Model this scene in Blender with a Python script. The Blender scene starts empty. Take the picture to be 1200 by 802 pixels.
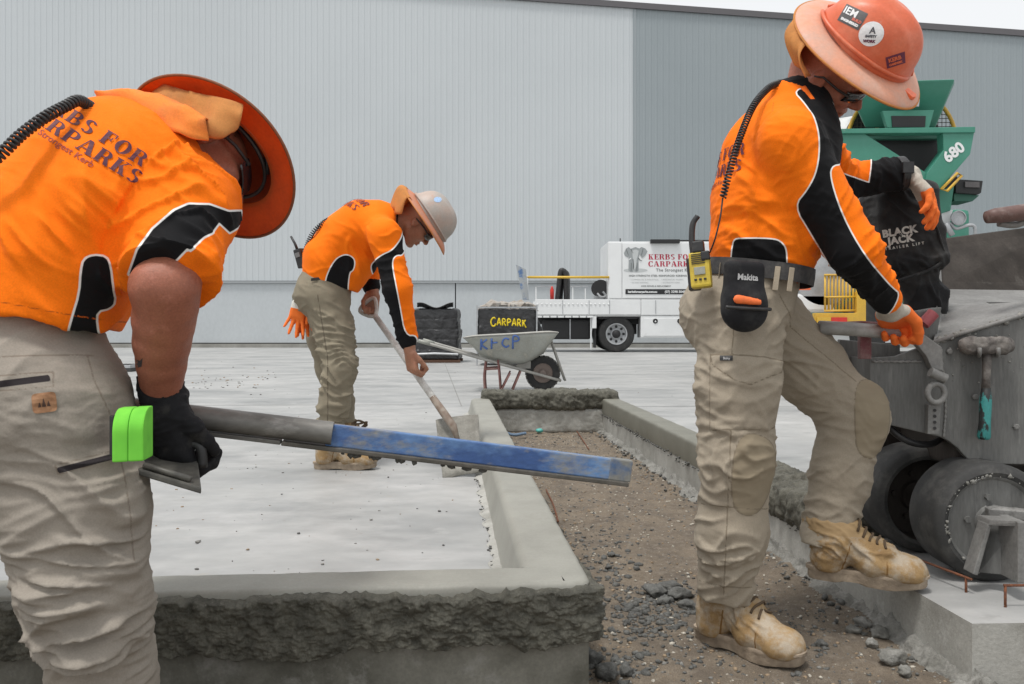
import bpy, bmesh, math, random
import numpy as np
from mathutils import Vector, Matrix
from mathutils.bvhtree import BVHTree
R = math.radians
rnd = random.Random(7)
SC = bpy.context.scene
COL = SC.collection

# ---------------------------------------------------------------- camera, world, sun, exposure
CAMZ = 0.71            # camera height above the slab (slab top is z = 0)
cam_d = bpy.data.cameras.new('camera'); cam = bpy.data.objects.new('camera', cam_d); COL.objects.link(cam)
cam_d.sensor_width = 36; cam_d.lens = 30; cam_d.shift_y = -18/1200; cam_d.clip_start = .05; cam_d.clip_end = 2000
cam.location = (0, 0, CAMZ); cam.rotation_euler = (R(90), 0, 0)
SC.camera = cam
W = bpy.data.worlds.new('World'); SC.world = W; W.use_nodes = True
nt = W.node_tree; nt.nodes.clear()
sky = nt.nodes.new('ShaderNodeTexSky'); sky.sky_type = 'NISHITA'; sky.sun_disc = False
sky.sun_elevation = R(62); sky.sun_rotation = R(215); sky.dust_density = 4; sky.air_density = 1.0
hs = nt.nodes.new('ShaderNodeHueSaturation'); hs.inputs['Saturation'].default_value = .12
mixw = nt.nodes.new('ShaderNodeMixRGB'); mixw.inputs[0].default_value = .62; mixw.inputs[2].default_value = (9.6, 9.8, 10.0, 1)
bg = nt.nodes.new('ShaderNodeBackground'); bg.inputs[1].default_value = .080
wo = nt.nodes.new('ShaderNodeOutputWorld')
nt.links.new(sky.outputs[0], hs.inputs['Color']); nt.links.new(hs.outputs[0], mixw.inputs[1])
nt.links.new(mixw.outputs[0], bg.inputs[0]); nt.links.new(bg.outputs[0], wo.inputs[0])
sun_d = bpy.data.lights.new('sun', 'SUN'); sun = bpy.data.objects.new('sun', sun_d); COL.objects.link(sun)
sun_d.energy = 1.5; sun_d.angle = R(11); sun_d.color = (1, .97, .93)
_sd = Vector((-.22, -.24, .94)).normalized()          # towards the sun: up, left, behind the camera
sun.rotation_euler = _sd.to_track_quat('Z', 'Y').to_euler()
sky.sun_elevation = math.asin(_sd.z); sky.sun_rotation = math.atan2(_sd.x, _sd.y)
SC.view_settings.view_transform = 'Standard'; SC.view_settings.look = 'None'
SC.view_settings.exposure = .66; SC.view_settings.gamma = 1

# ---------------------------------------------------------------- helpers
def P(px, py, Y):
    """a point of the place, given in photograph pixels at its own distance Y (metres)"""
    return np.array([(px-600)*Y/1000, Y, CAMZ-(py-383)*Y/1000])
def V(*a): return np.array(a, float)
def unit(v): v = np.asarray(v, float); return v/(np.linalg.norm(v)+1e-12)

def VF(px, py):
    """right, up and away axes as seen along the line through a photograph pixel"""
    d = unit(P(px, py, 1)-np.array([0, 0, CAMZ])); x = unit(np.cross(d, (0, 0, 1))); return x, np.cross(x, d), d
def DV(px, py, ix, iy, away): x, y, d = VF(px, py); return unit(ix*x+iy*y+away*d)
def tag(o, label=None, cat=None, group=None, kind=None):
    if label: o['label'] = label
    if cat: o['category'] = cat
    if group: o['group'] = group
    if kind: o['kind'] = kind
    return o
def empty(name, loc, label=None, cat=None, group=None):
    o = bpy.data.objects.new(name, None); COL.objects.link(o); o.location = loc; o.empty_display_size = .05
    return tag(o, label, cat, group)
def wloc(o):
    v = Vector((0, 0, 0))
    while o is not None: v += o.location; o = o.parent
    return v
def mk(name, verts, faces, mat, parent=None, smooth=False, attrs=None, mats=None, fm=None, bevel=0, auto=None):
    """one mesh object; vertices in world coordinates"""
    me = bpy.data.meshes.new(name)
    verts = np.asarray(verts, float)
    if parent is None and len(verts):
        org = (verts.min(0)+verts.max(0))/2; org[2] = verts[:, 2].min()
        off = Vector(org)
    else:
        off = Vector((0, 0, 0))
    loc = off - (wloc(parent) if parent else Vector((0, 0, 0)))
    vv = verts - np.array(off)
    if isinstance(faces, np.ndarray) and faces.ndim == 2:
        n, k = faces.shape
        me.vertices.add(len(vv)); me.vertices.foreach_set('co', vv.astype(np.float32).ravel())
        me.loops.add(n*k); me.loops.foreach_set('vertex_index', faces.astype(np.int32).ravel())
        me.polygons.add(n); me.polygons.foreach_set('loop_start', np.arange(0, n*k, k, dtype=np.int32))
        me.update(calc_edges=True)
    else:
        me.from_pydata([tuple(v) for v in vv], [], [tuple(int(i) for i in f) for f in faces])
    if bevel:
        bm = bmesh.new(); bm.from_mesh(me); bmesh.ops.remove_doubles(bm, verts=bm.verts, dist=1e-5)
        es = [e for e in bm.edges if len(e.link_faces) == 2 and e.calc_face_angle(0) > .5]
        bmesh.ops.bevel(bm, geom=es, offset=bevel, segments=2, profile=.6, affect='EDGES', clamp_overlap=True)
        bm.to_mesh(me); bm.free()
    ms = mats if mats else [mat]
    for m in ms: me.materials.append(m)
    if fm is not None: me.polygons.foreach_set('material_index', np.asarray(fm, np.int32))
    if smooth: me.polygons.foreach_set('use_smooth', np.ones(len(me.polygons), bool))
    if attrs:
        for k_, a in attrs.items():
            at = me.attributes.new(k_, 'FLOAT', 'POINT'); at.data.foreach_set('value', np.asarray(a, np.float32))
    if auto is not None:
        me.polygons.foreach_set('use_smooth', np.ones(len(me.polygons), bool))
        me.update(); me.set_sharp_from_angle(angle=R(auto))
    me.update()
    o = bpy.data.objects.new(name, me); COL.objects.link(o)
    if parent is not None: o.parent = parent
    o.location = loc
    return o

class MB:
    """collects simple shapes into one mesh"""
    def __init__(s, M=None): s.v = []; s.f = []; s.M = M if M is not None else np.eye(4); s.fm = []; s.mi = 0
    def _add(s, v, f):
        v = np.asarray(v, float); v = v@s.M[:3, :3].T + s.M[:3, 3]
        n = len(s.v); s.v.extend(v.tolist()); s.f.extend([tuple(int(i)+n for i in q) for q in f]); s.fm.extend([s.mi]*len(f))
    def box(s, c, size, rot=None):
        h = np.asarray(size, float)/2
        v = np.array([[x, y, z] for x in (-1, 1) for y in (-1, 1) for z in (-1, 1)])*h
        if rot is not None: v = v@np.asarray(rot).T
        s._add(v+np.asarray(c, float), [(0, 1, 3, 2), (4, 6, 7, 5), (0, 4, 5, 1), (2, 3, 7, 6), (0, 2, 6, 4), (1, 5, 7, 3)]); return s
    def b2(s, lo, hi): lo = np.asarray(lo, float); hi = np.asarray(hi, float); return s.box((lo+hi)/2, hi-lo)
    def hexa(s, pts):   # 8 corners: bottom 4 (ccw) then top 4
        s._add(pts, [(3, 2, 1, 0), (4, 5, 6, 7), (0, 1, 5, 4), (1, 2, 6, 5), (2, 3, 7, 6), (3, 0, 4, 7)]); return s
    def prism(s, poly, d):   # polygon of 3-D points extruded by vector d
        n = len(poly); a = np.asarray(poly, float); b = a+np.asarray(d, float)
        s._add(np.vstack([a, b]), [tuple(range(n))[::-1], tuple(range(n, 2*n))]+[(i, (i+1) % n, n+(i+1) % n, n+i) for i in range(n)]); return s
    def tube(s, pts, r, n=10, cap=True, closed=False):
        pts = np.asarray(pts, float); m = len(pts); r = np.broadcast_to(np.asarray(r, float), (m,))
        T = np.gradient(pts, axis=0) if not closed else np.roll(pts, -1, 0)-np.roll(pts, 1, 0)
        T = T/(np.linalg.norm(T, axis=1)[:, None]+1e-12)
        u = np.cross(T[0], (0, 0, 1)); 
        if np.linalg.norm(u) < .1: u = np.cross(T[0], (0, 1, 0))
        vs = []; u = unit(u)
        for i in range(m):
            u = unit(u-T[i]*np.dot(u, T[i])); w = np.cross(T[i], u)
            a = np.arange(n)*2*math.pi/n
            vs.append(pts[i]+r[i]*(np.cos(a)[:, None]*u+np.sin(a)[:, None]*w))
        f = []
        for i in range(m if closed else m-1):
            j = (i+1) % m
            f += [(i*n+k, i*n+(k+1) % n, j*n+(k+1) % n, j*n+k) for k in range(n)]
        if cap and not closed: f += [tuple(range(n))[::-1], tuple((m-1)*n+k for k in range(n))]
        s._add(np.vstack(vs), f); return s
    def cyl(s, a, b, r, n=16, r2=None): return s.tube([a, b], [r, r if r2 is None else r2], n)
    def lathe(s, c, axis, prof, n=32, ref=None, cap=False):   # prof: (radius, height along axis)
        ax = unit(axis); u = np.cross(ax, (0, 0, 1) if ref is None else ref)
        if np.linalg.norm(u) < .05: u = np.cross(ax, (0, 1, 0))
        u = unit(u); w = np.cross(ax, u); a = np.arange(n)*2*math.pi/n
        vs = [np.asarray(c)+ax*h+r*(np.cos(a)[:, None]*u+np.sin(a)[:, None]*w) for r, h in prof]
        m = len(prof); f = [(i*n+k, i*n+(k+1) % n, (i+1)*n+(k+1) % n, (i+1)*n+k) for i in range(m-1) for k in range(n)]
        if cap: f += [tuple(range(n))[::-1], tuple((m-1)*n+k for k in range(n))]
        s._add(np.vstack(vs), f); return s
    def build(s, name, mat, parent=None, **k):
        mats = k.pop('mats', None)
        o = mk(name, np.array(s.v), s.f, mat, parent, mats=mats, fm=(s.fm if mats else None), **k)
        bm = bmesh.new(); bm.from_mesh(o.data); bmesh.ops.recalc_face_normals(bm, faces=bm.faces); bm.to_mesh(o.data); bm.free()
        return o

def frame(o, x, y=None, z=None):
    """4x4 with columns x,y,z at o"""
    M = np.eye(4); M[:3, 0] = x; M[:3, 1] = y; M[:3, 2] = z; M[:3, 3] = o; return M
def spline(pts, n=8):
    p = np.asarray(pts, float); p = np.vstack([2*p[0]-p[1], p, 2*p[-1]-p[-2]]); out = []
    for i in range(1, len(p)-2):
        t = np.linspace(0, 1, n, endpoint=False)[:, None]
        a, b, c, d = p[i-1], p[i], p[i+1], p[i+2]
        out.append(.5*((2*b)+(c-a)*t+(2*a-5*b+4*c-d)*t**2+(-a+3*b-3*c+d)*t**3))
    return np.vstack(out+[p[-2][None]])

# noise -------------------------------------------------------------
_pr = np.random.RandomState(3); _perm = np.tile(_pr.permutation(256), 3)
_g = _pr.normal(size=(256, 3)); _g /= np.linalg.norm(_g, axis=1)[:, None]
def noise(p):
    p = np.asarray(p, float); i = np.floor(p).astype(int); f = p-i; u = f*f*f*(f*(f*6-15)+10); i &= 255
    def gr(a, b, c):
        h = _perm[_perm[_perm[i[:, 0]+a]+i[:, 1]+b]+i[:, 2]+c]
        return (_g[h]*(f-np.array([a, b, c]))).sum(1)
    L = lambda a, b, t: a+(b-a)*t
    x0 = L(L(gr(0, 0, 0), gr(1, 0, 0), u[:, 0]), L(gr(0, 1, 0), gr(1, 1, 0), u[:, 0]), u[:, 1])
    x1 = L(L(gr(0, 0, 1), gr(1, 0, 1), u[:, 0]), L(gr(0, 1, 1), gr(1, 1, 1), u[:, 0]), u[:, 1])
    return L(x0, x1, u[:, 2])*1.6
def fbm(p, o=4, g=.5):
    p = np.asarray(p, float); r = 0; a = 1
    for k in range(o): r = r+a*noise(p*2**k+k*17.3); a *= g
    return r
def worley(p, seed=0):
    """distance to the nearest scattered point, about 0..1"""
    p = np.asarray(p, float)+seed*13.7; i = np.floor(p).astype(int); f = p-i; d = np.full(len(p), 9.)
    for a in (-1, 0, 1):
        for b in (-1, 0, 1):
            for c in (-1, 0, 1):
                h = _perm[_perm[_perm[(i[:, 0]+a) & 255]+((i[:, 1]+b) & 255)]+((i[:, 2]+c) & 255)]
                d = np.minimum(d, ((np.array([a, b, c])+.5+.42*_g[h]-f)**2).sum(1))
    return np.sqrt(d)
def sstep(a, b, x): t = np.clip((x-a)/(b-a), 0, 1); return t*t*(3-2*t)

# distance fields -> mesh (naive surface nets) ------------------------
class SDF:
    def __init__(s, lo, hi, vox):
        s.lo = np.asarray(lo, float); s.vox = vox
        s.n = (np.ceil((np.asarray(hi, float)-s.lo)/vox)).astype(int)+1
        s.D = np.full(s.n, 1.0, np.float32)
    def _blk(s, lo, hi, mg):
        a = np.maximum(((np.asarray(lo)-mg-s.lo)/s.vox).astype(int), 0); b = np.minimum(((np.asarray(hi)+mg-s.lo)/s.vox).astype(int)+2, s.n)
        if (b <= a).any(): return None
        sl = tuple(slice(a[i], b[i]) for i in range(3))
        ax = [s.lo[i]+np.arange(a[i], b[i])*s.vox for i in range(3)]
        X = np.stack(np.meshgrid(*ax, indexing='ij'), -1)
        return sl, X
    def _mix(s, sl, d, k, sub=False):
        D = s.D[sl]
        if sub: d = -d; h = np.clip(.5-.5*(D-d)/max(k, 1e-5), 0, 1); s.D[sl] = D*(1-h)+d*h+k*h*(1-h); return
        h = np.clip(.5+.5*(D-d)/max(k, 1e-5), 0, 1); s.D[sl] = D*(1-h)+d*h-k*h*(1-h)
    def cone(s, a, b, ra, rb=None, k=.02, flat=None, sub=False):
        """tapered capsule; flat=(axis, factor) squashes it along an axis"""
        a = np.asarray(a, float); b = np.asarray(b, float); rb = ra if rb is None else rb; m = max(ra, rb)
        if flat is not None and flat[1] > 1: m *= flat[1]
        q = s._blk(np.minimum(a, b)-m, np.maximum(a, b)+m, k+4*s.vox)
        if q is None: return s
        sl, X = q; ba = b-a; pa = X-a
        if flat is not None:
            w = unit(flat[0]); f_ = flat[1]; ba = ba+w*np.dot(ba, w)*(1/f_-1); pa = pa+(pa@w)[..., None]*w*(1/f_-1)
        h = np.clip((pa@ba)/(ba@ba+1e-12), 0, 1); d = np.linalg.norm(pa-h[..., None]*ba, axis=-1)-(ra+(rb-ra)*h)
        if flat is not None: d = d*min(1, flat[1])
        s._mix(sl, d, k, sub); return s
    def chain(s, pts, rs, k=.02, flat=None):
        for i in range(len(pts)-1): s.cone(pts[i], pts[i+1], rs[i], rs[i+1], k, flat)
        return s
    def ell(s, c, r, Rm=None, k=.02, sub=False):
        c = np.asarray(c, float); r = np.asarray(r, float); m = r.max()
        q = s._blk(c-m, c+m, k+4*s.vox)
        if q is None: return s
        sl, X = q; p = X-c
        if Rm is not None: p = p@np.asarray(Rm)          # columns of Rm are the local axes
        k0 = np.linalg.norm(p/r, axis=-1); k1 = np.linalg.norm(p/(r*r), axis=-1)
        s._mix(sl, k0*(k0-1)/(k1+1e-9), k, sub); return s
    def rbox(s, c, h, rad, Rm=None, k=.02, sub=False):
        c = np.asarray(c, float); h = np.asarray(h, float); m = np.linalg.norm(h)
        q = s._blk(c-m, c+m, k+4*s.vox)
        if q is None: return s
        sl, X = q; p = X-c
        if Rm is not None: p = p@np.asarray(Rm)
        e = np.abs(p)-(h-rad); d = np.linalg.norm(np.maximum(e, 0), axis=-1)+np.minimum(e.max(-1), 0)-rad
        s._mix(sl, d, k, sub); return s
    def plane_cut(s, pt, n, k=.002):
        """removes everything on the side the normal points to"""
        ax = [s.lo[i]+np.arange(s.n[i])*s.vox for i in range(3)]; n = unit(n)
        d = (ax[0][:, None, None]-pt[0])*n[0]+(ax[1][None, :, None]-pt[1])*n[1]+(ax[2][None, None, :]-pt[2])*n[2]
        D = s.D; d = d.astype(np.float32); h = np.clip(.5-.5*(D-d)/max(k, 1e-5), 0, 1); s.D = D*(1-h)+d*h+k*h*(1-h); return s
    def mesh(s, smooth=2):
        D = s.D; S = D < 0
        for ax in range(3):
            i0 = [slice(None)]*3; i0[ax] = 0; S[tuple(i0)] = False; i0[ax] = -1; S[tuple(i0)] = False
        c = [S[i:S.shape[0]-1+i, j:S.shape[1]-1+j, k:S.shape[2]-1+k] for i in (0, 1) for j in (0, 1) for k in (0, 1)]
        cnt = sum(x.astype(np.int8) for x in c); act = (cnt > 0) & (cnt < 8)
        idx = np.argwhere(act); vid = np.full(act.shape, -1, np.int32); vid[act] = np.arange(len(idx))
        cor = np.array([[i, j, k] for i in (0, 1) for j in (0, 1) for k in (0, 1)])
        val = np.stack([D[idx[:, 0]+q[0], idx[:, 1]+q[1], idx[:, 2]+q[2]] for q in cor], 1).astype(float)
        sg = np.stack([S[idx[:, 0]+q[0], idx[:, 1]+q[1], idx[:, 2]+q[2]] for q in cor], 1)
        acc = np.zeros((len(idx), 3)); n = np.zeros(len(idx))
        for a in range(8):
            for b in range(a+1, 8):
                if np.abs(cor[a]-cor[b]).sum() != 1: continue
                m = sg[:, a] != sg[:, b]; den = val[:, a]-val[:, b]; t = np.where(np.abs(den) > 1e-9, val[:, a]/np.where(den == 0, 1, den), .5); t = np.clip(t, 0, 1)
                acc += m[:, None]*(cor[a]+t[:, None]*(cor[b]-cor[a])); n += m
        v = s.lo+(idx+acc/np.maximum(n, 1)[:, None])*s.vox
        F = []
        for ax in range(3):
            o1, o2 = [(1, 2), (2, 0), (0, 1)][ax]
            lo = [slice(None)]*3; hi = [slice(None)]*3; lo[ax] = slice(0, -1); hi[ax] = slice(1, None)
            e = S[tuple(lo)] != S[tuple(hi)]; w = np.argwhere(e); ok = (w[:, o1] > 0) & (w[:, o2] > 0)
            ok &= (w[:, o1] < S.shape[o1]-1) & (w[:, o2] < S.shape[o2]-1); w = w[ok]
            def g(d1, d2):
                z = w.copy(); z[:, o1] -= d1; z[:, o2] -= d2; return vid[z[:, 0], z[:, 1], z[:, 2]]
            q = np.stack([g(1, 1), g(0, 1), g(0, 0), g(1, 0)], 1); fl = S[tuple(w.T)]
            q[~fl] = q[~fl][:, ::-1]; F.append(q)
        f = np.vstack(F); f = f[(f >= 0).all(1)]
        return relax(v, f, smooth), f
def relax(v, f, it, lam=.5):
    if it <= 0: return v
    e = np.vstack([f[:, [0, 1]], f[:, [1, 2]], f[:, [2, 3]], f[:, [3, 0]]]); n = len(v)
    deg = np.bincount(e.ravel(), minlength=n).astype(float); deg[deg == 0] = 1
    for k in range(it):
        s_ = np.stack([np.bincount(e[:, 0], v[e[:, 1], c], n)+np.bincount(e[:, 1], v[e[:, 0], c], n) for c in range(3)], 1)
        v = v+lam*(s_/deg[:, None]-v)
    return v
def vnorm(v, f):
    a = np.cross(v[f[:, 2]]-v[f[:, 0]], v[f[:, 3]]-v[f[:, 1]]); n = len(v)
    s_ = np.stack([sum(np.bincount(f[:, j], a[:, c], n) for j in range(4)) for c in range(3)], 1)
    return s_/(np.linalg.norm(s_, axis=1)[:, None]+1e-12)
def rotm(x, z):
    """orthonormal axes with given x and approx z, as columns"""
    x = unit(x); y = unit(np.cross(z, x)); return np.stack([x, y, np.cross(x, y)], 1)
def fold(v, ax, freq, line, lf, seed, sharp=1.5, warp=.5):
    """crease pattern: high frequency along ax, stretched along line, broken up so that no crease runs all the way round"""
    a0 = unit(ax); l0 = unit(np.asarray(line, float)-a0*np.dot(line, a0)); out = 0; tot = 0
    for k, (ang, wt) in enumerate(((-22, 1.0), (24, .9), (4, .7))):
        c_, s_ = math.cos(R(ang)), math.sin(R(ang)); a = a0*c_+l0*s_; l = l0*c_-a0*s_; w = np.cross(a, l); f_ = freq*(1, .8, 1.5)[k]
        q = np.stack([v@a*f_, v@l*lf, v@w*lf], 1)
        q[:, 0] += warp*1.3*noise(np.stack([v@a*lf*1.5, v@l*lf*1.9, v@w*lf*1.9], 1)+seed*3.1+k*9)
        n = noise(q*1.18+seed*7.7+k*31.7); r = np.clip(1-np.abs(n)*2.7, 0, 1)**(sharp+.35)
        m = sstep(-.12, .30, noise(v*(4.2+k)+seed*1.7+k*5.1))
        out = out+r*m*wt
    return out-.30
def near(v, c, r):
    return np.exp(-((v-np.asarray(c))**2).sum(1)/(r*r))

# materials -----------------------------------------------------------
def nd(t, ty, **k):
    n = t.nodes.new(ty)
    for a, b in k.items(): setattr(n, a, b)
    return n
def mat(name, col, rough=.6, metal=0, col2=None, scale=4, lo=.4, hi=.65, bump=0, bscale=80, detail=6, stretch=(1, 1, 1),
        fine=.12, fscale=120, spec=.5, third=None, tscale=9, tlo=.55, thi=.75, bdist=.004, coat=0, sheen=0, rvar=0):
    m = bpy.data.materials.new(name); m.use_nodes = True; t = m.node_tree; b = t.nodes['Principled BSDF']
    tc = nd(t, 'ShaderNodeNewGeometry'); mp = nd(t, 'ShaderNodeMapping'); mp.inputs['Scale'].default_value = stretch
    t.links.new(tc.outputs['Position'], mp.inputs[0])
    def nz(sc, de=detail, ro=.6):
        n = nd(t, 'ShaderNodeTexNoise'); n.inputs['Scale'].default_value = sc; n.inputs['Detail'].default_value = de; n.inputs['Roughness'].default_value = ro
        t.links.new(mp.outputs[0], n.inputs['Vector']); return n
    def ramp(src, a, c):
        r = nd(t, 'ShaderNodeMapRange'); r.inputs[1].default_value = a; r.inputs[2].default_value = c; t.links.new(src, r.inputs[0]); return r.outputs[0]
    cur = nd(t, 'ShaderNodeRGB'); cur.outputs[0].default_value = (*col, 1); cur = cur.outputs[0]
    def mixc(f_, a, c):
        x = nd(t, 'ShaderNodeMixRGB'); t.links.new(f_, x.inputs[0]); t.links.new(a, x.inputs[1])
        if isinstance(c, tuple): x.inputs[2].default_value = (*c, 1)
        else: t.links.new(c, x.inputs[2])
        return x.outputs[0]
    fac = None
    if col2: fac = ramp(nz(scale).outputs[0], lo, hi); cur = mixc(fac, cur, col2)
    if third: cur = mixc(ramp(nz(tscale, 8, .7).outputs[0], tlo, thi), cur, third)
    if fine:
        n = nz(fscale, 3); r = ramp(n.outputs[0], .3, .7); hv = nd(t, 'ShaderNodeHueSaturation')
        mr = nd(t, 'ShaderNodeMapRange'); mr.inputs[3].default_value = 1-fine; mr.inputs[4].default_value = 1+fine; t.links.new(r, mr.inputs[0])
        t.links.new(mr.outputs[0], hv.inputs['Value']); t.links.new(cur, hv.inputs['Color']); cur = hv.outputs[0]
    t.links.new(cur, b.inputs['Base Color']); b.inputs['Roughness'].default_value = rough; b.inputs['Metallic'].default_value = metal
    b.inputs['Specular IOR Level'].default_value = spec
    if rvar:
        mr = nd(t, 'ShaderNodeMapRange'); mr.inputs[1].default_value = .3; mr.inputs[2].default_value = .7; mr.inputs[3].default_value = rough-rvar; mr.inputs[4].default_value = rough+rvar
        t.links.new(nz(max(scale, 2)*1.7).outputs[0], mr.inputs[0]); t.links.new(mr.outputs[0], b.inputs['Roughness'])
    if coat: b.inputs['Coat Weight'].default_value = coat
    if sheen: b.inputs['Sheen Weight'].default_value = sheen
    if bump:
        bp = nd(t, 'ShaderNodeBump'); bp.inputs['Strength'].default_value = bump; bp.inputs['Distance'].default_value = bdist
        t.links.new(nz(bscale, 6, .65).outputs[0], bp.inputs['Height']); t.links.new(bp.outputs[0], b.inputs['Normal'])
    m['out'] = 1
    return m
def layer(m, scale, lo, hi, col, amt=1.0, stretch=(1, 1, 1), detail=8, ro=.65, off=0):
    """one more patchy stain layer over a material's colour"""
    t = m.node_tree; b = t.nodes['Principled BSDF']; cur = b.inputs['Base Color'].links[0].from_socket
    ge = nd(t, 'ShaderNodeNewGeometry'); mp = nd(t, 'ShaderNodeMapping'); mp.inputs['Scale'].default_value = stretch; mp.inputs['Location'].default_value = (off, off*.7, 0); t.links.new(ge.outputs['Position'], mp.inputs[0])
    n = nd(t, 'ShaderNodeTexNoise'); n.inputs['Scale'].default_value = scale; n.inputs['Detail'].default_value = detail; n.inputs['Roughness'].default_value = ro; t.links.new(mp.outputs[0], n.inputs['Vector'])
    r = nd(t, 'ShaderNodeMapRange'); r.inputs[1].default_value = lo; r.inputs[2].default_value = hi; r.inputs[4].default_value = amt; t.links.new(n.outputs[0], r.inputs[0])
    x = nd(t, 'ShaderNodeMixRGB'); t.links.new(r.outputs[0], x.inputs[0]); t.links.new(cur, x.inputs[1]); x.inputs[2].default_value = (*col, 1); t.links.new(x.outputs[0], b.inputs['Base Color']); return m
def translucent(m, amt=.4):
    """thin cloth or plastic that lets some light through"""
    t = m.node_tree; b = t.nodes['Principled BSDF']; o = [n for n in t.nodes if n.type == 'OUTPUT_MATERIAL'][0]; tr = nd(t, 'ShaderNodeBsdfTranslucent'); mx = nd(t, 'ShaderNodeMixShader'); mx.inputs[0].default_value = amt
    t.links.new(b.inputs['Base Color'].links[0].from_socket, tr.inputs[0]); t.links.new(b.outputs[0], mx.inputs[1]); t.links.new(tr.outputs[0], mx.inputs[2]); t.links.new(mx.outputs[0], o.inputs[0]); return m
def set_col(m, sock):
    b = m.node_tree.nodes['Principled BSDF']; m.node_tree.links.new(sock, b.inputs['Base Color'])

def text_polys(s, size, weight=0, space=1.0, align='CENTER'):
    """letters as a flat mesh in xy, built from the default font"""
    c = bpy.data.curves.new('t', 'FONT'); c.body = s; c.size = size; c.align_x = align; c.align_y = 'CENTER'; c.offset = weight; c.space_character = space
    c.resolution_u = 3; o = bpy.data.objects.new('t', c); COL.objects.link(o)
    dg = bpy.context.evaluated_depsgraph_get(); me = bpy.data.meshes.new_from_object(o.evaluated_get(dg))
    v = np.array([x.co[:] for x in me.vertices]).reshape(-1, 3); f = [tuple(p.vertices) for p in me.polygons]
    bpy.data.objects.remove(o); bpy.data.curves.remove(c); bpy.data.meshes.remove(me)
    return v, f
# fat serif capitals drawn as strokes (unit height 1)
def serif_polys(s, size, gap=.14):
    T, th, sr = .26, .07, .08
    def rect(x0, y0, x1, y1): return [(x0, y0), (x1, y0), (x1, y1), (x0, y1)]
    def arc(cx, cy, rx, ry, a0, a1, wx=.24, wy=.07, n=12):
        out = []
        for i in range(n):
            q = []
            for a, k in ((a0+(a1-a0)*i/n, 0), (a0+(a1-a0)*(i+1)/n, 0)):
                a = R(a); q.append(((cx+rx*math.cos(a), cy+ry*math.sin(a)), (cx+(rx-wx)*math.cos(a), cy+(ry-wy)*math.sin(a))))
            out.append([q[0][0], q[1][0], q[1][1], q[0][1]])
        return out
    def stem(x): return [rect(x, 0, x+T, 1), rect(x-sr, 0, x+T+sr, th), rect(x-sr, 1-th, x+T+sr, 1)]
    G = {'K': (.95, stem(.08)+[[(.3, .42), (.72, 1), (.82, 1), (.42, .48)], [(.38, .55), (.6, 0), (.92, 0), (.55, .68)], rect(.55, .95, .95, 1), rect(.52, 0, .98, th)]),
         'E': (.78, stem(.08)+[rect(.3, .95, .75, 1), rect(.66, .72, .75, 1), rect(.3, .47, .6, .54), rect(.53, .36, .6, .66), rect(.3, 0, .78, th), rect(.68, 0, .78, .3)]),
         'F': (.76, stem(.08)+[rect(.3, .94, .75, 1), rect(.66, .7, .75, 1), rect(.3, .47, .6, .54), rect(.53, .36, .6, .66)]),
         'R': (.95, stem(.08)+[rect(.3, .93, .5, 1), rect(.3, .46, .5, .53)]+arc(.48, .73, .36, .27, -90, 90)+[[(.5, .5), (.68, 0), (.98, 0), (.72, .5)]]),
         'P': (.88, stem(.08)+[rect(.3, .93, .5, 1), rect(.3, .42, .5, .49)]+arc(.48, .71, .38, .29, -90, 90)),
         'B': (.92, stem(.08)+[rect(.3, .93, .5, 1), rect(.3, .48, .5, .55), rect(.3, 0, .5, .07)]+arc(.48, .75, .34, .25, -90, 90)+arc(.5, .27, .4, .27, -90, 90)),
         'S': (.72, arc(.36, .75, .34, .25, 20, 270)+arc(.36, .25, .36, .27, 90, -150)),
         'O': (.95, arc(.47, .5, .47, .52, 0, 360, .27, .08, 24)), 'C': (.88, arc(.47, .5, .47, .52, 45, 315, .27, .08, 20)+[rect(.76, .68, .84, 1), rect(.76, 0, .84, .3)]),
         'A': (1.0, [[(.36, 1), (.62, 1), (1.0, 0), (.68, 0)], [(.36, 1), (.43, 1), (.16, 0), (.06, 0)], rect(.24, .28, .72, .35), rect(-.02, 0, .3, th), rect(.6, 0, 1.06, th)])}
    v = []; f = []; x = 0; z = 0
    for ch in s:
        if ch == ' ': x += .45; continue
        wd, polys = G[ch]
        for p in polys:
            n = len(v); z += .00002
            v += [(x+a, b-.5, z) for a, b in p]; f.append(tuple(range(n, n+4)))
        x += wd+gap
    v = np.array(v); v[:, 0] -= (x-gap)/2; v[:, :2] *= size
    return v, f
def dice(v, f, step):
    """cuts flat letters into a grid so that they can follow a curved surface"""
    bm = bmesh.new(); bv = [bm.verts.new(p) for p in v]
    for q in f:
        try: bm.faces.new([bv[i] for i in q])
        except ValueError: pass
    lo = v.min(0); hi = v.max(0)
    for ax in (0, 1):
        c = lo[ax]+step
        while c < hi[ax]:
            no = [0, 0, 0]; no[ax] = 1; co = [0, 0, 0]; co[ax] = c
            bmesh.ops.bisect_plane(bm, geom=bm.verts[:]+bm.edges[:]+bm.faces[:], plane_co=co, plane_no=no); c += step
    bm.verts.index_update(); V_ = np.array([x.co[:] for x in bm.verts]); F_ = [tuple(x.index for x in q.verts) for q in bm.faces]; bm.free()
    return V_, F_
def bvh_of(v, f): return BVHTree.FromPolygons([tuple(x) for x in v], [tuple(int(i) for i in q) for q in f])
def wrap(v, M, tree, d, off=.0015):
    """lays a flat print (local xy under M) on a surface along direction d"""
    w = v@M[:3, :3].T+M[:3, 3]; out = []; dv = Vector(d).normalized(); keep = []
    for i, p in enumerate(w):
        h = tree.ray_cast(Vector(p)-dv*.6, dv, 1.4)
        if h[0] is None: keep.append(False); out.append(p)
        else: keep.append(True); out.append(np.array(h[0]-dv*(off+float(v[i][2]))))
    return np.array(out), keep
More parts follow.
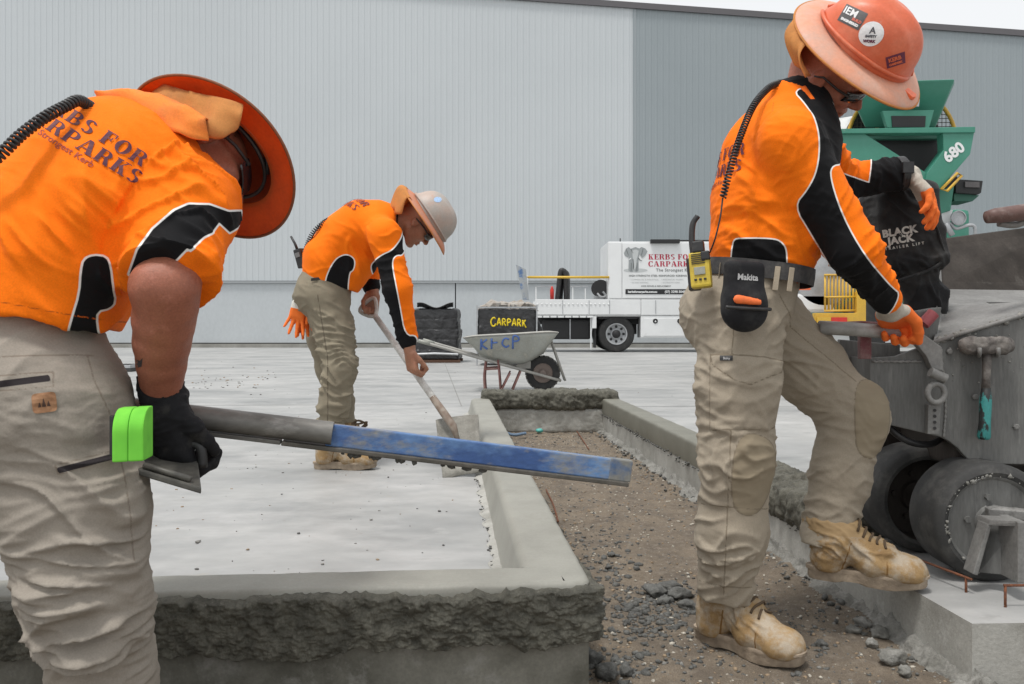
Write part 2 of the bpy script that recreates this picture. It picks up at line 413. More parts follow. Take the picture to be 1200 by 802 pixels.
def decal(name, v, f, M, tree, d, m, parent, off=.0015, step=.012):
    v, f = dice(v, f, step); w, keep = wrap(v, M, tree, d, off)
    f = [q for q in f if all(keep[i] for i in q)]
    return mk(name, w, f, m, parent)
def flat_text(name, vf, o, x, y, m, parent):
    v, f = vf; x = unit(x); y = unit(y); w = np.asarray(o)+v[:, :1]*x+v[:, 1:2]*y+v[:, 2:3]*np.cross(x, y)
    return mk(name, w, f, m, parent)
# ================================================================= SETTING
def XL(y): return .178-.073*(y-1.978)         # island edge on the left, at slab level
def XR(y): return 1.10-.073*(y-2.04)          # island edge on the right
def YF(x): return 1.978+.085*(x-.178)         # front edge of the left slab
YB = 7.05
M_slab = mat('slab_concrete', (.36, .36, .35), .5, col2=(.225, .23, .228), scale=1.1, lo=.42, hi=.66, stretch=(.7, 1.1, 1), third=(.43, .425, .415), tscale=1.6, tlo=.46, thi=.7, fine=.08, fscale=9, bump=.12, bscale=60, bdist=.003, rvar=.12)
layer(M_slab, 2.2, .50, .70, (.27, .272, .268), .55); layer(M_slab, .55, .52, .66, (.245, .25, .25), .6, (.25, 1, 1), off=7); layer(M_slab, 9, .60, .72, (.24, .235, .225), .5, (.6, 1, 1), off=3)
layer(M_slab, 26, .66, .72, (.20, .18, .15), .5, off=11); layer(M_slab, 3.5, .60, .72, (.45, .445, .43), .6, off=19); layer(M_slab, 5, .66, .74, (.34, .30, .235), .35, off=29)
M_edge = mat('slab_edge_concrete', (.38, .375, .345), .8, col2=(.26, .255, .23), scale=5, third=(.45, .445, .42), tscale=14, bump=.4, bscale=90, fine=.1)
M_wetedge = mat('wet_slab_edge', (.20, .195, .165), .6, col2=(.10, .097, .078), scale=4.5, lo=.42, hi=.6, third=(.27, .265, .24), tscale=8, tlo=.55, thi=.7, bump=.3, bscale=90, fine=.12)
M_kerb = mat('fresh_kerb_concrete', (.285, .28, .245), .55, col2=(.235, .23, .20), scale=5, lo=.4, hi=.7, fine=.06, fscale=160, bump=.18, bscale=140, bdist=.002)
M_kerbdark = mat('dark_kerb_concrete', (.185, .18, .148), .5, col2=(.15, .146, .118), scale=5, lo=.4, hi=.7, fine=.08, fscale=160, bump=.2, bscale=140, bdist=.002)  # right kerb: a darker tone than the left one, the same all over
layer(M_kerb, 9, .52, .70, (.215, .21, .178), .6, (1, .6, 1)); layer(M_kerb, 45, .62, .72, (.34, .335, .30), .5, off=5)
M_rough = mat('wet_rough_mortar', (.125, .12, .095), .75, col2=(.065, .062, .048), scale=22, lo=.4, hi=.62, third=(.25, .24, .2), tscale=45, tlo=.58, thi=.8, fine=.25, fscale=220, bump=.9, bscale=190, bdist=.006)
M_mort = mat('pale_mortar', (.27, .265, .245), .85, col2=(.15, .147, .13), scale=18, fine=.2, bump=.8, bscale=120, bdist=.006)
M_dirt = mat('compacted_dirt', (.192, .154, .112), .95, col2=(.125, .101, .077), scale=6, lo=.38, hi=.66, third=(.26, .222, .175), tscale=34, tlo=.5, thi=.75, fine=.35, fscale=330, bump=1, bscale=260, bdist=.006)
M_far = mat('ground_far', (.33, .32, .30), .9, col2=(.27, .265, .25), scale=.3)

# big ground sheet, lower than the slab
o = mk('ground', [(-600, -20, -.19), (600, -20, -.19), (600, 1200, -.19), (-600, 1200, -.19)], [(0, 1, 2, 3)], M_far); tag(o, kind='structure')
# the concrete car-park slab, one sheet with the planting bed cut out of its front
ol = [(-70, YF(-70*.03)-.1), (-2.2, YF(-2.2)), (XL(1.978), 1.978), (XL(YB), YB), (XR(YB), YB), (XR(2.04), 2.04), (2.6, 2.10), (60, 2.2), (60, 29.6), (-70, 29.6)]
n = len(ol); vv = [(x, y, 0) for x, y in ol]+[(x, y, -.185) for x, y in ol]
ff = [tuple(range(n))]+[(i, n+i, n+(i+1) % n, (i+1) % n) for i in range(n)]
o = mk('pavement', vv, ff, None, mats=[M_slab, M_edge, M_wetedge], fm=[0, 2, 2]+[1]*(n-2)); tag(o, kind='structure'); slab = o
# saw-cut joints and a few float marks
sj = MB()
for (x0, y0, x1, y1) in [(-.45, 7.6, -1.35, 17), (-30, 12.4, 30, 12.9), (-12, 7.4, -.9, 7.75), (.9, 7.6, 16, 7.3), (-30, 20, 30, 20.3), (5.2, 7.6, 5.4, 29)]:
    d = unit((x1-x0, y1-y0)); w = .006 if y1-y0 > 3 else .008
    sj._add([(x0-d[1]*w, y0+d[0]*w, .003), (x0+d[1]*w, y0-d[0]*w, .003), (x1+d[1]*w, y1-d[0]*w, .003), (x1-d[1]*w, y1+d[0]*w, .003)], [(0, 1, 2, 3)])
sj.build('joint', mat('joint_filler', (.25, .25, .24), .9), slab)

# dirt bed ------------------------------------------------------------
nx, ny = 190, 420
gx, gy = np.meshgrid(np.linspace(-2.4, 2.6, nx), np.concatenate([np.linspace(.6, 4, 270), np.linspace(4.02, 7.3, 150)]), indexing='ij')
# finer columns inside the bed
xs = np.concatenate([np.linspace(-2.6, -.4, 22), np.linspace(-.38, 1.35, 150), np.linspace(1.4, 3, 18)]); gx = np.repeat(xs[:, None], ny, 1)
pts = np.stack([gx.ravel(), gy.ravel(), 0*gx.ravel()], 1)
z = -.152+.012*fbm(pts*2.2, 4)+.006*fbm(pts*14, 4)+.005*np.maximum(0, fbm(pts*40, 2))+.004*np.maximum(0, .6-worley(pts*55, 6))*np.clip(.5+fbm(pts*5, 2), 0, 1)
pts[:, 2] = z
I = np.arange(nx*ny).reshape(nx, ny); fq = np.stack([I[:-1, :-1].ravel(), I[1:, :-1].ravel(), I[1:, 1:].ravel(), I[:-1, 1:].ravel()], 1)
o = mk('ground', pts, fq, M_dirt, smooth=True); o.name = 'dirt'; tag(o, kind='structure'); dirt = o
def dirtz(x, y):
    p = np.array([[x, y, 0.]]); return float((-.152+.012*fbm(p*2.2, 4)+.006*fbm(p*14, 4))[0])

# pebbles: shared low stone shapes ------------------------------------
def stone(seed, n=1, rough=.35):
    bm = bmesh.new(); bmesh.ops.create_icosphere(bm, subdivisions=n, radius=1); v = np.array([x.co[:] for x in bm.verts]); f = [[x.index for x in q.verts] for q in bm.faces]; bm.free()
    v = v*(1+rough*noise(v*1.1+seed*5.3)[:, None]+.5*rough*noise(v*2.6+seed)[:, None]); return v, f
ST = [stone(i, 1, .75) for i in range(6)]
def scatter(name, pts, sizes, m, parent, mats=None, seed=0, squash=.7):
    r_ = np.random.RandomState(seed); Vs = []; Fs = []; n = 0; fm = []
    for p, s_ in zip(pts, sizes):
        v, f = ST[r_.randint(len(ST))]; a = r_.rand()*6.28; c_, s2 = math.cos(a), math.sin(a)
        w = v*np.array([1, .6+.4*r_.rand(), squash*(.6+.5*r_.rand())])*s_; w = w@np.array([[c_, s2, 0], [-s2, c_, 0], [0, 0, 1]])
        Vs.append(w+p); Fs.append(np.array(f)+n); n += len(v); fm += [r_.randint(len(mats)) if mats else 0]*len(f)
    F_ = np.vstack(Fs); o = mk(name, np.vstack(Vs), F_, m, parent, mats=mats, fm=fm if mats else None)
    return o
M_p = [mat('pebble_grey', (.20, .195, .18), .9, fine=.3), mat('pebble_brown', (.27, .20, .13), .9, fine=.3), mat('pebble_pale', (.42, .39, .33), .9, fine=.3), mat('pebble_dark', (.10, .098, .092), .9, fine=.3)]
rs = np.random.RandomState(5); pp = []; sz = []
while len(pp) < 9000:
    y = 1.2+6*rs.rand()**1.6; x = XL(y)-.05+rs.rand()*(XR(y)-XL(y)+.1) if y > 1.95 else -1+2.6*rs.rand()
    pp.append((x, y, -.150+.012*float(0))); sz.append(.002+.006*rs.rand()**3)
pp = np.array(pp); pp[:, 2] = (-.152+.012*fbm(pp*[2.2, 2.2, 0], 4)+.006*fbm(pp*[14, 14, 0], 4))+np.array(sz)*.3
o = scatter('gravel', pp, sz, None, None, mats=M_p, seed=2); tag(o, 'small mixed pebbles and grit scattered over the brown dirt bed', 'gravel', kind='stuff')
# dark wet mortar crumbs
M_crumb = mat('dark_mortar_crumb', (.075, .075, .07), .8, col2=(.14, .14, .13), scale=40, fine=.3, fscale=300, bump=.8, bscale=200, bdist=.004)
pp = []; sz = []
def blob(px, py, sx, sy, n, s0, s1):
    for k in range(n):
        x_, y_ = px+sx*rs.normal(), py+sy*rs.normal(); Y = .86*1000/max(y_-383, 60); X = (x_-600)*Y/1000
        if XL(Y)+.0 < X < XR(Y) and Y < 7: pp.append((X, Y, dirtz(X, Y)+.002)); sz.append(s0+(s1-s0)*rs.rand()**2.5)
blob(765, 722, 34, 17, 420, .004, .017); blob(700, 665, 26, 20, 150, .004, .016); blob(690, 625, 30, 15, 110, .003, .012); blob(720, 780, 30, 10, 120, .004, .016)
blob(790, 700, 40, 12, 110, .004, .013); blob(930, 745, 50, 20, 120, .003, .012); blob(840, 770, 60, 18, 120, .003, .011); blob(625, 515, 22, 6, 90, .004, .014); blob(660, 560, 30, 30, 60, .003, .01)
for k in range(180):
    Y = 2.1+4.8*rs.rand(); X = XR(Y)-.03-.05*abs(rs.normal()); pp.append((X, Y, -.145)); sz.append(.004+.012*rs.rand()**2)
o = scatter('mortar_crumbs', pp, sz, M_crumb, None, seed=4); tag(o, 'dark crumbs of wet mortar dropped on the dirt bed', 'mortar', kind='stuff')
# crumbs and small stones lying on the slab
pp = []; sz = []
for k in range(420):
    Y = 2.2+12*rs.rand()**2; X = -2.6+rs.rand()*2.4 if Y < 6.9 else -6+12*rs.rand()
    if X > XL(Y)-.28 and Y < 7.2: continue
    pp.append((X, Y, .001)); sz.append(.002+.006*rs.rand()**3)
for (px, py, s_) in [(232, 636, .014), (350, 626, .007), (290, 645, .006), (378, 662, .006), (515, 600, .007), (330, 580, .005), (300, 548, .006), (455, 560, .006), (435, 610, .006), (520, 640, .005)]:
    q = P(px, py, .71/(py-383)*1000); pp.append((q[0], q[1], .003)); sz.append(s_)
for k in range(60):
    x_ = 225+100*rs.rand(); y_ = 447+8*rs.normal(); Y = 710/(y_-383); pp.append(((x_-600)*Y/1000, Y, .003)); sz.append(.008+.01*rs.rand())
o = scatter('slab_crumbs', pp, sz, None, None, mats=[M_p[0], M_p[3], M_p[1]], seed=8, squash=.5); tag(o, 'small stone crumbs strewn over the pale concrete slab', 'crumbs', kind='stuff')

# kerbs ---------------------------------------------------------------
KH, KW = .122, .20
def kerb_prof(n=7):
    p = [(0.004, -.002), (0, .03), (0, KH-.02)]
    for a in np.linspace(180, 90, 5)[1:]: p.append((.016+.016*math.cos(R(a)), KH-.016+.016*math.sin(R(a))))
    p.append((.05, KH+.001)); p.append((.10, KH))
    for a in np.linspace(90, 12, n): p.append((.125+.03*math.cos(R(a)), KH-.03+.03*math.sin(R(a))))
    p += [(.165, .05), (.178, .012), (.185, -.002)]
    return p
PF = kerb_prof()
def sweep(rows, name, m, parent=None, amp=.0018):
    m_ = len(PF); v = []
    for (outer, innerdir) in rows:
        for (w, h) in PF: v.append((outer[0]+innerdir[0]*w, outer[1]+innerdir[1]*w, h))
    v = np.array(v); d = amp*fbm(v*9, 3)+.0007*noise(v*60); v[:, 2] += d*(v[:, 2] > .03); v[:, 0] += d*.8
    I = np.arange(len(v)).reshape(-1, m_); f = np.stack([I[:-1, :-1].ravel(), I[1:, :-1].ravel(), I[1:, 1:].ravel(), I[:-1, 1:].ravel()], 1)
    f = [tuple(q) for q in f]+[tuple(I[0]), tuple(I[-1][::-1])]
    return mk(name, v, f, m, parent, auto=60)
dF = unit((1, .085)); dL = unit((-.073, 1)); nF = np.array([-dF[1], dF[0]]); nL = np.array([-dL[1], dL[0]])
C0 = np.array([XL(1.978)+.008, 1.978-.012]); rows = []
for x in np.arange(-2.6, C0[0]-.05, .02): rows.append((C0+dF*(x-C0[0]), nF))
inner = C0+(dL-dF)/1.0*1.0                                   # mitre: offset equally from both lines
for t in np.linspace(0, 1, 9):
    a = C0-dF*.05*(1-t)**2+dL*.05*t**2
    tgt = C0+nF*KW+dL*0; corner = C0+(nF+nL)*.185
    rows.append((a, (corner-a)/.185))
for s_ in np.arange(.06, 5.05, .03): rows.append((C0+dL*s_, nL))
o = sweep(rows, 'kerb', M_kerb); tag(o, 'smooth fresh concrete kerb turning the corner of the dirt bed', kind='structure'); kerb_left = o
rows = [(np.array([XR(y)-.006, y]), np.array([1, .073])) for y in np.arange(3.75, YB+.1, .03)]
o = sweep(rows, 'kerb', M_kerbdark); tag(o, 'smooth fresh concrete kerb running along the right of the dirt bed', kind='structure'); kerb_right = o
# thin mortar skirt where the kerb meets the slab
def skirt(rows, w0, w1, name, parent, m, seed):
    v = []
    for i, (a, d) in enumerate(rows):
        q = .35+.65*abs(float(noise(np.array([[i*.11+seed, seed, 2.]]))[0]))*1.6
        for w, h in ((w0, .012), (w0+(w1-w0)*.5*q, .008), (w0+(w1-w0)*q, .001)): v.append((a[0]+d[0]*w, a[1]+d[1]*w, h))
    v = np.array(v); v[:, 2] += .002*noise(v*70)*(v[:, 2] > .002)
    I = np.arange(len(v)).reshape(-1, 3); f = np.stack([I[:-1, :-1].ravel(), I[1:, :-1].ravel(), I[1:, 1:].ravel(), I[:-1, 1:].ravel()], 1)
    return mk(name, v, f, m, parent, smooth=True)
skl = [(C0+dL*s_, nL) for s_ in np.arange(.19, 5.05, .02)]
skirt(skl, .176, .225, 'mortar_skirt', kerb_left, M_edge, 1.3)
skirt([(C0+dF*(x-C0[0]), nF) for x in np.arange(-2.6, C0[0]-.19, .02)], .176, .24, 'mortar_skirt', kerb_left, M_kerb, 4.1)

# rough mortar facing of the front kerb, running on round the corner ---------
pth = []; 
for u in np.linspace(-2.5, C0[0]-.03, 720): pth.append((C0+dF*(u-C0[0]), -nF, 1.0))
for t in np.linspace(0, 1, 26)[1:]:
    a_ = C0-dF*.03*(1-t)**2+dL*.03*t**2; pth.append((a_, unit(-nF*(1-t)-nL*t), 1.0))
for u in np.linspace(.034, 1.0, 200): pth.append((C0+dL*u, -nL, 1-.72*sstep(.03, .35, u)))
nu, nv = len(pth), 96
base = np.array([p[0] for p in pth]); no = np.array([p[1] for p in pth]); fd = np.array([p[2] for p in pth])
T_ = np.repeat(np.linspace(0, 1, nv)[None], nu, 0); b3 = np.stack([base[:, 0], base[:, 1], 0*fd], 1)
zb = -.014-.012*fbm(b3*5+3, 2)-.02*np.maximum(0, fbm(b3*17+9, 3))-.055*np.maximum(0, noise(b3*3.3+2)-.22)
zt = KH-.006-.020*np.abs(fbm(b3*9+5, 3))-.008*np.abs(noise(b3*48))
Z = zt[:, None]+(zb-zt)[:, None]*T_
pp3 = np.repeat(b3, nv, 0); pp3[:, 2] = Z.ravel()
nn = 1-np.abs(fbm(pp3*10, 2))*1.5; c1_ = 1-worley(pp3*62, 1); c2_ = 1-worley(pp3*125, 2); c3_ = 1-worley(pp3*30, 3); n2 = fbm(pp3*26+4, 3)
env = np.minimum(1, np.minimum(T_/.07, (1-T_)/.05)).ravel()**.6; FD = np.repeat(fd, nv)
dsp = env*FD*(.010+.008*nn+.006*n2+.013*c3_*(.5+.8*np.clip(n2, 0, 1))+.011*c1_+.007*c2_)+np.where(T_.ravel() > .985, -.012, 0.0)-.003
B = np.repeat(base, nv, 0); NO = np.repeat(no, nv, 0)
vv = np.stack([B[:, 0]+NO[:, 0]*dsp+.003*noise(pp3*30+3)*env*FD, B[:, 1]+NO[:, 1]*dsp, Z.ravel()+.004*noise(pp3*28)*env], 1)
I = np.arange(nu*nv).reshape(nu, nv); f = np.stack([I[:-1, :-1].ravel(), I[:-1, 1:].ravel(), I[1:, 1:].ravel(), I[1:, :-1].ravel()], 1)
mk('rough_mortar', vv, f, M_rough, kerb_left, smooth=True)

def lumpy(name, prims, lo, hi, vox, amp, m, parent=None, seed=0, f1=14):
    s_ = SDF(lo, hi, vox)
    for c_, h_, r_ in prims: s_.rbox(c_, h_, r_, k=.012)
    v, f = s_.mesh(1); nrm = vnorm(v, f)
    v = v+nrm*(amp*fbm(v*f1+seed, 3)+amp*.7*(1-np.abs(noise(v*f1*2.3+seed))*1.6)+amp*.9*(1-worley(v*58, 4))*(vox < .02)+amp*.35*noise(v*f1*6+seed))[:, None]
    return mk(name, v, f, m, parent, smooth=True)
# unfinished kerb across the far end: two lumpy lifts
pr = []
x = XL(YB)-.04
while x < XR(YB)+.02:
    w = .08+.09*rnd.random(); pr.append((V(x+w/2, YB-.01-.02*rnd.random(), .112), V(w/2+.012, .085, .062+.012*rnd.random()), .03)); x += w
o = lumpy('rough_mortar', pr, (-.4, 6.75, -.2), (.9, 7.3, .3), .009, .012, M_rough, None, 3, 11); o.name = 'unfinished_kerb'
tag(o, 'lumpy dark unfinished mortar kerb across the far end of the dirt bed', kind='structure'); farkerb = o
mk_lo = lumpy('lower_lift', [(V(.03, YB-.03, -.06), V(.26, .05, .10), .03), (V(.52, YB-.035, -.06), V(.26, .05, .10), .03)], (-.4, 6.8, -.3), (.9, 7.3, .2), .009, .004, M_edge, farkerb, 5, 9)
# crust left by the machine where the right kerb is still soft
pr = []
for y in np.arange(2.95, 3.8, .09):
    pr.append((V(XR(y)+.09+.02*rnd.random(), y, .045), V(.10+.02*rnd.random(), .07, .05+.02*rnd.random()), .03))
o = lumpy('unfinished_kerb', pr, (.8, 2.75, -.06), (1.4, 4.0, .22), .008, .012, M_rough, None, 9, 15)
tag(o, 'lumpy fresh mortar kerb just left behind the kerbing machine', kind='structure')
def ribbon(xf, ys, wid, z0, amp, name, m, parent, seed, cols=12):
    v = []
    for i, y in enumerate(ys):
        for j in range(cols):
            t = j/(cols-1); q = wid*(.7+.5*float(noise(np.array([[y*6, seed, 1.]]))[0])); v.append((xf(y)+.012-q*t, y, z0+(.036*(1-t)**1.5-.012*t)))
    v = np.array(v); b = np.maximum(0, fbm(v*22+seed, 3)); v[:, 2] += amp*b*1.2+amp*.5*noise(v*70); v[:, 0] -= amp*b
    I = np.arange(len(v)).reshape(-1, cols); f = np.stack([I[:-1, :-1].ravel(), I[:-1, 1:].ravel(), I[1:, 1:].ravel(), I[1:, :-1].ravel()], 1)
    return mk(name, v, f, m, parent, smooth=True)
ribbon(XR, np.concatenate([np.arange(1.95, 4, .008), np.arange(4, 7, .02)]), .085, -.15, .016, 'footing_mortar', mat('pale_footing_mortar', (.25, .245, .225), .85, col2=(.15, .147, .13), scale=18, fine=.2, bump=.8, bscale=120, bdist=.006), slab, 2.2)
# dark crust line under the right kerb
pr = MB(); pts_ = []; sz = []
for k in range(520):
    y = 2.9+4.1*rs.rand(); pts_.append((XR(y)-.002-.006*rs.rand(), y, -.008+.012*rs.normal()*(.5+.5*math.sin(y*7)))); sz.append(.002+.008*rs.rand()**2.5)
for k in range(260):
    s_ = .2+4.8*rs.rand(); q = C0+dL*s_+nL*(.19+.02*rs.rand()); pts_.append((q[0], q[1], .003)); sz.append(.002+.006*rs.rand()**2)
o = scatter('mortar_crumbs', pts_, sz, M_crumb, None, seed=6); tag(o, 'dark mortar crumbs clinging along the foot of the kerbs', 'mortar', kind='stuff')
# larger loose lumps, each its own thing
def chunk(px, py, s_, m, label, grp, sq=.6, z=-.15, seed=None):
    Y = (CAMZ-z)*1000/(py-383); X = (px-600)*Y/1000; v, f = stone(seed if seed is not None else rnd.random()*50, 3, .5)
    v = v*(1+.14*noise(v*3+px)[:, None]+.10*(.6-worley(v*3+px))[:, None]); w = v*np.array([s_, s_*.75, s_*sq]); a = rnd.random()*6.28
    w = w@np.array([[math.cos(a), math.sin(a), 0], [-math.sin(a), math.cos(a), 0], [0, 0, 1]])+np.array([X, Y, z+s_*sq*.55])
    o = mk('rubble_lump', w, f, m, None, smooth=True); tag(o, label, 'rubble', grp); return o
for (px, py, s_) in [(768, 697, .045), (795, 700, .04), (785, 690, .035), (805, 712, .03), (780, 706, .028)]:
    chunk(px, py, s_, M_crumb, 'dark mortar lump in the pile beside the standing worker\'s back boot', 'dark mortar lumps by the boot', .45)
for (px, py, s_) in [(1030, 745, .028), (1046, 776, .034), (1012, 733, .024), (1022, 757, .02), (1000, 742, .02), (1060, 790, .02)]:
    chunk(px, py, s_, M_mort, 'pale broken mortar lump at the foot of the right slab edge', 'pale mortar lumps', .6)
for (px, py, s_) in [(716, 652, .016), (713, 667, .014), (746, 668, .012), (740, 712, .012), (704, 690, .013), (962, 758, .016), (690, 775, .03), (712, 793, .03), (735, 790, .02), (782, 702, .012)]:
    chunk(px, py, s_, M_crumb, 'small dark stone lying loose on the brown dirt', 'loose stones on the dirt', .7)
# thin twig-like rebar offcuts on the dirt
M_rust = mat('rusty_steel', (.17, .06, .025), .85, col2=(.09, .035, .02), scale=60, fine=.3, fscale=300, bump=.5, bscale=200, bdist=.001)
for lab_, pts_ in (('long thin rusty bar lying on the dirt beside the left kerb', [P(640, 575, 4.45), P(648, 590, 4.1), P(654, 612, 3.72)]), ('short thin rusty bar lying on the dirt near the unfinished far kerb', [P(676, 508, 6.9), P(690, 528, 5.95)])):
    pts_ = np.array(pts_); pts_[:, 2] = [dirtz(*p[:2])+.012 for p in pts_]
    o = MB().tube(spline(pts_, 6), .004, 6).build('reinforcing_bar', M_rust); tag(o, lab_, 'steel bar', 'rusty bars on the dirt')

# rebar staples standing in the right slab --------------------------------
for i, (pa, pb, hh) in enumerate([((1012, 640, 2.72), (1046, 655, 2.60), .035), ((1072, 675, 2.47), (1132, 703, 2.28), .04), ((1178, 722, 2.16), (1232, 718, 2.16), .055)]):
    a = P(*pa); b = P(*pb); a[2] = b[2] = -.01; up = V(0, 0, hh+.01)
    st = MB().tube([a, a+up], .0035, 7).tube([b, b+up], .0035, 7).tube([a+up-unit(b-a)*.004, b+up+unit(b-a)*.02], .0035, 7)
    o = st.build('steel_staple', M_rust, smooth=True); tag(o, ['rusty steel staple in the slab just behind the raised boot', 'long rusty steel staple between the raised boot and the near wheel', 'rusty steel staple in front of the machine\'s steel channel'][i], 'steel staple', 'steel staples in the slab')
# ================================================================= WAREHOUSE
BY = 29.0
M_cl1 = mat('pale_cladding', (.495, .525, .54), .45, col2=(.47, .50, .515), scale=.15, fine=.02, fscale=20)
M_cl2 = mat('slate_cladding', (.265, .30, .315), .45, col2=(.245, .28, .295), scale=.15, fine=.02, fscale=20)
M_pan = mat('painted_panel', (.47, .50, .515), .7, col2=(.43, .457, .472), scale=.25, stretch=(1, 1, .6), third=(.39, .415, .43), tscale=1.1, tlo=.6, thi=.85, fine=.04, fscale=12)
M_flash = mat('dark_flashing', (.10, .095, .10), .5)
M_gap = mat('dark_gap', (.05, .05, .05), .9)
def roofz(x): return 11.82-.0714*(x-1.16)
wh = empty('warehouse', (0, BY, 0), 'huge warehouse with pale and slate grey ribbed metal walls above painted concrete panels', 'building')
def clad(x0, x1, z0, m, y=BY):
    pitch, dep = .2, .010; prof = []
    x = x0
    while x < x1:
        prof += [(x, 0), (x+.115, 0), (x+.13, dep), (x+.18, dep), (x+.195, 0)]; x += pitch
    v = []
    for (a, d) in prof: v += [(a, y-d, z0), (a, y-d, roofz(a))]
    f = [(2*i, 2*i+2, 2*i+3, 2*i+1) for i in range(len(prof)-1)]
    return mk('cladding', v, f, m, wh)
clad(-40, 4.15, 2.27, M_cl1); clad(4.15, 40, 2.27, M_cl2)
b = MB(); b.b2((-40, BY+.06, 0), (40, BY+.5, 9)); b.build('inner_wall', M_gap, wh)
b = MB(); b.b2((4.11, BY-.032, 2.2), (4.17, BY-.0205, roofz(4.15)-.1)); b.build('corner_flashing', M_cl2, wh)
b = MB(); b.prism([(-40, BY-.09, roofz(-40)-.1), (40, BY-.09, roofz(40)-.1), (40, BY-.09, roofz(40)+.1), (-40, BY-.09, roofz(-40)+.1)], (0, .6, 0)); b.build('roof_flashing', M_flash, wh)
b = MB(); b.b2((-40, BY-.10, 2.19), (40, BY+.05, 2.25)); b.build('drip_flashing', mat('drip_flashing', (.32, .34, .35), .5), wh)
xj = [-1.92+12.4*k for k in range(-3, 4)]; panel = None
for k in range(len(xj)-1):
    mb = MB(); mb.b2((xj[k]+.018, BY-.02, .16), (xj[k+1]-.018, BY+.055, 2.19)); mb.build('concrete_panel', M_pan, wh, bevel=.01)
b = MB(); b.b2((-40, BY-.16, 0), (40, BY+.05, .13)); b.build('plinth', mat('dark_plinth', (.30, .295, .27), .9, col2=(.22, .215, .195), scale=2), wh)

# small litter at the far end of the bed
o = MB().tube(spline([P(592, 508, 6.75), P(602, 511, 6.6), P(616, 509, 6.65)], 5), .012, 8).build('pipe_offcut', mat('dusty_blue_plastic', (.12, .18, .26), .6)); o.location.z = -.14; tag(o, 'short dusty blue pipe offcut at the far end of the dirt bed', 'pipe')
v, f = stone(3.3, 2, .2); q = P(632, 507, 6.85); q[2] = -.125; o = mk('bottle_cap', v*np.array([.030, .022, .020])+q, f, mat('teal_plastic', (.10, .42, .38), .5), None, smooth=True); tag(o, 'small teal plastic cap on the dirt near the unfinished kerb', 'cap')
# ================================================================= PEOPLE: shared builders
def fabric(name, col, attrs=(), rough=.85, col2=None, lo=.45, hi=.75, scale=6, weave=900, bump=.25, sheen=.02, fine=.08, third=None, tscale=14, tlo=.6, thi=.85):
    """cloth; attrs: list of (attribute, colour, mode, width) painted over the base in order.
    mode 'in': attribute > 0, 'line': |attribute| < width"""
    m = mat(name, col, rough, col2=col2, lo=lo, hi=hi, scale=scale, fine=fine, fscale=300, bump=0, spec=.12, sheen=sheen, third=third, tscale=tscale, tlo=tlo, thi=thi)
    t = m.node_tree; b = t.nodes['Principled BSDF']; cur = b.inputs['Base Color'].links[0].from_socket
    for a, c, mode, w in attrs:
        at = nd(t, 'ShaderNodeAttribute'); at.attribute_name = a; src = at.outputs['Fac']
        if mode == 'line':
            ab = nd(t, 'ShaderNodeMath', operation='ABSOLUTE'); t.links.new(src, ab.inputs[0]); src = ab.outputs[0]
        mr = nd(t, 'ShaderNodeMapRange'); t.links.new(src, mr.inputs[0])
        if mode == 'line': mr.inputs[1].default_value = w+.0006; mr.inputs[2].default_value = w-.0006
        else: mr.inputs[1].default_value = w-.0006; mr.inputs[2].default_value = w+.0006
        x = nd(t, 'ShaderNodeMixRGB'); t.links.new(mr.outputs[0], x.inputs[0]); t.links.new(cur, x.inputs[1])
        x.inputs[2].default_value = (*c, 1); cur = x.outputs[0]
    t.links.new(cur, b.inputs['Base Color'])
    ge = nd(t, 'ShaderNodeNewGeometry'); n1 = nd(t, 'ShaderNodeTexNoise'); n1.inputs['Scale'].default_value = weave; n1.inputs['Detail'].default_value = 2; t.links.new(ge.outputs['Position'], n1.inputs['Vector'])
    n2 = nd(t, 'ShaderNodeTexNoise'); n2.inputs['Scale'].default_value = 60; n2.inputs['Detail'].default_value = 4; t.links.new(ge.outputs['Position'], n2.inputs['Vector'])
    ad = nd(t, 'ShaderNodeMath', operation='MULTIPLY_ADD'); t.links.new(n2.outputs[0], ad.inputs[0]); ad.inputs[1].default_value = 1.5; t.links.new(n1.outputs[0], ad.inputs[2])
    bp = nd(t, 'ShaderNodeBump'); bp.inputs['Strength'].default_value = bump; bp.inputs['Distance'].default_value = .002
    t.links.new(ad.outputs[0], bp.inputs['Height']); t.links.new(bp.outputs[0], b.inputs['Normal'])
    return m
ORANGE = (.93, .185, .006)
BLACKC = (.009, .009, .010)
PIPE = (.78, .78, .76)
def skin_mat(name, col, col2, blotch=(.5, .2, .14)):
    m = mat(name, col, .5, col2=col2, scale=14, lo=.35, hi=.7, third=blotch, tscale=30, tlo=.55, thi=.85, fine=.14, fscale=260, bump=.5, bscale=300, bdist=.0016, spec=.4)
    b = m.node_tree.nodes['Principled BSDF']; b.inputs['Subsurface Weight'].default_value = .12; b.inputs['Subsurface Radius'].default_value = (.012, .005, .003); b.inputs['Subsurface Scale'].default_value = .6
    return m
M_skin = skin_mat('sunburnt_skin', (.34, .125, .075), (.27, .092, .055))
M_skin2 = skin_mat('tanned_skin', (.36, .175, .105), (.29, .13, .08), (.42, .19, .13))
def polydist(q, poly):
    """signed distance to a polygon, positive inside"""
    poly = np.asarray(poly, float); n = len(poly); d = np.full(len(q), 1e9); ins = np.zeros(len(q), bool)
    for i in range(n):
        a = poly[i]; b = poly[(i+1) % n]; e = b-a; w = q-a; t = np.clip((w@e)/(e@e+1e-12), 0, 1)
        d = np.minimum(d, ((w-t[:, None]*e)**2).sum(1)); c1 = (a[1] > q[:, 1]) != (b[1] > q[:, 1])
        xx = a[0]+(q[:, 1]-a[1])*(e[0])/(e[1] if abs(e[1]) > 1e-12 else 1e-12); ins ^= c1 & (q[:, 0] < xx)
    d = np.sqrt(d); return np.where(ins, d, -d)
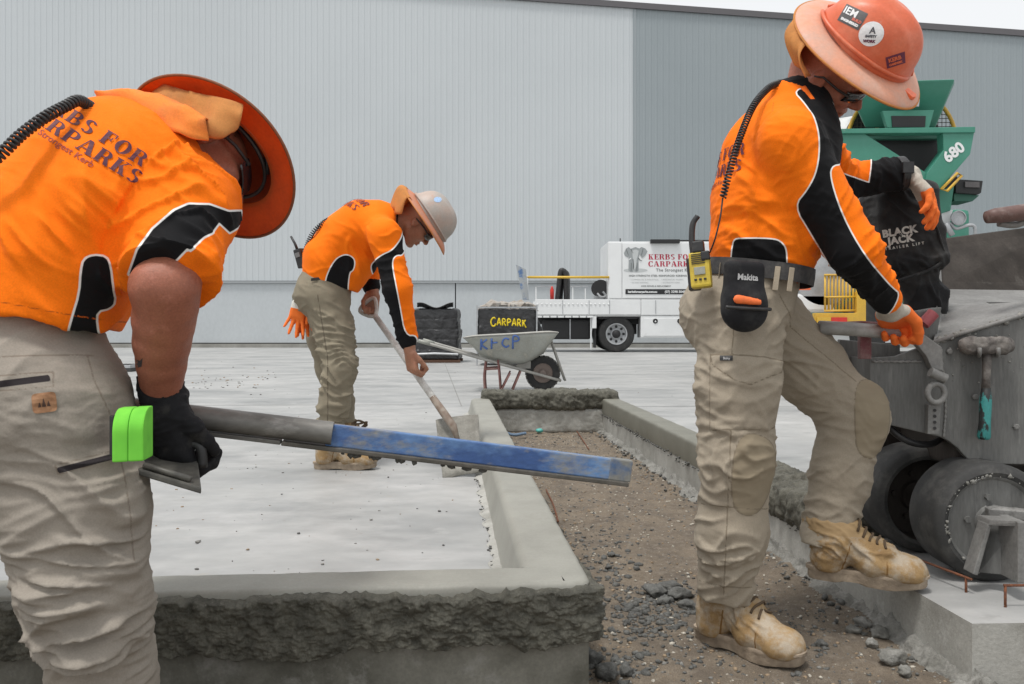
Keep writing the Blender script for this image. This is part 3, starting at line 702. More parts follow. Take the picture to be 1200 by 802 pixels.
def smoothpoly(p, n=4):
    p = np.asarray(p, float)
    for k in range(n-2):
        a = np.roll(p, -1, 0); p = np.stack([.75*p+.25*a, .25*p+.75*a], 1).reshape(-1, 2)
    return p
class Pattern:
    """sewing pattern: panels drawn on a plane across the garment and carried through it along one direction"""
    def __init__(s, centre, d=None):
        s.c = np.asarray(centre, float); s.d = unit(s.c-np.array([0, 0, CAMZ])) if d is None else unit(d)
        s.x = unit(np.cross(s.d, (0, 0, 1))); s.y = np.cross(s.x, s.d)
    def uv(s, p): p = np.atleast_2d(p)-s.c; return np.stack([p@s.x, p@s.y], 1)
    def poly(s, pts, Y, sm=0):
        q = s.uv(np.array([P(a, b, Y) for a, b in pts])); return smoothpoly(q, 2+sm) if sm else q
    def dist(s, v, pts, Y, sm=0): return polydist(s.uv(v), s.poly(pts, Y, sm))
    def line(s, v, pts, Y):
        q = s.uv(v); L = s.uv(np.array([P(a, b, Y) for a, b in pts])); d = np.full(len(q), 1e9)
        for a, b in zip(L[:-1], L[1:]):
            e = b-a; w = q-a; t = np.clip((w@e)/(e@e), 0, 1); d = np.minimum(d, np.linalg.norm(w-t[:, None]*e, axis=1))
        return d
def segdist(v, pts):
    d = np.full(len(v), 1e9); pts = np.asarray(pts, float)
    for a, b in zip(pts[:-1], pts[1:]):
        e = b-a; w = v-a; t = np.clip((w@e)/(e@e), 0, 1); d = np.minimum(d, np.linalg.norm(w-t[:, None]*e, axis=1))
    return d
def add_head(S, c, f, u, k=.012, jaw=1.0):
    """face looks along f, crown along u; c is between the ears"""
    f = unit(f); u = unit(np.asarray(u)-f*np.dot(u, f)); s = np.cross(f, u); A = np.stack([f, s, u], 1)
    L = lambda a, b, d: c+f*a+s*b+u*d
    S.ell(L(-.014, 0, .036), (.099, .078, .088), A, .02)
    S.ell(L(.040, 0, -.028), (.058, .062, .078), A, .03)
    for e in (-1, 1):
        S.cone(L(.0, .052*e, -.052), L(.066, .024*e, -.096*jaw), .020, .019, .02)
        S.ell(L(.068, .040*e, -.020), (.026, .024, .022), A, .02)
        S.cone(L(.088, .012*e, .022), L(.076, .046*e, .020), .011, .009, .012)
    S.ell(L(.080, 0, -.100*jaw), (.020, .024, .018), A, .016)
    for e in (-1, 1): S.ell(L(.098, .032*e, .004), (.014, .016, .010), A, .008, sub=True)
    for e in (-1, 1): S.ell(L(.084, .031*e, .003), (.011, .012, .011), A, .004)
    S.cone(L(.094, 0, .010), L(.117, 0, -.026), .0085, .0125, .010)
    for e in (-1, 1): S.ell(L(.104, .013*e, -.030), (.012, .009, .008), A, .006)
    S.ell(L(.095, 0, -.058), (.012, .026, .0065), A, .005); S.ell(L(.094, 0, -.071), (.012, .022, .0075), A, .005)
    S.ell(L(.108, 0, -.0640), (.008, .026, .0022), A, .003, sub=True)
    for e in (-1, 1):
        S.ell(L(-.006, .079*e, -.004), (.020, .009, .032), A, .006); S.ell(L(.0, .088*e, -.002), (.011, .006, .018), A, .004, sub=True)
        S.ell(L(-.002, .080*e, -.028), (.010, .007, .010), A, .006)
    return s
def add_hand(S, w, d, n, curl, thumb=(.5, .5), k=.006, sc=1.0, spread=.0, side=1, thick=1.0):
    """w: wrist; d: along the fingers; n: palm-facing normal; curl: 4 x 3 joint angles (degrees) towards n; side=+1 puts the thumb on d x n"""
    d = unit(d); n = unit(np.asarray(n)-d*np.dot(n, d)); t = np.cross(d, n)*side
    pc = w+d*.055*sc; A = np.stack([d, t, n], 1)
    S.rbox(pc, np.array([.050, .041, .015*thick])*sc, .014*sc, A, .012)
    S.cone(w-d*.02*sc, w+d*.03*sc, .026*sc, .024*sc, .014, flat=(n, .75))
    base = [(.100, .030), (.104, .010), (.101, -.011), (.092, -.031)]
    seg = [(.040, .026, .021), (.044, .029, .022), (.041, .027, .021), (.032, .021, .018)]; rad = [.0098, .0102, .0098, .0086]
    out = []
    for i in range(4):
        p = w+d*base[i][0]*sc+t*base[i][1]*sc; a = 0; pts = [w+d*(base[i][0]-.03)*sc+t*base[i][1]*sc, p]; rs_ = [rad[i]*1.15*thick*sc, rad[i]*1.1*thick*sc]
        fan = (base[i][1]/.03)*spread
        dd = unit(d+t*fan)
        for j in range(3):
            a += R(curl[i][j]); p = p+(dd*math.cos(a)+n*math.sin(a))*seg[i][j]*sc; pts.append(p); rs_.append(rad[i]*thick*sc*(1.0, .92, .8)[j])
        S.chain(pts, rs_, k*.7); out.append(pts)
    # thumb leaves the side of the palm near its base
    p0 = w+d*.022*sc+t*.030*sc; th = [p0]; o1, c1 = thumb
    dirs = [unit(d*.75+t*(.65*o1+.1)+n*.55*c1), unit(d*.9+t*.25*o1+n*.8*c1-t*.15*c1), unit(d*.9-t*.25*c1+n*.9*c1)]
    for L_, dv in zip((.042, .033, .026), dirs): th.append(th[-1]+dv*L_*sc)
    S.chain(th, [.0155*sc*thick, .0125*sc*thick, .0112*sc*thick, .0095*sc*thick], k)
    return out, th
def boot(parent, heel, fdir, up, m_up, m_sole, m_lace, L=.30, shaft=.155, lean=(0, 0, 0), vox=.0042, pitch=0, laces=True, m_toe=None):
    """heel: back of the sole at ground level"""
    f = unit(fdir); u = unit(np.asarray(up)-f*np.dot(up, f)); s = np.cross(f, u); k = L/.30; ln = np.asarray(lean)
    Q = lambda a, b, c: heel+(f*a+s*b+u*c)*k
    S = SDF(heel-.25, heel+.42, vox) if False else None
    cs = np.array([Q(a, b, c) for a in (-.05, .34) for b in (-.09, .09) for c in (-.02, .22)])+0; lo = np.minimum(cs.min(0), cs.min(0)+ln)-.02; hi = np.maximum(cs.max(0), cs.max(0)+ln)+.02
    S = SDF(lo, hi, vox); A = np.stack([f, s, u], 1)
    S.cone(Q(.052, 0, .055), Q(.058, 0, .11), .049*k, .050*k, .02)
    S.cone(Q(.06, 0, .09), Q(.062, 0, shaft)+ln, .052*k, .057*k, .02)
    S.cone(Q(.088, 0, .125), Q(.175, .002, .078), .045*k, .042*k, .035, flat=(s, 1.0))
    S.cone(Q(.165, .003, .060), Q(.245, .004, .047), .049*k, .042*k, .025, flat=(s, 1.08))
    S.ell(Q(.250, .004, .047), np.array([.050, .050, .037])*k, A, .018)
    S.cone(Q(.062, 0, shaft-.016)+ln*.9, Q(.062, 0, shaft)+ln, .060*k, .059*k, .008)
    S.ell(Q(.118, 0, .155), np.array([.014, .030, .035])*k, A, .012)
    S.plane_cut(Q(0, 0, .026), -u, .003); S.plane_cut(Q(.062, 0, shaft+.014)+ln, u, .004)
    v, fc = S.mesh(1); nr = vnorm(v, fc)
    h = (v-heel)@u; g = (v-heel)@f
    amp = .0055*sstep(.05, .09, h)*(1-sstep(.2, .24, g))
    v = v+nr*(amp*1.5*fold(v, u*.8+f*.5, 36, s, 8, heel[0]*10, 1.5)+.0022*fbm(v*28, 3))[:, None]
    v = v+nr*(.0022*(sstep(.205*k, .199*k, g)*0+sstep(.198*k, .206*k, g)*(1-sstep(.075, .08, h)*0)))[:, None]     # toe cap stands proud
    a_toe = np.where(h < .11*k, g-.222*k+.012*noise(v*40), -.05); a_cuff = h-(shaft-.022)*k
    bt = empty('boot', tuple(heel)); bt.parent = parent; bt.location = Vector(heel)-wloc(parent)
    mk('upper', v, fc, m_up, bt, smooth=True, attrs={'toe': a_toe, 'cuff': a_cuff, 'high': h, 'seam': np.minimum(np.abs(g-.09*k-(h-.05)*.3)+(h > .12)*.1, np.abs(g-.2*k)+.05*(h > .08))})
    # sole with heel step and welt
    out = []
    for t in np.linspace(0, 2*math.pi, 40, endpoint=False):
        ct, st_ = math.cos(t), math.sin(t); g_ = .148+.152*np.sign(ct)*abs(ct)**.8
        wdt = .034+.016*sstep(.10, .22, g_)-.004*sstep(.08, .13, g_)*(1-sstep(.13, .2, g_)); out.append((g_, wdt*np.sign(st_)*abs(st_)**.7+.004*sstep(.1, .25, g_)))
    n = len(out); vs_ = []; lay = [(.0, .97), (.006, 1.0), (.024, 1.0), (.027, 1.035), (.036, 1.035), (.039, .98)]
    for hh, sc_ in lay:
        for (g_, w_) in out:
            arch = .010*sstep(.075, .085, g_)*(1-sstep(.12, .135, g_)) if hh < .005 else 0
            spring = .010*sstep(.2, .3, g_)
            vs_.append(Q(.148+(g_-.148)*sc_, w_*sc_, hh+arch+spring*(1 if hh < .03 else .7)))
    ff_ = [(i*n+j, i*n+(j+1) % n, (i+1)*n+(j+1) % n, (i+1)*n+j) for i in range(len(lay)-1) for j in range(n)]+[tuple(range(n))[::-1], tuple((len(lay)-1)*n+j for j in range(n))]
    mk('sole', vs_, ff_, m_sole, bt, auto=40)
    if laces:
        lb = MB(); tr = bvh_of(v, fc)
        for i in range(5):
            t = i/4; c_ = np.array(Q(.132+.070*t, 0, .165-.05*t)); row = []
            for e in np.linspace(-.030, .030, 7):
                a_ = Vector(c_+s*e*k+u*.05); hit = tr.ray_cast(a_+Vector(f)*.0, Vector(-u-f*.12), .3)
                if hit[0] is not None: row.append(np.array(hit[0])+u*.003+s*0+f*.004*math.sin(e*90+i))
            if len(row) > 3: lb.tube(row, .0034, 6)
        c_ = None
        if lb.v:
            top = np.array(lb.v[0])
            lb.build('lace', m_lace, bt, smooth=True)
    return bt
def hard_hat(parent, c, f, u, m_dome, m_brim, m_flap, flap=None, brim=(.205, .19), dome=(.138, .112, .135), ridge=True, m_inner=None):
    """c: centre of the brim plane"""
    f = unit(f); u = unit(np.asarray(u)-f*np.dot(u, f)); s = np.cross(f, u)
    h = empty('hard_hat', tuple(c)); h.parent = parent; h.location = Vector(c)-wloc(parent)
    n = 72; m = 20; vs_ = []
    for i in range(m+1):
        a = R(90)*i/m
        for j in range(n):
            t = 2*math.pi*j/n; rr = math.cos(a)**.82; zz = math.sin(a)
            x = dome[0]*rr*math.cos(t); y = dome[1]*rr*math.sin(t); z = dome[2]*zz*(1-.06*(1-rr))
            rg = math.exp(-(y/.022)**2)*sstep(.1, .5, zz)*.008 if ridge else 0                  # central ridge
            sidel = math.exp(-((abs(y)-.055)/.010)**2)*sstep(.35, .7, zz)*.003
            lip = .007*math.exp(-((zz-.10)/.06)**2)
            q = 1+lip/.12; z += rg+sidel
            vs_.append(c+f*(x*q+.004)+s*y*q+u*z)
    ff_ = [(i*n+j, i*n+(j+1) % n, (i+1)*n+(j+1) % n, (i+1)*n+j) for i in range(m) for j in range(n)]
    d = mk('dome', vs_, ff_, m_dome, h, smooth=True)
    # front peak moulding and side slot
    mb = MB()
    for e in (-1, 1):
        pts_ = [c+f*(dome[0]*1.05*math.cos(R(t)))+s*e*dome[1]*1.06*math.sin(R(t))+u*(.014+.012*math.sin(R(t*1.2))) for t in range(8, 172, 8)]
        mb.tube(pts_, .0055, 8)
    mb.build('lower_rim', m_dome, h, smooth=True)
    vs_ = []; prof = [(.0, .006), (.25, .004), (.5, .0), (.75, -.006), (.93, -.014), (1, -.020), (1.0, -.023), (.92, -.018), (.7, -.010), (.4, -.004), (.0, .001)]
    for (t_, z) in prof:
        for j in range(n):
            t = 2*math.pi*j/n; ri = (.131, .106); x = (ri[0]+(brim[0]-ri[0])*t_)*math.cos(t); y = (ri[1]+(brim[1]-ri[1])*t_)*math.sin(t)
            wv = .006*t_*math.sin(2*t+.6)+.010*t_*math.cos(2*t)*-1
            vs_.append(c+f*(x+.004)+s*y+u*(z+wv))
    k_ = len(prof); ff_ = [(i*n+j, i*n+(j+1) % n, ((i+1))*n+(j+1) % n, ((i+1))*n+j) for i in range(k_-1) for j in range(n)]
    mk('brim', vs_, ff_, m_brim, h, smooth=True)
    mb = MB(); mb.tube([c+f*(brim[0]*math.cos(t)+.004)+s*brim[1]*math.sin(t)+u*(-.0215+.006*math.sin(2*t+.6)-.010*math.cos(2*t)) for t in np.linspace(0, 2*math.pi, n, endpoint=False)], .0032, 6, closed=True); mb.build('brim_edge', m_flap, h, smooth=True)
    return h, (f, s, u)
def cloth_patch(name, rows, m, parent, thick=.003):
    """rows: list of rows of points -> thin two-sided cloth"""
    g = np.asarray(rows, float); a, b = g.shape[:2]; v = g.reshape(-1, 3); I = np.arange(a*b).reshape(a, b)
    f = np.stack([I[:-1, :-1].ravel(), I[1:, :-1].ravel(), I[1:, 1:].ravel(), I[:-1, 1:].ravel()], 1)
    nr = vnorm(v, f); v2 = v-nr*thick; f2 = f[:, ::-1]+len(v)
    rim = []; bd = list(I[0, :])+list(I[1:, -1])+list(I[-1, -2::-1])+list(I[-2:0:-1, 0]); n = len(v)
    for i in range(len(bd)): p, q = bd[i], bd[(i+1) % len(bd)]; rim.append((p, q, q+n, p+n))
    return mk(name, np.vstack([v, v2]), np.vstack([f, f2, np.array(rim)]), m, parent, smooth=True)
def coil(path, r, pitch, wire, n=10):
    """curly radio lead along a path"""
    p = spline(path, 24); d = np.r_[0, np.cumsum(np.linalg.norm(np.diff(p, axis=0), axis=1))]; L = d[-1]
    tt = np.arange(0, L, pitch/n); q = np.stack([np.interp(tt, d, p[:, c]) for c in range(3)], 1); T = np.gradient(q, axis=0); T /= np.linalg.norm(T, axis=1)[:, None]
    ref = np.cross(T, (0, 1, .3)); ref /= np.linalg.norm(ref, axis=1)[:, None]; b_ = np.cross(T, ref); a = tt/pitch*2*math.pi
    return q+r*(np.cos(a)[:, None]*ref+np.sin(a)[:, None]*b_)
def band(name, c, ax, trees, w, off, m, parent, n=64, R0=.178, th=.004):
    """a belt or strap lying round a body"""
    ax = unit(ax); x = unit(np.cross(ax, (0, 1, .1))); y = np.cross(ax, x); rr = np.zeros((3, n))
    for r_, hh in enumerate((-w/2, 0, w/2)):
        for j in range(n):
            a = 2*math.pi*j/n; dv = Vector(x*math.cos(a)+y*math.sin(a)); best = 0.05
            for t in trees:
                h = t.ray_cast(Vector(c+ax*hh)+dv*R0, -dv, R0)
                if h[0] is not None: best = max(best, R0-h[3])
            rr[r_, j] = best
    rad = rr.max(0); rad = .25*np.roll(rad, 1)+.5*rad+.25*np.roll(rad, -1)
    vs_ = []; prof = [(-w/2, off-th), (-w/2, off), (0, off+.001), (w/2, off), (w/2, off-th)]
    for (h, o_) in prof:
        for j in range(n): a = 2*math.pi*j/n; vs_.append(c+ax*h+(x*math.cos(a)+y*math.sin(a))*(rad[j]+o_))
    ff_ = [(i*n+j, i*n+(j+1) % n, (i+1)*n+(j+1) % n, (i+1)*n+j) for i in range(4) for j in range(n)]
    mk(name, vs_, ff_, m, parent, auto=50); return lambda a: c+(x*math.cos(a)+y*math.sin(a))*(np.interp(a % (2*math.pi), np.arange(n)*2*math.pi/n, rad))
def on_surf(tree, px, py, Y, off=0):
    """point where the line from the viewer's side meets a surface, pushed out by off"""
    o_ = Vector((0, 0, CAMZ)); d_ = Vector(P(px, py, Y))-o_; d_.normalize(); h = tree.ray_cast(o_, d_, 50)
    return (np.array(h[0])-np.array(d_)*off, np.array(h[1])) if h[0] is not None else (P(px, py, Y), -np.array(d_))
M_boot = fabric('tan_boot_leather', (.33, .222, .11), [('cuff', (.31, .215, .115), 'in', 0), ('seam', (.2, .11, .04), 'line', .002), ], .75, col2=(.225, .14, .066), scale=16, lo=.45, hi=.72, third=(.39, .33, .255), tscale=19, tlo=.45, thi=.62, weave=500, bump=.3, sheen=0)
M_sole = mat('dusty_boot_sole', (.36, .29, .215), .9, col2=(.21, .165, .12), scale=30, fine=.2, bump=.6, bscale=120)
M_lace = mat('brown_lace', (.09, .06, .035), .9)
M_hatclean = mat('worn_orange_hat_shell', (.62, .125, .05), .42, col2=(.72, .22, .12), scale=11, lo=.45, hi=.72, third=(.48, .34, .28), tscale=26, tlo=.66, thi=.9, fine=.06, bump=.06, bscale=60)
M_brim = mat('faded_pink_orange_brim', (.66, .30, .19), .6, col2=(.56, .34, .26), scale=14, third=(.38, .30, .26), tscale=26, tlo=.62, thi=.85, fine=.06)
M_flap = fabric('sun_bleached_orange_flap', (.72, .33, .11), [], .9, col2=(.60, .28, .11), scale=18, third=(.45, .30, .20), tscale=30, weave=700)
translucent(M_flap, .35)
M_blackplastic = mat('black_plastic', (.018, .018, .019), .45, col2=(.05, .048, .045), scale=25, lo=.5, hi=.8, fine=.1)
M_lens = mat('dark_lens', (.012, .013, .016), .08, spec=.8, fine=0)
# ================================================================= WORKER stepping up beside the kerbing machine
M_tr1 = fabric('khaki_work_trousers', (.325, .281, .219), [('knee', (.255, .212, .150), 'in', 0), ('seam', (.20, .165, .12), 'line', .0019)], .9, col2=(.272, .232, .179), scale=5, lo=.42, hi=.7, third=(.22, .185, .145), tscale=9, tlo=.62, thi=.85, bump=.35)
M_sh1 = fabric('hi_vis_orange_shirt', ORANGE, [('blk', BLACKC, 'in', 0), ('seam', (.45, .09, .01), 'line', .0012), ('pipe', PIPE, 'line', .0017)], .8, col2=(.82, .145, .006), scale=3, lo=.5, hi=.8, bump=.2)
def worker1():
    root = empty('person', tuple(P(880, 765, 2.30)), 'worker in orange and black shirt stepping one boot onto the slab beside the kerbing machine', 'person')
    Yc = 2.36
    # ---- trousers
    S = SDF((.36, 2.02, -.14), (1.14, 2.72, .92), .0052)
    A0 = P(872, 352, Yc)
    sx = unit((.12, -1, 0))                                       # towards his right side (near)
    hipN, hipF = P(864, 375, 2.285), P(893, 372, 2.45)
    S.cone(P(880, 316, Yc), P(872, 352, Yc), .122, .130, .03, flat=(sx, 1.22))
    S.ell(P(850, 368, Yc), (.125, .165, .12), None, .05)
    leg1 = [hipN, P(864, 450, 2.26), P(864, 540, 2.235), P(857, 620, 2.25), P(848, 702, 2.275)]
    S.chain(leg1, [.108, .104, .091, .088, .071], .03)
    leg2 = [hipF, P(945, 430, 2.46), P(1001, 487, 2.43), P(984, 556, 2.42), P(969, 636, 2.40)]
    S.chain(leg2, [.112, .102, .086, .080, .073], .03)
    S.cone(P(1012, 470, 2.42), P(1016, 505, 2.42), .055, .05, .03)       # padded knee
    S.plane_cut(P(847, 703, 2.27), P(847, 709, 2.27)-P(852, 660, 2.27), .003)
    S.plane_cut(P(884, 312, Yc), V(.12, 0, 1), .003)
    v, f = S.mesh(2)
    # cut the far leg at its hem
    nr = vnorm(v, f)
    d1 = segdist(v, leg1); d2 = segdist(v, leg2); n1 = d1 < d2+.0
    z = v[:, 2]; low = sstep(.35, -.12, z)
    a1 = unit(leg1[4]-leg1[1]); a2 = unit(leg2[4]-leg2[2]); t2 = unit(leg2[2]-leg2[0])
    disp = np.zeros(len(v))
    wl1 = n1*1.0; wl2 = 1-wl1
    # stacked creases above the hems and behind the knees, long drag lines on the thighs
    disp += wl1*(.0075*near(v, P(855, 665, 2.2), .13)+.0075*near(v, P(845, 560, 2.2), .10)+.004)*fold(v, a1*.9+V(.35, 0, .0), 19, V(1, 0, .3), 5.5, 1)
    disp += wl1*.0055*near(v, P(850, 455, 2.2), .2)*fold(v, V(.5, 0, .9), 15, V(.9, 0, -.5), 4, 2)
    disp += wl1*.006*near(v, P(830, 470, 2.2), .12)*fold(v, V(.2, 0, 1), 22, V(1, 0, .2), 5, 3)
    disp += wl2*(.007*near(v, P(965, 600, 2.4), .11)+.005*near(v, P(985, 530, 2.4), .1)+.002)*fold(v, a2*.9+V(.3, 0, 0), 20, V(1, 0, .25), 5, 4)
    disp += wl2*.006*near(v, P(925, 430, 2.35), .16)*fold(v, V(.55, 0, .75), 15, V(.8, 0, -.6), 3.5, 5)
    disp += .007*near(v, P(905, 390, 2.25), .12)*fold(v, V(.75, 0, -.6), 17, V(.6, 0, .75), 4, 6)
    disp += .0018*fbm(v*11, 3)+.0012*fold(v, V(.3, .2, 1), 42, V(1, 0, .2), 9, 8)
    v = v+nr*(disp*np.where(n1, 1.15, 1.6))[:, None]
    pt = Pattern(P(880, 520, 2.2))
    c1 = n1
    pock = np.where(n1, pt.dist(v, [(832, 416), (835, 415), (918, 422), (921, 432), (908, 500), (900, 505), (860, 503), (832, 505)], 2.18, 0), -1)
    front = (v[:, 1] < 2.34)
    pock = np.where(front, pock, -1.)
    v = v+nr*(.0045*sstep(-.001, .004, pock))[:, None]
    flap_d = np.where(n1 & front, pt.dist(v, [(832, 414), (919, 421), (916, 436), (880, 452), (862, 447), (835, 428)], 2.18), -1.)
    v = v+nr*(.003*sstep(-.001, .003, flap_d))[:, None]
    k1 = np.where(n1 & (v[:, 1] < 2.36), pt.dist(v, [(866, 506), (902, 512), (912, 540), (900, 585), (884, 606), (860, 600), (856, 560)], 2.17, 2), -1.)
    k2 = np.where(~n1, pt.dist(v, [(1002, 442), (1040, 446), (1045, 500), (1028, 540), (1004, 534), (1000, 500)], 2.36, 2), -1.)
    knee = np.maximum(k1, k2); v = v+nr*(.002*sstep(-.001, .003, knee))[:, None]
    seam = np.minimum(np.abs(pock), np.abs(flap_d))
    L_ = lambda pts, Y: pt.line(v, pts, Y)
    seam = np.minimum(seam, np.where(n1 & front, np.minimum(L_([(862, 345), (858, 420)], 2.2), L_([(857, 505), (848, 700)], 2.18)), 1))
    seam = np.minimum(seam, np.where(n1, np.minimum(L_([(818, 684), (882, 690)], 2.2), L_([(820, 592), (900, 597)], 2.18)), 1))
    seam = np.minimum(seam, np.where(~n1, np.minimum(L_([(938, 612), (1004, 616)], 2.36), L_([(925, 385), (1003, 448)], 2.38)), 1))
    seam = np.minimum(seam, np.minimum(np.abs(k1), np.abs(k2)))
    seam = np.minimum(seam, np.where(front, L_([(912, 352), (938, 395)], 2.3), 1))
    # hems: open the far leg by trimming below its plane
    hp = P(968, 642, 2.40); hn = unit(leg2[4]-leg2[3]); below = (~n1) & (((v-hp)@hn) > 0)
    v[below] -= np.outer(((v[below]-hp)@hn), hn)*.98
    tro = mk('trousers', v, f, M_tr1, root, smooth=True, attrs={'knee': knee, 'seam': seam}); tv, tf = v, f
    tt = bvh_of(v, f)
    q, nq = on_surf(tt, 848, 418, 2.2, .002)
    # small woven label on the pocket
    M_ = frame(P(849, 420, 2.16), unit((1, .35, -.02)), unit((0, 0, 1)), V(0, -1, 0))
    lv, lf = np.array([(-.014, -.006, 0), (.024, -.006, 0), (.024, .007, 0), (-.014, .007, 0)]), [(0, 1, 2, 3)]
    decal('pocket_label', lv, lf, M_, tt, unit(P(849, 420, 2.2)-V(0, 0, CAMZ)), M_blackplastic, tro, .002, .008)
    tx = text_polys('Bisley', .009); M_[:3, 3] = P(851.5, 420, 2.16)
    decal('label_text', tx[0], tx[1], M_, tt, unit(P(851, 420, 2.2)-V(0, 0, CAMZ)), mat('label_white', (.7, .7, .7), .8), tro, .0035, .006)
    # ---- shirt
    S = SDF((.46, 1.98, .70), (1.24, 2.84, 1.46), .0050)
    S.chain([P(890, 316, Yc), P(893, 285, Yc), P(902, 235, Yc), P(917, 188, Yc), P(927, 158, Yc), P(938, 128, Yc)], [.118, .132, .135, .136, .118, .075], .03, flat=(sx, 1.28))
    S.chain([P(914, 120, Yc), P(902, 180, Yc), P(894, 235, Yc)], [.055, .112, .126], .04, flat=(sx, 1.28))
    S.ell(P(905, 292, Yc), (.118, .15, .075), None, .04)                      # slack over the belt
    nb, nt_ = P(938, 130, Yc), P(953, 101, Yc-.01)
    S.cone(nb, nt_, .072, .062, .025)
    S.plane_cut(P(888, 314, Yc), V(-.12, 0, -1), .003); S.plane_cut(nt_, nt_-nb, .003)
    shN, elN, wrN = P(928, 168, 2.185), P(1000, 293, 2.17), P(1038, 350, 2.28)
    arm1 = [P(912, 150, 2.27), shN, elN, wrN]
    S.chain(arm1, [.07, .078, .061, .045], .035)
    shF, elF, wrF = P(940, 160, 2.54), P(985, 214, 2.66), P(1050, 204, 2.66)
    arm2 = [P(930, 150, 2.45), shF, elF, wrF]
    S.chain(arm2, [.07, .073, .062, .050], .03)
    v, f = S.mesh(2); nr = vnorm(v, f); dA = segdist(v, arm1[1:]); dB = segdist(v, arm2[1:]); dT = segdist(v, [P(893, 285, Yc), P(917, 188, Yc), P(938, 128, Yc)])
    isA = (dA < .095) & (dA < dT*.72) & (v[:, 1] < 2.4); isB = (dB < .09) & (dB < dT*.8) & (v[:, 1] > 2.45)
    ua = unit(elN-shN); fa = unit(wrN-elN)
    disp = .0022*fbm(v*7, 3)+.0012*fold(v, V(.4, .3, .8), 26, V(1, 0, -.3), 6, 2)
    T_ = ~isA & ~isB
    disp += T_*.0085*near(v, P(905, 285, 2.25), .13)*fold(v, V(.25, 0, 1), 17, V(1, .3, -.25), 4, 11)
    disp += T_*.007*near(v, P(890, 230, 2.25), .16)*fold(v, V(.75, 0, .65), 11, V(.65, 0, -.75), 3, 12)
    disp += T_*.005*near(v, P(920, 250, 2.22), .12)*fold(v, V(.9, 0, .35), 15, V(.3, 0, -.9), 3.5, 13)
    disp += isA*(.005*near(v, elN, .11)+.0035*near(v, wrN, .10)+.0022)*fold(v, ua+V(.1, 0, .25), 22, V(.8, 0, .6), 6, 14)
    disp += isB*(.006)*fold(v, V(1, 0, .2), 20, V(0, .3, 1), 5, 15)
    v = v+nr*(disp*1.7)[:, None]
    pt = Pattern(P(945, 220, 2.15)); Y_ = 2.13
    nearside = v[:, 1] < 2.40
    blkA = pt.dist(v, [(927, 98), (944, 118), (955, 138), (961, 165), (958, 199), (947, 222), (930, 242), (950, 275), (985, 335), (1012, 372), (1040, 392), (1062, 352), (1050, 342), (1039, 330), (1012, 298), (988, 255), (974, 214), (973, 195), (990, 192), (1000, 160), (985, 120), (962, 92)], Y_, 2)
    blkA = np.where(nearside, blkA, -1.)
    low = pt.dist(v, [(857, 283), (864, 280), (905, 279), (917, 283), (923, 295), (921, 330), (852, 330), (854, 300)], 2.2, 2); low = np.where(nearside & ~isA, low, -1.)
    # far sleeve: orange above, black below and at the cuff
    farB = np.where(v[:, 1] > 2.42, pt.dist(v, [(960, 199), (988, 204), (1018, 214), (1022, 185), (1080, 180), (1080, 250), (960, 260)], 2.62), -1.)
    blk = np.maximum(np.maximum(blkA, low), farB)
    collar = pt.dist(v, [(930, 104), (945, 118), (958, 132), (972, 148), (985, 150), (960, 88), (930, 90)], 2.2); ring = ((v-nt_)@unit(nt_-nb)) > -.035
    blk = np.where(ring & (segdist(v, [nb, nt_]) < .1), np.maximum(blk, .004), blk)
    pipe = np.where(ring, 1., blk)
    seam = np.where(nearside & ~isA, pt.line(v, [(906, 118), (903, 160), (908, 200)], 2.2), 1.)
    sh = mk('shirt', v, f, M_sh1, root, smooth=True, attrs={'blk': blk, 'pipe': pipe, 'seam': seam}); ts = bvh_of(v, f)
    # collar stand with orange facing
    ax = unit(nt_-nb); mb = MB()
    mb.lathe(nb, ax, [(.075, .020), (.072, .05), (.069, .072), (.064, .073), (.064, .04)], 40); mb.build('collar', fabric('black_collar', BLACKC), sh, smooth=True)
    mb = MB(); mb.tube([P(941, 104, 2.27), P(950, 118, 2.245), P(961, 133, 2.245), P(972, 147, 2.255)], [.010, .012, .012, .009], 8); mb.build('collar_facing', fabric('orange_facing', (.9, .17, .02)), sh, smooth=True)
    # print on the back: seen at a grazing angle
    bd = unit((.93, .30, -.12)); px_ = unit((.31, -.95, 0)); M_ = frame(P(905, 205, Yc)-bd*.3, px_, np.cross(px_, bd)*-1 if False else unit(np.cross(px_, -bd))*-1, -bd)
    yv = unit(np.cross(-bd, px_)); M_ = frame(P(905, 205, Yc)-bd*.3, px_, yv, -bd); M_print = mat('dark_print', (.10, .02, .035), .8)
    for s_, dy in (('KERBS FOR', .042), ('CARPARKS', -.012)):
        vv, ff_ = serif_polys(s_, .034); vv = vv+[0, dy*.85, 0]; decal('print', vv-[.075, 0, 0], ff_, M_, ts, bd, M_print, sh, .002, .012)
    tx = text_polys('The Strongest Kerb', .026); decal('print', tx[0]*.85-[.075, .045, 0], tx[1], M_, ts, bd, M_print, sh, .002, .012)
    # ---- body: head, neck, arms and legs in one skin
    u = DV(1005, 60, .655, .69, -.40); fw = DV(990, 90, .70, -.70, -.04); hc = P(974, 84, 2.32)
    S = SDF((.40, 1.98, -.12), (1.32, 2.86, 1.62), .0052)
    side = add_head(S, hc, fw, u)
    fw = unit(fw); uu = unit(u-fw*np.dot(u, fw))
    S.cone(hc-fw*.045-uu*.03, P(943, 128, Yc), .058, .062, .03)
    S.cone(hc-fw*.01-uu*.07, P(950, 125, Yc-.01), .045, .05, .03)
    S.chain([P(890, 330, Yc), P(902, 235, Yc), P(925, 160, Yc)], [.10, .11, .10], .02, flat=(sx, 1.25))
    S.chain([shN, elN, wrN, P(1044, 364, 2.31)], [.05, .042, .031, .028], .02); S.chain([shF, elF, wrF, P(1066, 208, 2.66)], [.05, .042, .032, .029], .02)
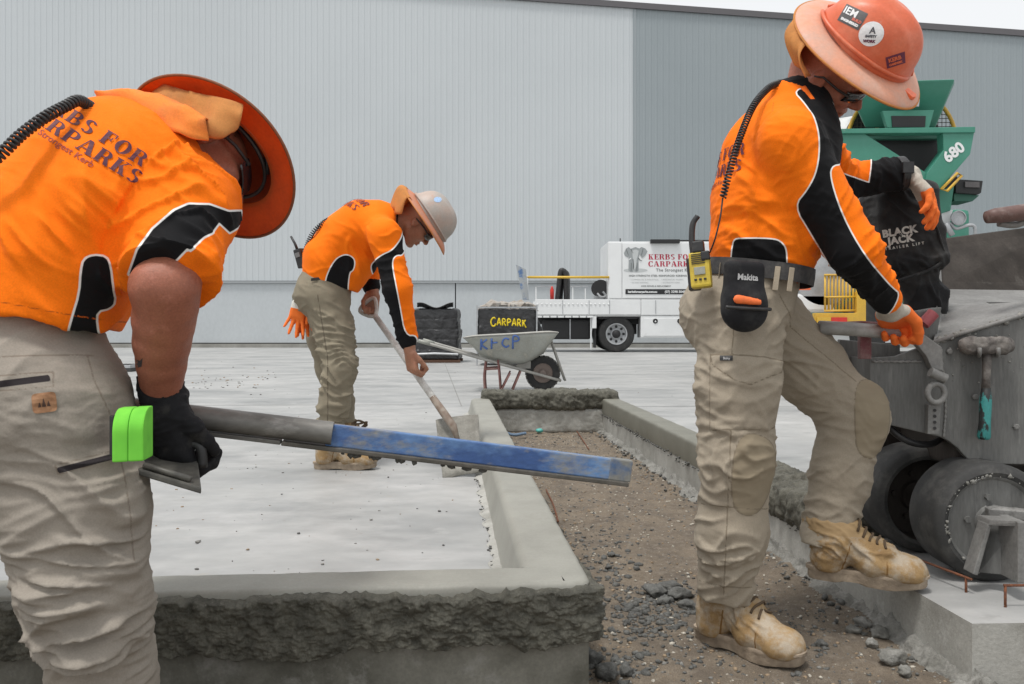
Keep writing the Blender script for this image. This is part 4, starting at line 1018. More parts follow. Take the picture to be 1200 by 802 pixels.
    S.chain([hipN, leg1[2], leg1[3]], [.08, .06, .045], .02); S.chain([hipF, leg2[2], leg2[3]], [.08, .06, .045], .02)
    v, f = S.mesh(1); nr = vnorm(v, f); v = v+nr*(.0008*fbm(v*60, 2))[:, None]
    bod = mk('body', v, f, M_skin, root, smooth=True); tb = bvh_of(v, f)
    # stubble / grey sideburn, wrap glasses
    def L(a, b, c_): return hc+fw*a+side*b+uu*c_
    for e in (-1, 1):
        gl = MB(); gl.tube([L(.086, .070*e, .012), L(.05, .083*e, .013), L(.0, .086*e, .014), L(-.02, .084*e, .0)], [.0035, .0035, .003, .003], 6); gl.build('glasses_arm', M_blackplastic, bod, smooth=True)
    rows = [[L(.108+.006*(1-abs(t)*1.0)-.030*t*t-.004*abs(h_), .072*t, .006+h_*(.020-.004*abs(t))) for t in np.linspace(-1, 1, 15)] for h_ in np.linspace(-1, 1, 6)]
    cloth_patch('glasses_lens', rows, M_lens, bod, .002)
    # ---- hat
    hcen = P(1012, 54, 2.285)
    hat, (F_, S_, U_) = hard_hat(root, hcen, fw, u, M_hatclean, M_brim, M_flap)
    # flap from the rear of the brim
    rows = []
    for t in np.linspace(0, 1, 16):
        row = []
        for a in np.linspace(128, 246, 30):
            ca, sa = math.cos(R(a)), math.sin(R(a)); top = hcen+F_*(.170*ca)+S_*(.160*sa)-U_*.016
            out_ = unit(F_*ca*.8+S_*sa); wv = .010*math.sin(a*.16+1)+.006*math.sin(a*.4)
            inw = 1-.18*t
            p = hcen+(top-hcen)*inw+V(-.055, -.02, -.150)*t*(1-.3*abs(a-188)/58)+out_*(wv*t*1.3+.03*math.sin(t*math.pi)*.9)+V(-.032, -.01, .012)*math.sin(t*math.pi)*(1-abs(a-188)/75)
            row.append(p)
        rows.append(row)
    cloth_patch('neck_flap', rows, M_flap, hat, .003)
    th = bvh_of(*[(lambda o_: (np.array([x.co[:] for x in o_.data.vertices])+np.array(wloc(o_)), [tuple(q.vertices) for q in o_.data.polygons]))(o_) for o_ in hat.children if o_.name.startswith('dome')][0])
    def sticker(px, py, poly, m, name='sticker', ang=0, txt=(), off=.001):
        q, nn = on_surf(th, px, py, 2.2); vw = unit(P(px, py, 2.2)-V(0, 0, CAMZ)); x0 = unit(np.cross(vw, (0, 0, 1))); y0 = np.cross(x0, vw); c_, s_ = math.cos(R(ang)), math.sin(R(ang))
        x_ = x0*c_+y0*s_; y_ = -x0*s_+y0*c_; M_ = frame(q, x_, y_, -vw)
        pv = np.array([(a, b, 0) for a, b in poly]); o_ = decal(name, pv, [tuple(range(len(pv)))], M_, th, vw, m, hat, off, .006)
        for (s2, size, dx, dy, mm) in txt:
            tv_, tf_ = text_polys(s2, size, .0006); decal('sticker_text', tv_+[dx, dy, 0], tf_, M_, th, vw, mm, o_, off+.0012, .006)
    wh_ = mat('sticker_white', (.75, .75, .75), .5); dk_ = mat('sticker_charcoal', (.09, .085, .085), .5); pu_ = mat('sticker_plum', (.12, .02, .05), .5); gr_ = mat('sticker_ink', (.08, .08, .09), .6)
    sticker(999, 20, [(-.030, -.022), (.030, -.022), (.030, .022), (-.030, .022)], dk_, ang=-32, txt=[('IEM', .024, -.010, .008, wh_), ('BUILD', .009, .014, -.004, mat('sticker_red', (.6, .15, .1), .5)), ('ENGINEERED', .008, 0, -.014, wh_)])
    sticker(1021, 40, [(.030*math.cos(t), .030*math.sin(t)) for t in np.linspace(0, 2*math.pi, 28, endpoint=False)], wh_, ang=-10, txt=[('A', .022, .002, .008, gr_), ('SAFETY', .008, 0, -.006, gr_), ('WORK', .009, -.002, -.018, pu_)])
    sticker(1049, 71, [(-.022, -.014), (.022, -.014), (.026, .014), (-.020, .014)], pu_, ang=12, txt=[('KERB', .013, 0, .003, M_hatclean), ('CARPARK', .007, 0, -.008, M_hatclean)])
    # translucent vent window moulded in the brim
    mb = MB(); c_ = hcen+F_*.168+S_*.028-U_*.004; pts_ = [(c_+F_*a+S_*b+U_*.004) for a, b in [(.022, -.016), (.026, .0), (.018, .014), (-.008, .012), (-.014, .0), (-.006, -.014)]]
    mb.prism(pts_, -U_*.012); mb.build('brim_window', mat('bright_orange_insert', (.85, .16, .05), .35), hat, bevel=.002)
    # ---- belt and what hangs on it
    bc = P(885, 321, Yc); bax = unit(V(.13, 0, 1)); belt = band('belt', bc, bax, [tt, ts], .045, .006, mat('black_belt', (.03, .03, .032), .7, col2=(.07, .065, .06), scale=30), root)
    bo = [c for c in root.children if c.name.startswith('belt')][0]; bt_ = bvh_of(np.array([x.co[:] for x in bo.data.vertices])+np.array(wloc(bo)), [tuple(q.vertices) for q in bo.data.polygons])
    for px in (842, 926, 910):
        q, nn = on_surf(bt_, px, 324+ (px-880)*.08, 2.2, 0); vw = unit(q-V(0, 0, CAMZ)); x_ = unit(np.cross(nn, bax)); mb = MB(); mb.box(q+nn*.002, (.014, .004, .062), np.stack([x_, nn, bax], 1)); mb.build('belt_loop', fabric('belt_loop_khaki', (.40, .34, .26)), root, bevel=.0015)
    # ---- boots
    h1 = P(818, 746, 2.36); h1[2] = -.150; t1 = P(943, 786, 2.135); t1[2] = -.150
    boot(root, h1, t1-h1, V(0, 0, 1), M_boot, M_sole, M_lace, L=np.linalg.norm(t1-h1)*.99, shaft=.178, lean=V(.012, -.01, 0))
    h2 = P(948, 676, 2.40); t2_ = P(1067, 693, 2.30); h2[2] = .008; t2_[2] = .004
    boot(root, h2, t2_-h2, V(0, 0, 1), M_boot, M_sole, M_lace, L=.30, shaft=.155, lean=V(-.01, .02, 0))
    # ---- gloves
    M_gl = fabric('grey_knit_orange_dipped_glove', (.46, .42, .36), [('dip', (.80, .17, .035), 'in', 0)], .8, col2=(.36, .33, .28), scale=30, third=(.6, .2, .08), tscale=20, tlo=.7, thi=.9)
    S = SDF((.86, 2.16, .58), (1.28, 2.56, .88), .0032)
    w1 = P(1044, 364, 2.31); d_ = unit(V(.50, .80, -.30)); n_ = unit(V(.05, -.3, -1))
    cur = [(50, 78, 50), (62, 82, 50), (66, 84, 50), (68, 84, 50)]
    add_hand(S, w1+d_*.005, d_, n_, cur, (.5, .9), sc=1.08, side=-1, thick=1.12)
    S.cone(P(1038, 350, 2.28), w1, .034, .033, .01)
    v, f = S.mesh(1); nr = vnorm(v, f); along = (v-w1)@d_; disp = .0016*fold(v, d_, 55, np.cross(d_, n_), 10, 3); v = v+nr*disp[:, None]
    mk('glove', v, f, M_gl, root, smooth=True, attrs={'dip': np.where(((v-w1)@n_) > -.030, along-.018, along-.03)})
    S = SDF((1.08, 2.44, .92), (1.46, 2.90, 1.30), .0032)
    w2 = P(1066, 206, 2.655); d2_ = unit(P(1094, 236, 2.60)-w2); n2_ = unit(V(-.62, -.12, -.75)); n2_ = unit(V(-.75, .25, -.62))
    add_hand(S, w2, d2_, n2_, [(18, 25, 15), (24, 30, 18), (26, 32, 20), (28, 34, 20)], (.3, .35), sc=1.0, side=1, thick=1.12, spread=.10)
    S.cone(P(1056, 203, 2.66), w2, .034, .033, .01)
    v, f = S.mesh(1); nr = vnorm(v, f); along = (v-w2)@d2_; v = v+nr*(.0016*fold(v, d2_, 55, np.cross(d2_, n2_), 10, 5))[:, None]
    mk('glove', v, f, M_gl, root, smooth=True, attrs={'dip': along-.088+.9*np.maximum(0, ((v-w2)@n2_)-.01)})
    # wrist watch
    ax = unit(w2-elF); mb = MB(); mb.lathe(P(1055, 204, 2.66), ax, [(.052, -.012), (.054, -.010), (.054, .010), (.052, .012)], 28); c_ = P(1055, 204, 2.66)+V(0, -.052, .01); mb.box(c_, (.034, .012, .034)); mb.build('watch', M_blackplastic, root, bevel=.001)
    return root, tt, ts, bt_
w1_root, w1_tt, w1_ts, w1_belt = worker1()

# radio on the belt -----------------------------------------------------
M_yel = mat('scuffed_yellow_plastic', (.62, .47, .045), .5, col2=(.52, .38, .05), scale=18, third=(.25, .2, .08), tscale=40, tlo=.62, thi=.8, fine=.08)
def radio1():
    c = P(821, 317, 2.20); r = empty('two_way_radio', tuple(c-V(0, 0, .05)), 'yellow two-way radio clipped to the belt of the standing worker', 'radio')
    x = unit((.93, -.34, .10)); z = unit((.12, .05, 1)); z = unit(z-x*np.dot(x, z)); y = np.cross(z, x); M_ = frame(c, x, y, z)
    mb = MB(M_); mb.box((0, 0, 0), (.052, .036, .092)); mb.build('casing', M_yel, r, bevel=.006)
    mb = MB(M_); mb.box((0, -.0195, -.004), (.028, .003, .020)); mb.build('screen', mat('radio_lcd', (.30, .31, .27), .25), r, bevel=.001)
    mb = MB(M_)
    for k in range(6): mb.box((-.002, -.019, .016+k*.0048), (.034, .003, .0018))
    mb.build('speaker_slots', M_blackplastic, r)
    mb = MB(M_)
    for i in range(3):
        mb.box((-.012+i*.012, -.0195, -.026), (.007, .003, .005))
    mb.build('buttons', M_blackplastic, r, bevel=.001)
    mb = MB(M_); mb.box((.0, -.004, .060), (.030, .03, .030)); mb.box((.017, -.012, .034), (.022, .02, .024)); mb.build('plug', M_blackplastic, r, bevel=.004)
    mb = MB(M_); mb.tube(spline([(-.016, .006, .045), (-.016, .006, .085), (-.010, .008, .125), (.004, .01, .145)], 8), [.008]*17+[.0075]*8, 10); mb.build('antenna', M_blackplastic, r, smooth=True)
    mb = MB(M_); mb.box((-.022, .028, -.004), (.03, .03, .085)); mb.build('clip', M_blackplastic, r, bevel=.004)
    path = [P(914, 97, 2.32), P(900, 104, 2.27), P(882, 126, 2.20), P(866, 165, 2.155), P(854, 205, 2.14), P(847, 232, 2.15)]
    mb = MB(); mb.tube(coil(path, .0075, .0085, .002), .0024, 6); mb.build('coiled_lead', M_blackplastic, r, smooth=True)
    mb = MB(); mb.tube(spline([P(847, 232, 2.15), P(844, 255, 2.145), P(838, 280, 2.15), P(832, 296, 2.18)], 6), .0022, 6); mb.build('lead', M_blackplastic, r, smooth=True)
radio1()
# tool pouch -------------------------------------------------------------
def pouch():
    c = P(873, 350, 2.115); r = empty('tape_pouch', tuple(c-V(0, 0, .09)), 'black belt pouch with an orange pull tab at the standing worker\'s hip', 'pouch')
    S = SDF(c-.16, c+.16, .0036); x = unit((.94, .22, -.04)); y = unit((-.22, .94, 0)); A = np.stack([x, y, np.cross(x, y)], 1)
    S.rbox(c+V(0, .012, .042), (.050, .024, .052), .016, A, .01); S.ell(c+V(0, .006, -.028), (.062, .036, .056), A, .03)
    v, f = S.mesh(1); mk('pouch_body', v, f, fabric('black_cordura', (.018, .018, .02), [], .75, col2=(.04, .04, .04), scale=30), r, smooth=True)
    t = bvh_of(v, f); d = unit(c-V(0, 0, CAMZ)); M_ = frame(c, x, unit(np.cross(d, x))*-1 if np.cross(d, x)[2] < 0 else unit(np.cross(d, x)), -d)
    tx = text_polys('Makita', .021, .0006); decal('logo', tx[0]+[.004, .052, 0], tx[1], M_, t, d, mat('grey_print', (.42, .42, .42), .7), r, .0015, .01)
    S = SDF(c-.16, c+.16, .0036); S.cone(c+V(-.026, -.034, -.003), c+V(.026, -.030, -.010), .012, .008, .006, flat=(V(0, 1, 0), .6)); v, f = S.mesh(1); mk('orange_tab', v, f, mat('orange_rubber', (.80, .16, .035), .6), r, smooth=True)
    mb = MB(); mb.tube(spline([c+x*a+V(0, -.03-.012*math.cos(a*25), -.026+.35*a*a) for a in np.linspace(-.06, .06, 9)], 4), .0045, 8); mb.build('rim', M_blackplastic, r, smooth=True)
pouch()
# ================================================================= WORKER stooping with the shovel
M_tr2 = fabric('olive_khaki_trousers', (.245, .215, .158), [('seam', (.13, .11, .08), 'line', .003)], .9, col2=(.20, .172, .125), scale=6, third=(.17, .145, .11), tscale=10, tlo=.64, thi=.8, bump=.35)
M_sh2 = fabric('bright_orange_shirt', ORANGE, [('blk', BLACKC, 'in', 0), ('pipe', PIPE, 'line', .003)], .8, col2=(.82, .145, .006), scale=3, lo=.5, hi=.8, bump=.2)
M_hatpale = mat('dusty_pale_orange_shell', (.42, .33, .28), .5, col2=(.36, .33, .30), scale=9, lo=.42, hi=.62, third=(.52, .20, .12), tscale=7, tlo=.58, thi=.72, fine=.06)
M_brim2 = mat('rust_orange_brim', (.55, .19, .09), .6, col2=(.45, .22, .15), scale=14, fine=.06)
def worker2():
    root = empty('person', tuple(P(400, 550, 4.25)), 'worker bent over a long shovel on the slab left of the kerb', 'person'); Y = 4.40
    sx = unit((.1, -1, 0))
    leg1 = [P(384, 352, 4.34), P(393, 395, 4.32), P(398, 432, 4.28), P(392, 470, 4.28), P(388, 503, 4.30)]
    leg2 = [P(376, 352, 4.52), P(380, 395, 4.58), P(388, 432, 4.62), P(398, 470, 4.68), P(404, 498, 4.72)]
    S = SDF((-1.22, 4.0, 0.0), (-.70, 5.0, 1.15), .0075)
    S.cone(P(384, 326, Y), P(380, 345, Y), .125, .135, .03, flat=(sx, 1.2)); S.ell(P(371, 345, Y), (.105, .16, .12), None, .05)
    S.chain(leg1, [.108, .090, .080, .075, .066], .04); S.chain(leg2, [.10, .088, .078, .070, .063], .04)
    S.plane_cut(P(384, 326, Y), unit(P(392, 300, Y)-P(378, 345, Y)), .004); S.plane_cut(P(388, 505, 4.3), V(0, 0, -1), .004)
    v, f = S.mesh(2); nr = vnorm(v, f); n1 = segdist(v, leg1) < segdist(v, leg2)
    disp = .002*fbm(v*8, 3)+(.010*near(v, P(398, 430, 4.2), .16)+.012*near(v, P(390, 490, 4.25), .12)+.006*near(v, P(392, 375, 4.2), .2)+.004)*fold(v, V(.3, 0, 1), 17, V(1, .2, .25), 4, 21)
    v = v+nr*(disp*1.6)[:, None]; pt = Pattern(P(385, 400, 4.25))
    seam = np.where(v[:, 1] < 4.4, np.minimum(pt.line(v, [(372, 345), (384, 420), (384, 495)], 4.2), pt.line(v, [(363, 320), (376, 326)], 4.22)), 1.)
    tro = mk('trousers', v, f, M_tr2, root, smooth=True, attrs={'seam': seam})
    tt = bvh_of(v, f)
    mb = MB(); q, nn = on_surf(tt, 371, 327, 4.2, .004); x_, y_, d_ = VF(371, 327); mb.box(q, (.055, .006, .014), np.stack([unit(x_+.22*y_*-1*0+y_*.16), d_, y_], 1)); mb.build('pocket_zip', M_blackplastic, tro, bevel=.001)
    # shirt
    sp = [P(384, 326, Y), P(388, 305, Y), P(404, 280, Y), P(425, 265, Y), P(446, 262, Y), P(460, 262, Y)]
    S = SDF((-1.2, 3.95, .45), (-.42, 4.85, 1.42), .0070)
    S.chain(sp, [.128, .135, .128, .128, .110, .075], .04, flat=(sx, 1.28))
    S.cone(P(400, 320, Y), P(418, 300, Y), .10, .10, .05, flat=(sx, 1.2)); S.cone(P(408, 337, Y), P(425, 310, Y), .055, .07, .05, flat=(sx, 1.5))   # belly hanging forward
    nb, nt_ = P(458, 260, Y), P(470, 260, Y-.01); S.cone(nb, nt_, .075, .062, .03)
    S.plane_cut(P(382, 332, Y), unit(P(376, 350, Y)-P(392, 300, Y)), .004); S.plane_cut(nt_, nt_-nb, .004)
    arm1 = [P(440, 268, 4.28), P(451, 276, 4.20), P(466, 338, 4.17), P(478, 399, 4.22)]; S.chain(arm1, [.075, .074, .066, .050], .05)
    arm2 = [P(440, 272, 4.5), P(444, 285, 4.60), P(430, 318, 4.66), P(435, 336, 4.60)]; S.chain(arm2, [.07, .07, .062, .05], .04)
    v, f = S.mesh(2); nr = vnorm(v, f); dA = segdist(v, arm1[1:]); dT = segdist(v, sp); isA = (dA < .1) & (dA < dT*.75) & (v[:, 1] < 4.38)
    disp = .0028*fbm(v*6, 3)+(~isA)*(.010*near(v, P(415, 305, 4.2), .16)*fold(v, V(.8, 0, .5), 12, V(-.4, 0, .9), 3, 31)+.006*near(v, P(395, 300, 4.2), .2)*fold(v, V(.6, 0, .8), 13, V(.8, 0, -.6), 3, 32))+isA*.005*fold(v, V(.3, 0, 1), 18, V(1, 0, .3), 5, 33)
    v = v+nr*(disp*1.5)[:, None]; pt = Pattern(P(440, 320, 4.15)); nsd = v[:, 1] < 4.42
    blkA = pt.dist(v, [(465, 252), (474, 262), (472, 275), (468, 283), (459, 294), (449, 298), (440, 304), (433, 312), (440, 330), (452, 372), (462, 412), (490, 412), (490, 394), (475, 394), (469, 360), (463, 330), (459, 307), (464, 299), (473, 300), (480, 280), (485, 255)], 4.13, 2)
    low = np.where(~isA, pt.dist(v, [(380, 330), (384, 318), (392, 304), (402, 298), (410, 299), (416, 305), (414, 317), (408, 320), (406, 360), (380, 345)], 4.18, 2), -1.)
    blk = np.where(nsd, np.maximum(blkA, low), -1.); blk = np.where(segdist(v, [nb, nt_]) < .085, np.maximum(blk, np.where(((v-nb)@unit(nt_-nb)) > .01, .004, -1)), blk)
    blk = np.where((segdist(v, arm2[2:]) < .075) & (v[:, 1] > 4.42) & (v[:, 2] < P(430, 327, 4.6)[2]), .01, blk)
    sh = mk('shirt', v, f, M_sh2, root, smooth=True, attrs={'blk': blk, 'pipe': blk}); ts = bvh_of(v, f)
    bd = unit(V(.45, .45, -.72)); px_ = unit(V(.42, -.85, -.1)); px_ = unit(px_-bd*np.dot(px_, bd)); yv = unit(np.cross(-bd, px_)); M_ = frame(P(414, 250, 4.33)-bd*.25, px_, yv, -bd); M_print = mat('faded_print', (.16, .035, .03), .8)
    for s_, dy in (('KERBS FOR', .045), ('CARPARKS', -.012)):
        vv, ff_ = serif_polys(s_, .038); decal('print', vv+[-.07, dy*.9+.02, 0], ff_, M_, ts, bd, M_print, sh, .003, .02)
    # body
    u = DV(503, 256, .857, .515, -.06); fw = DV(500, 265, .515, -.857, .05); fw = unit(fw-u*np.dot(fw, u)); hcen = P(502, 256, 4.40); hc = hcen-u*.052-fw*.014
    S = SDF((-1.2, 3.95, .05), (-.35, 4.95, 1.45), .0062); side = add_head(S, hc, fw, u)
    S.cone(hc-fw*.045-u*.03, P(458, 262, Y), .056, .066, .03); S.chain(sp[1:5], [.10, .10, .10, .09], .02, flat=(sx, 1.25))
    S.chain(arm1[1:]+[P(480, 410, 4.22)], [.05, .045, .034, .030], .02); S.chain(arm2[1:]+[P(437, 344, 4.58)], [.05, .045, .034, .03], .02)
    S.chain([leg1[0], leg1[2], leg1[3]], [.08, .06, .045], .02); S.chain([leg2[0], leg2[2], leg2[3]], [.08, .06, .045], .02)
    S2 = S
    w = P(480, 410, 4.22); dh = unit(P(484, 436, 4.22)-w); add_hand(S, w, dh, V(.75, .6, .35), [(55, 75, 45)]*4, (.35, .8), side=1, sc=1.05)
    w_ = P(437, 343, 4.58); add_hand(S, w_, unit(V(-.1, -.1, -1)), V(.2, -.9, 0), [(50, 75, 45)]*4, (.4, .8), side=1, sc=1.0)
    v, f = S.mesh(1); nr = vnorm(v, f); bod = mk('body', v, f, M_skin2, root, smooth=True)
    def L(a, b, c_): return hc+fw*a+side*b+u*c_
    for e in (-1, 1): MB().tube([L(.086, .070*e, .012), L(.04, .084*e, .014), L(-.02, .084*e, .004)], .004, 6).build('glasses_arm', M_blackplastic, bod, smooth=True)
    rows = [[L(.108+.006*(1-abs(t))-.030*t*t, .072*t, .004+h_*(.020-.004*abs(t))) for t in np.linspace(-1, 1, 13)] for h_ in np.linspace(-1, 1, 5)]
    cloth_patch('glasses_lens', rows, M_lens, bod, .002)
    hat, (F_, S_, U_) = hard_hat(root, hcen, fw, u, M_hatpale, M_brim2, M_flap, brim=(.195, .18))
    rows = []
    for t in np.linspace(0, 1, 14):
        row = []
        for a in np.linspace(130, 240, 22):
            ca, sa = math.cos(R(a)), math.sin(R(a)); top = hcen+F_*(.19*ca)+S_*(.17*sa)-U_*.016
            p = top+V(-.120, -.02, -.085)*t*(1-.35*abs(a-188)/55)+V(0, 0, .06)*math.sin(t*math.pi)*(.7+.3*math.sin(a*.12))-(top-hcen)*.25*t+V(.5, 0, .5)*.014*math.sin(a*.21)*t
            row.append(p)
        rows.append(row)
    cloth_patch('neck_flap', rows, M_flap, hat, .004)
    th = [o_ for o_ in hat.children if o_.name.startswith('dome')][0]; th = bvh_of(np.array([x.co[:] for x in th.data.vertices])+np.array(wloc(th)), [tuple(q.vertices) for q in th.data.polygons])
    x_, y_, d_ = VF(514, 234); q, nn = on_surf(th, 513, 234, 4.3); M_ = frame(q, x_, y_, -d_); pv = np.array([(.02*math.cos(t), .014*math.sin(t), 0) for t in np.linspace(0, 6.28, 18, endpoint=False)]); decal('sticker', pv, [tuple(range(18))], M_, th, d_, mat('sticker_sky_blue', (.35, .5, .72), .5), hat, .0015, .01)
    # boots
    h1 = P(369, 550, 4.26); h1[2] = 0; boot(root, h1, V(1, -.02, 0), V(0, 0, 1), M_boot, M_sole, M_lace, L=.31, shaft=.17, vox=.006)
    h2 = P(391, 519, 4.83); h2[2] = 0; h2[1] = 4.80; bt = boot(root, h2, V(.96, .2, 0), V(0, 0, 1), M_boot, M_sole, M_lace, L=.30, shaft=.17, vox=.006)
    mb = MB()
    for e in (0, 1): mb.tube(spline([P(412, 497, 4.62), P(420, 493+e*4, 4.6), P(430, 498-e*3, 4.58), P(424, 501, 4.58)], 5), .006, 6)
    mb.build('lace_ends', M_lace, bt, smooth=True)
    return root
worker2()
def radio2():
    c = P(353, 303, 4.40); r = empty('two_way_radio', tuple(c-V(0, 0, .06)), 'black two-way radio clipped behind the stooping worker\'s waist', 'radio')
    A = rotm(V(.9, -.3, .25), V(-.25, 0, 1)); M_ = np.eye(4); M_[:3, :3] = A; M_[:3, 3] = c
    mb = MB(M_); mb.box((0, 0, 0), (.042, .05, .10)); mb.build('casing', M_blackplastic, r, bevel=.006)
    mb = MB(M_); mb.tube([(-.008, 0, .045), (-.012, 0, .08), (-.024, 0, .125)], [.008, .007, .006], 8); mb.build('antenna', M_blackplastic, r, smooth=True)
    mb = MB(M_); mb.box((.0, -.027, .018), (.026, .006, .024)); mb.build('screen', mat('dull_lcd', (.16, .16, .16), .3), r, bevel=.001)
    mb = MB(); mb.tube(coil([P(357, 295, 4.34), P(366, 274, 4.30), P(378, 262, 4.30), P(388, 256, 4.34)], .010, .012, .003), .0032, 6); mb.build('coiled_lead', M_blackplastic, r, smooth=True)
radio2()
M_og = fabric('orange_dipped_knit_glove', (.62, .60, .55), [('dip', (.82, .18, .035), 'in', 0)], .85, col2=(.5, .47, .42), scale=20)
def spare_gloves():
    for k, (px, py, dx, lab) in enumerate([(352, 352, -.22, 'spare orange dipped glove with splayed fingers hanging from the stooping worker\'s back pocket'), (356, 354, .05, 'spare orange dipped glove with closed fingers hanging beside its pair at the back pocket')]):
        w = P(px, py, 4.33+.05*k); S = SDF(w+V(-.16, -.12, -.25), w+V(.12, .12, .06), .0055); d = unit(V(dx, 0, -1))
        add_hand(S, w, d, V(.2, -1, 0), [(8, 10, 6), (4, 8, 5), (10, 12, 8), (14, 10, 8)], (.7, .2), sc=.95, side=1 if k else -1, spread=.32-.2*k, thick=1.0)
        S.cone(w-d*.035, w, .03, .026, .01); v, f = S.mesh(1); o = mk('work_glove', v, f, M_og, None, smooth=True, attrs={'dip': (v-w)@d-.045}); tag(o, lab, 'glove', 'spare gloves in a back pocket')
spare_gloves()
def shovel():
    a, b = P(440, 371, 4.50), P(527, 494, 4.16); r = empty('shovel', tuple(P(540, 558, 4.05)), 'worn square-mouth shovel with a white handle held by the stooping worker', 'shovel')
    M_wh = mat('worn_white_shaft', (.60, .59, .56), .55, col2=(.42, .40, .37), scale=22, third=(.14, .13, .12), tscale=30, tlo=.62, thi=.75)
    mb = MB(); mb.tube([a, a+(b-a)*.5, b], [.016, .017, .018], 12); mb.build('shaft', M_wh, r, smooth=True)
    x = unit(b-a); s_ = unit(np.cross(x, (0, 1, .1))); g = a-x*.01
    mb = MB(); mb.tube(spline([a, a-x*.03+s_*.028, a-x*.085+s_*.052, a-x*.105+s_*.03, a-x*.105-s_*.03, a-x*.085-s_*.052, a-x*.03-s_*.028, a], 5), .0105, 8); mb.build('d_grip', M_wh, r, smooth=True)
    tl, tr, bl, br = P(511, 492, 4.22), P(560, 486, 4.24), P(519, 562, 4.00), P(564, 553, 4.02); rows = []
    for t in np.linspace(0, 1, 10):
        row = []
        for s2 in np.linspace(0, 1, 10):
            p = (tl*(1-s2)+tr*s2)*(1-t)+(bl*(1-s2)+br*s2)*t; p = p+V(0, .05, 0)*(1-(2*s2-1)**2)*(1-.6*t)+V(0, .012, 0)*noise(np.array([[s2*3, t*3, 1.]]))[0]; row.append(p)
        rows.append(row)
    M_bl = mat('mortar_caked_steel', (.24, .233, .205), .75, col2=(.16, .155, .135), scale=12, third=(.32, .31, .285), tscale=20, bump=.4, bscale=60); cloth_patch('blade', rows, M_bl, r, .004)
    mb = MB(); mb.tube([b-x*.16, b-x*.05, b+x*.03, P(538, 520, 4.13)], [.018, .021, .020, .008], 10); mb.build('socket', mat('rusty_socket', (.27, .23, .19), .7, col2=(.16, .11, .08), scale=30), r, smooth=True)
shovel()
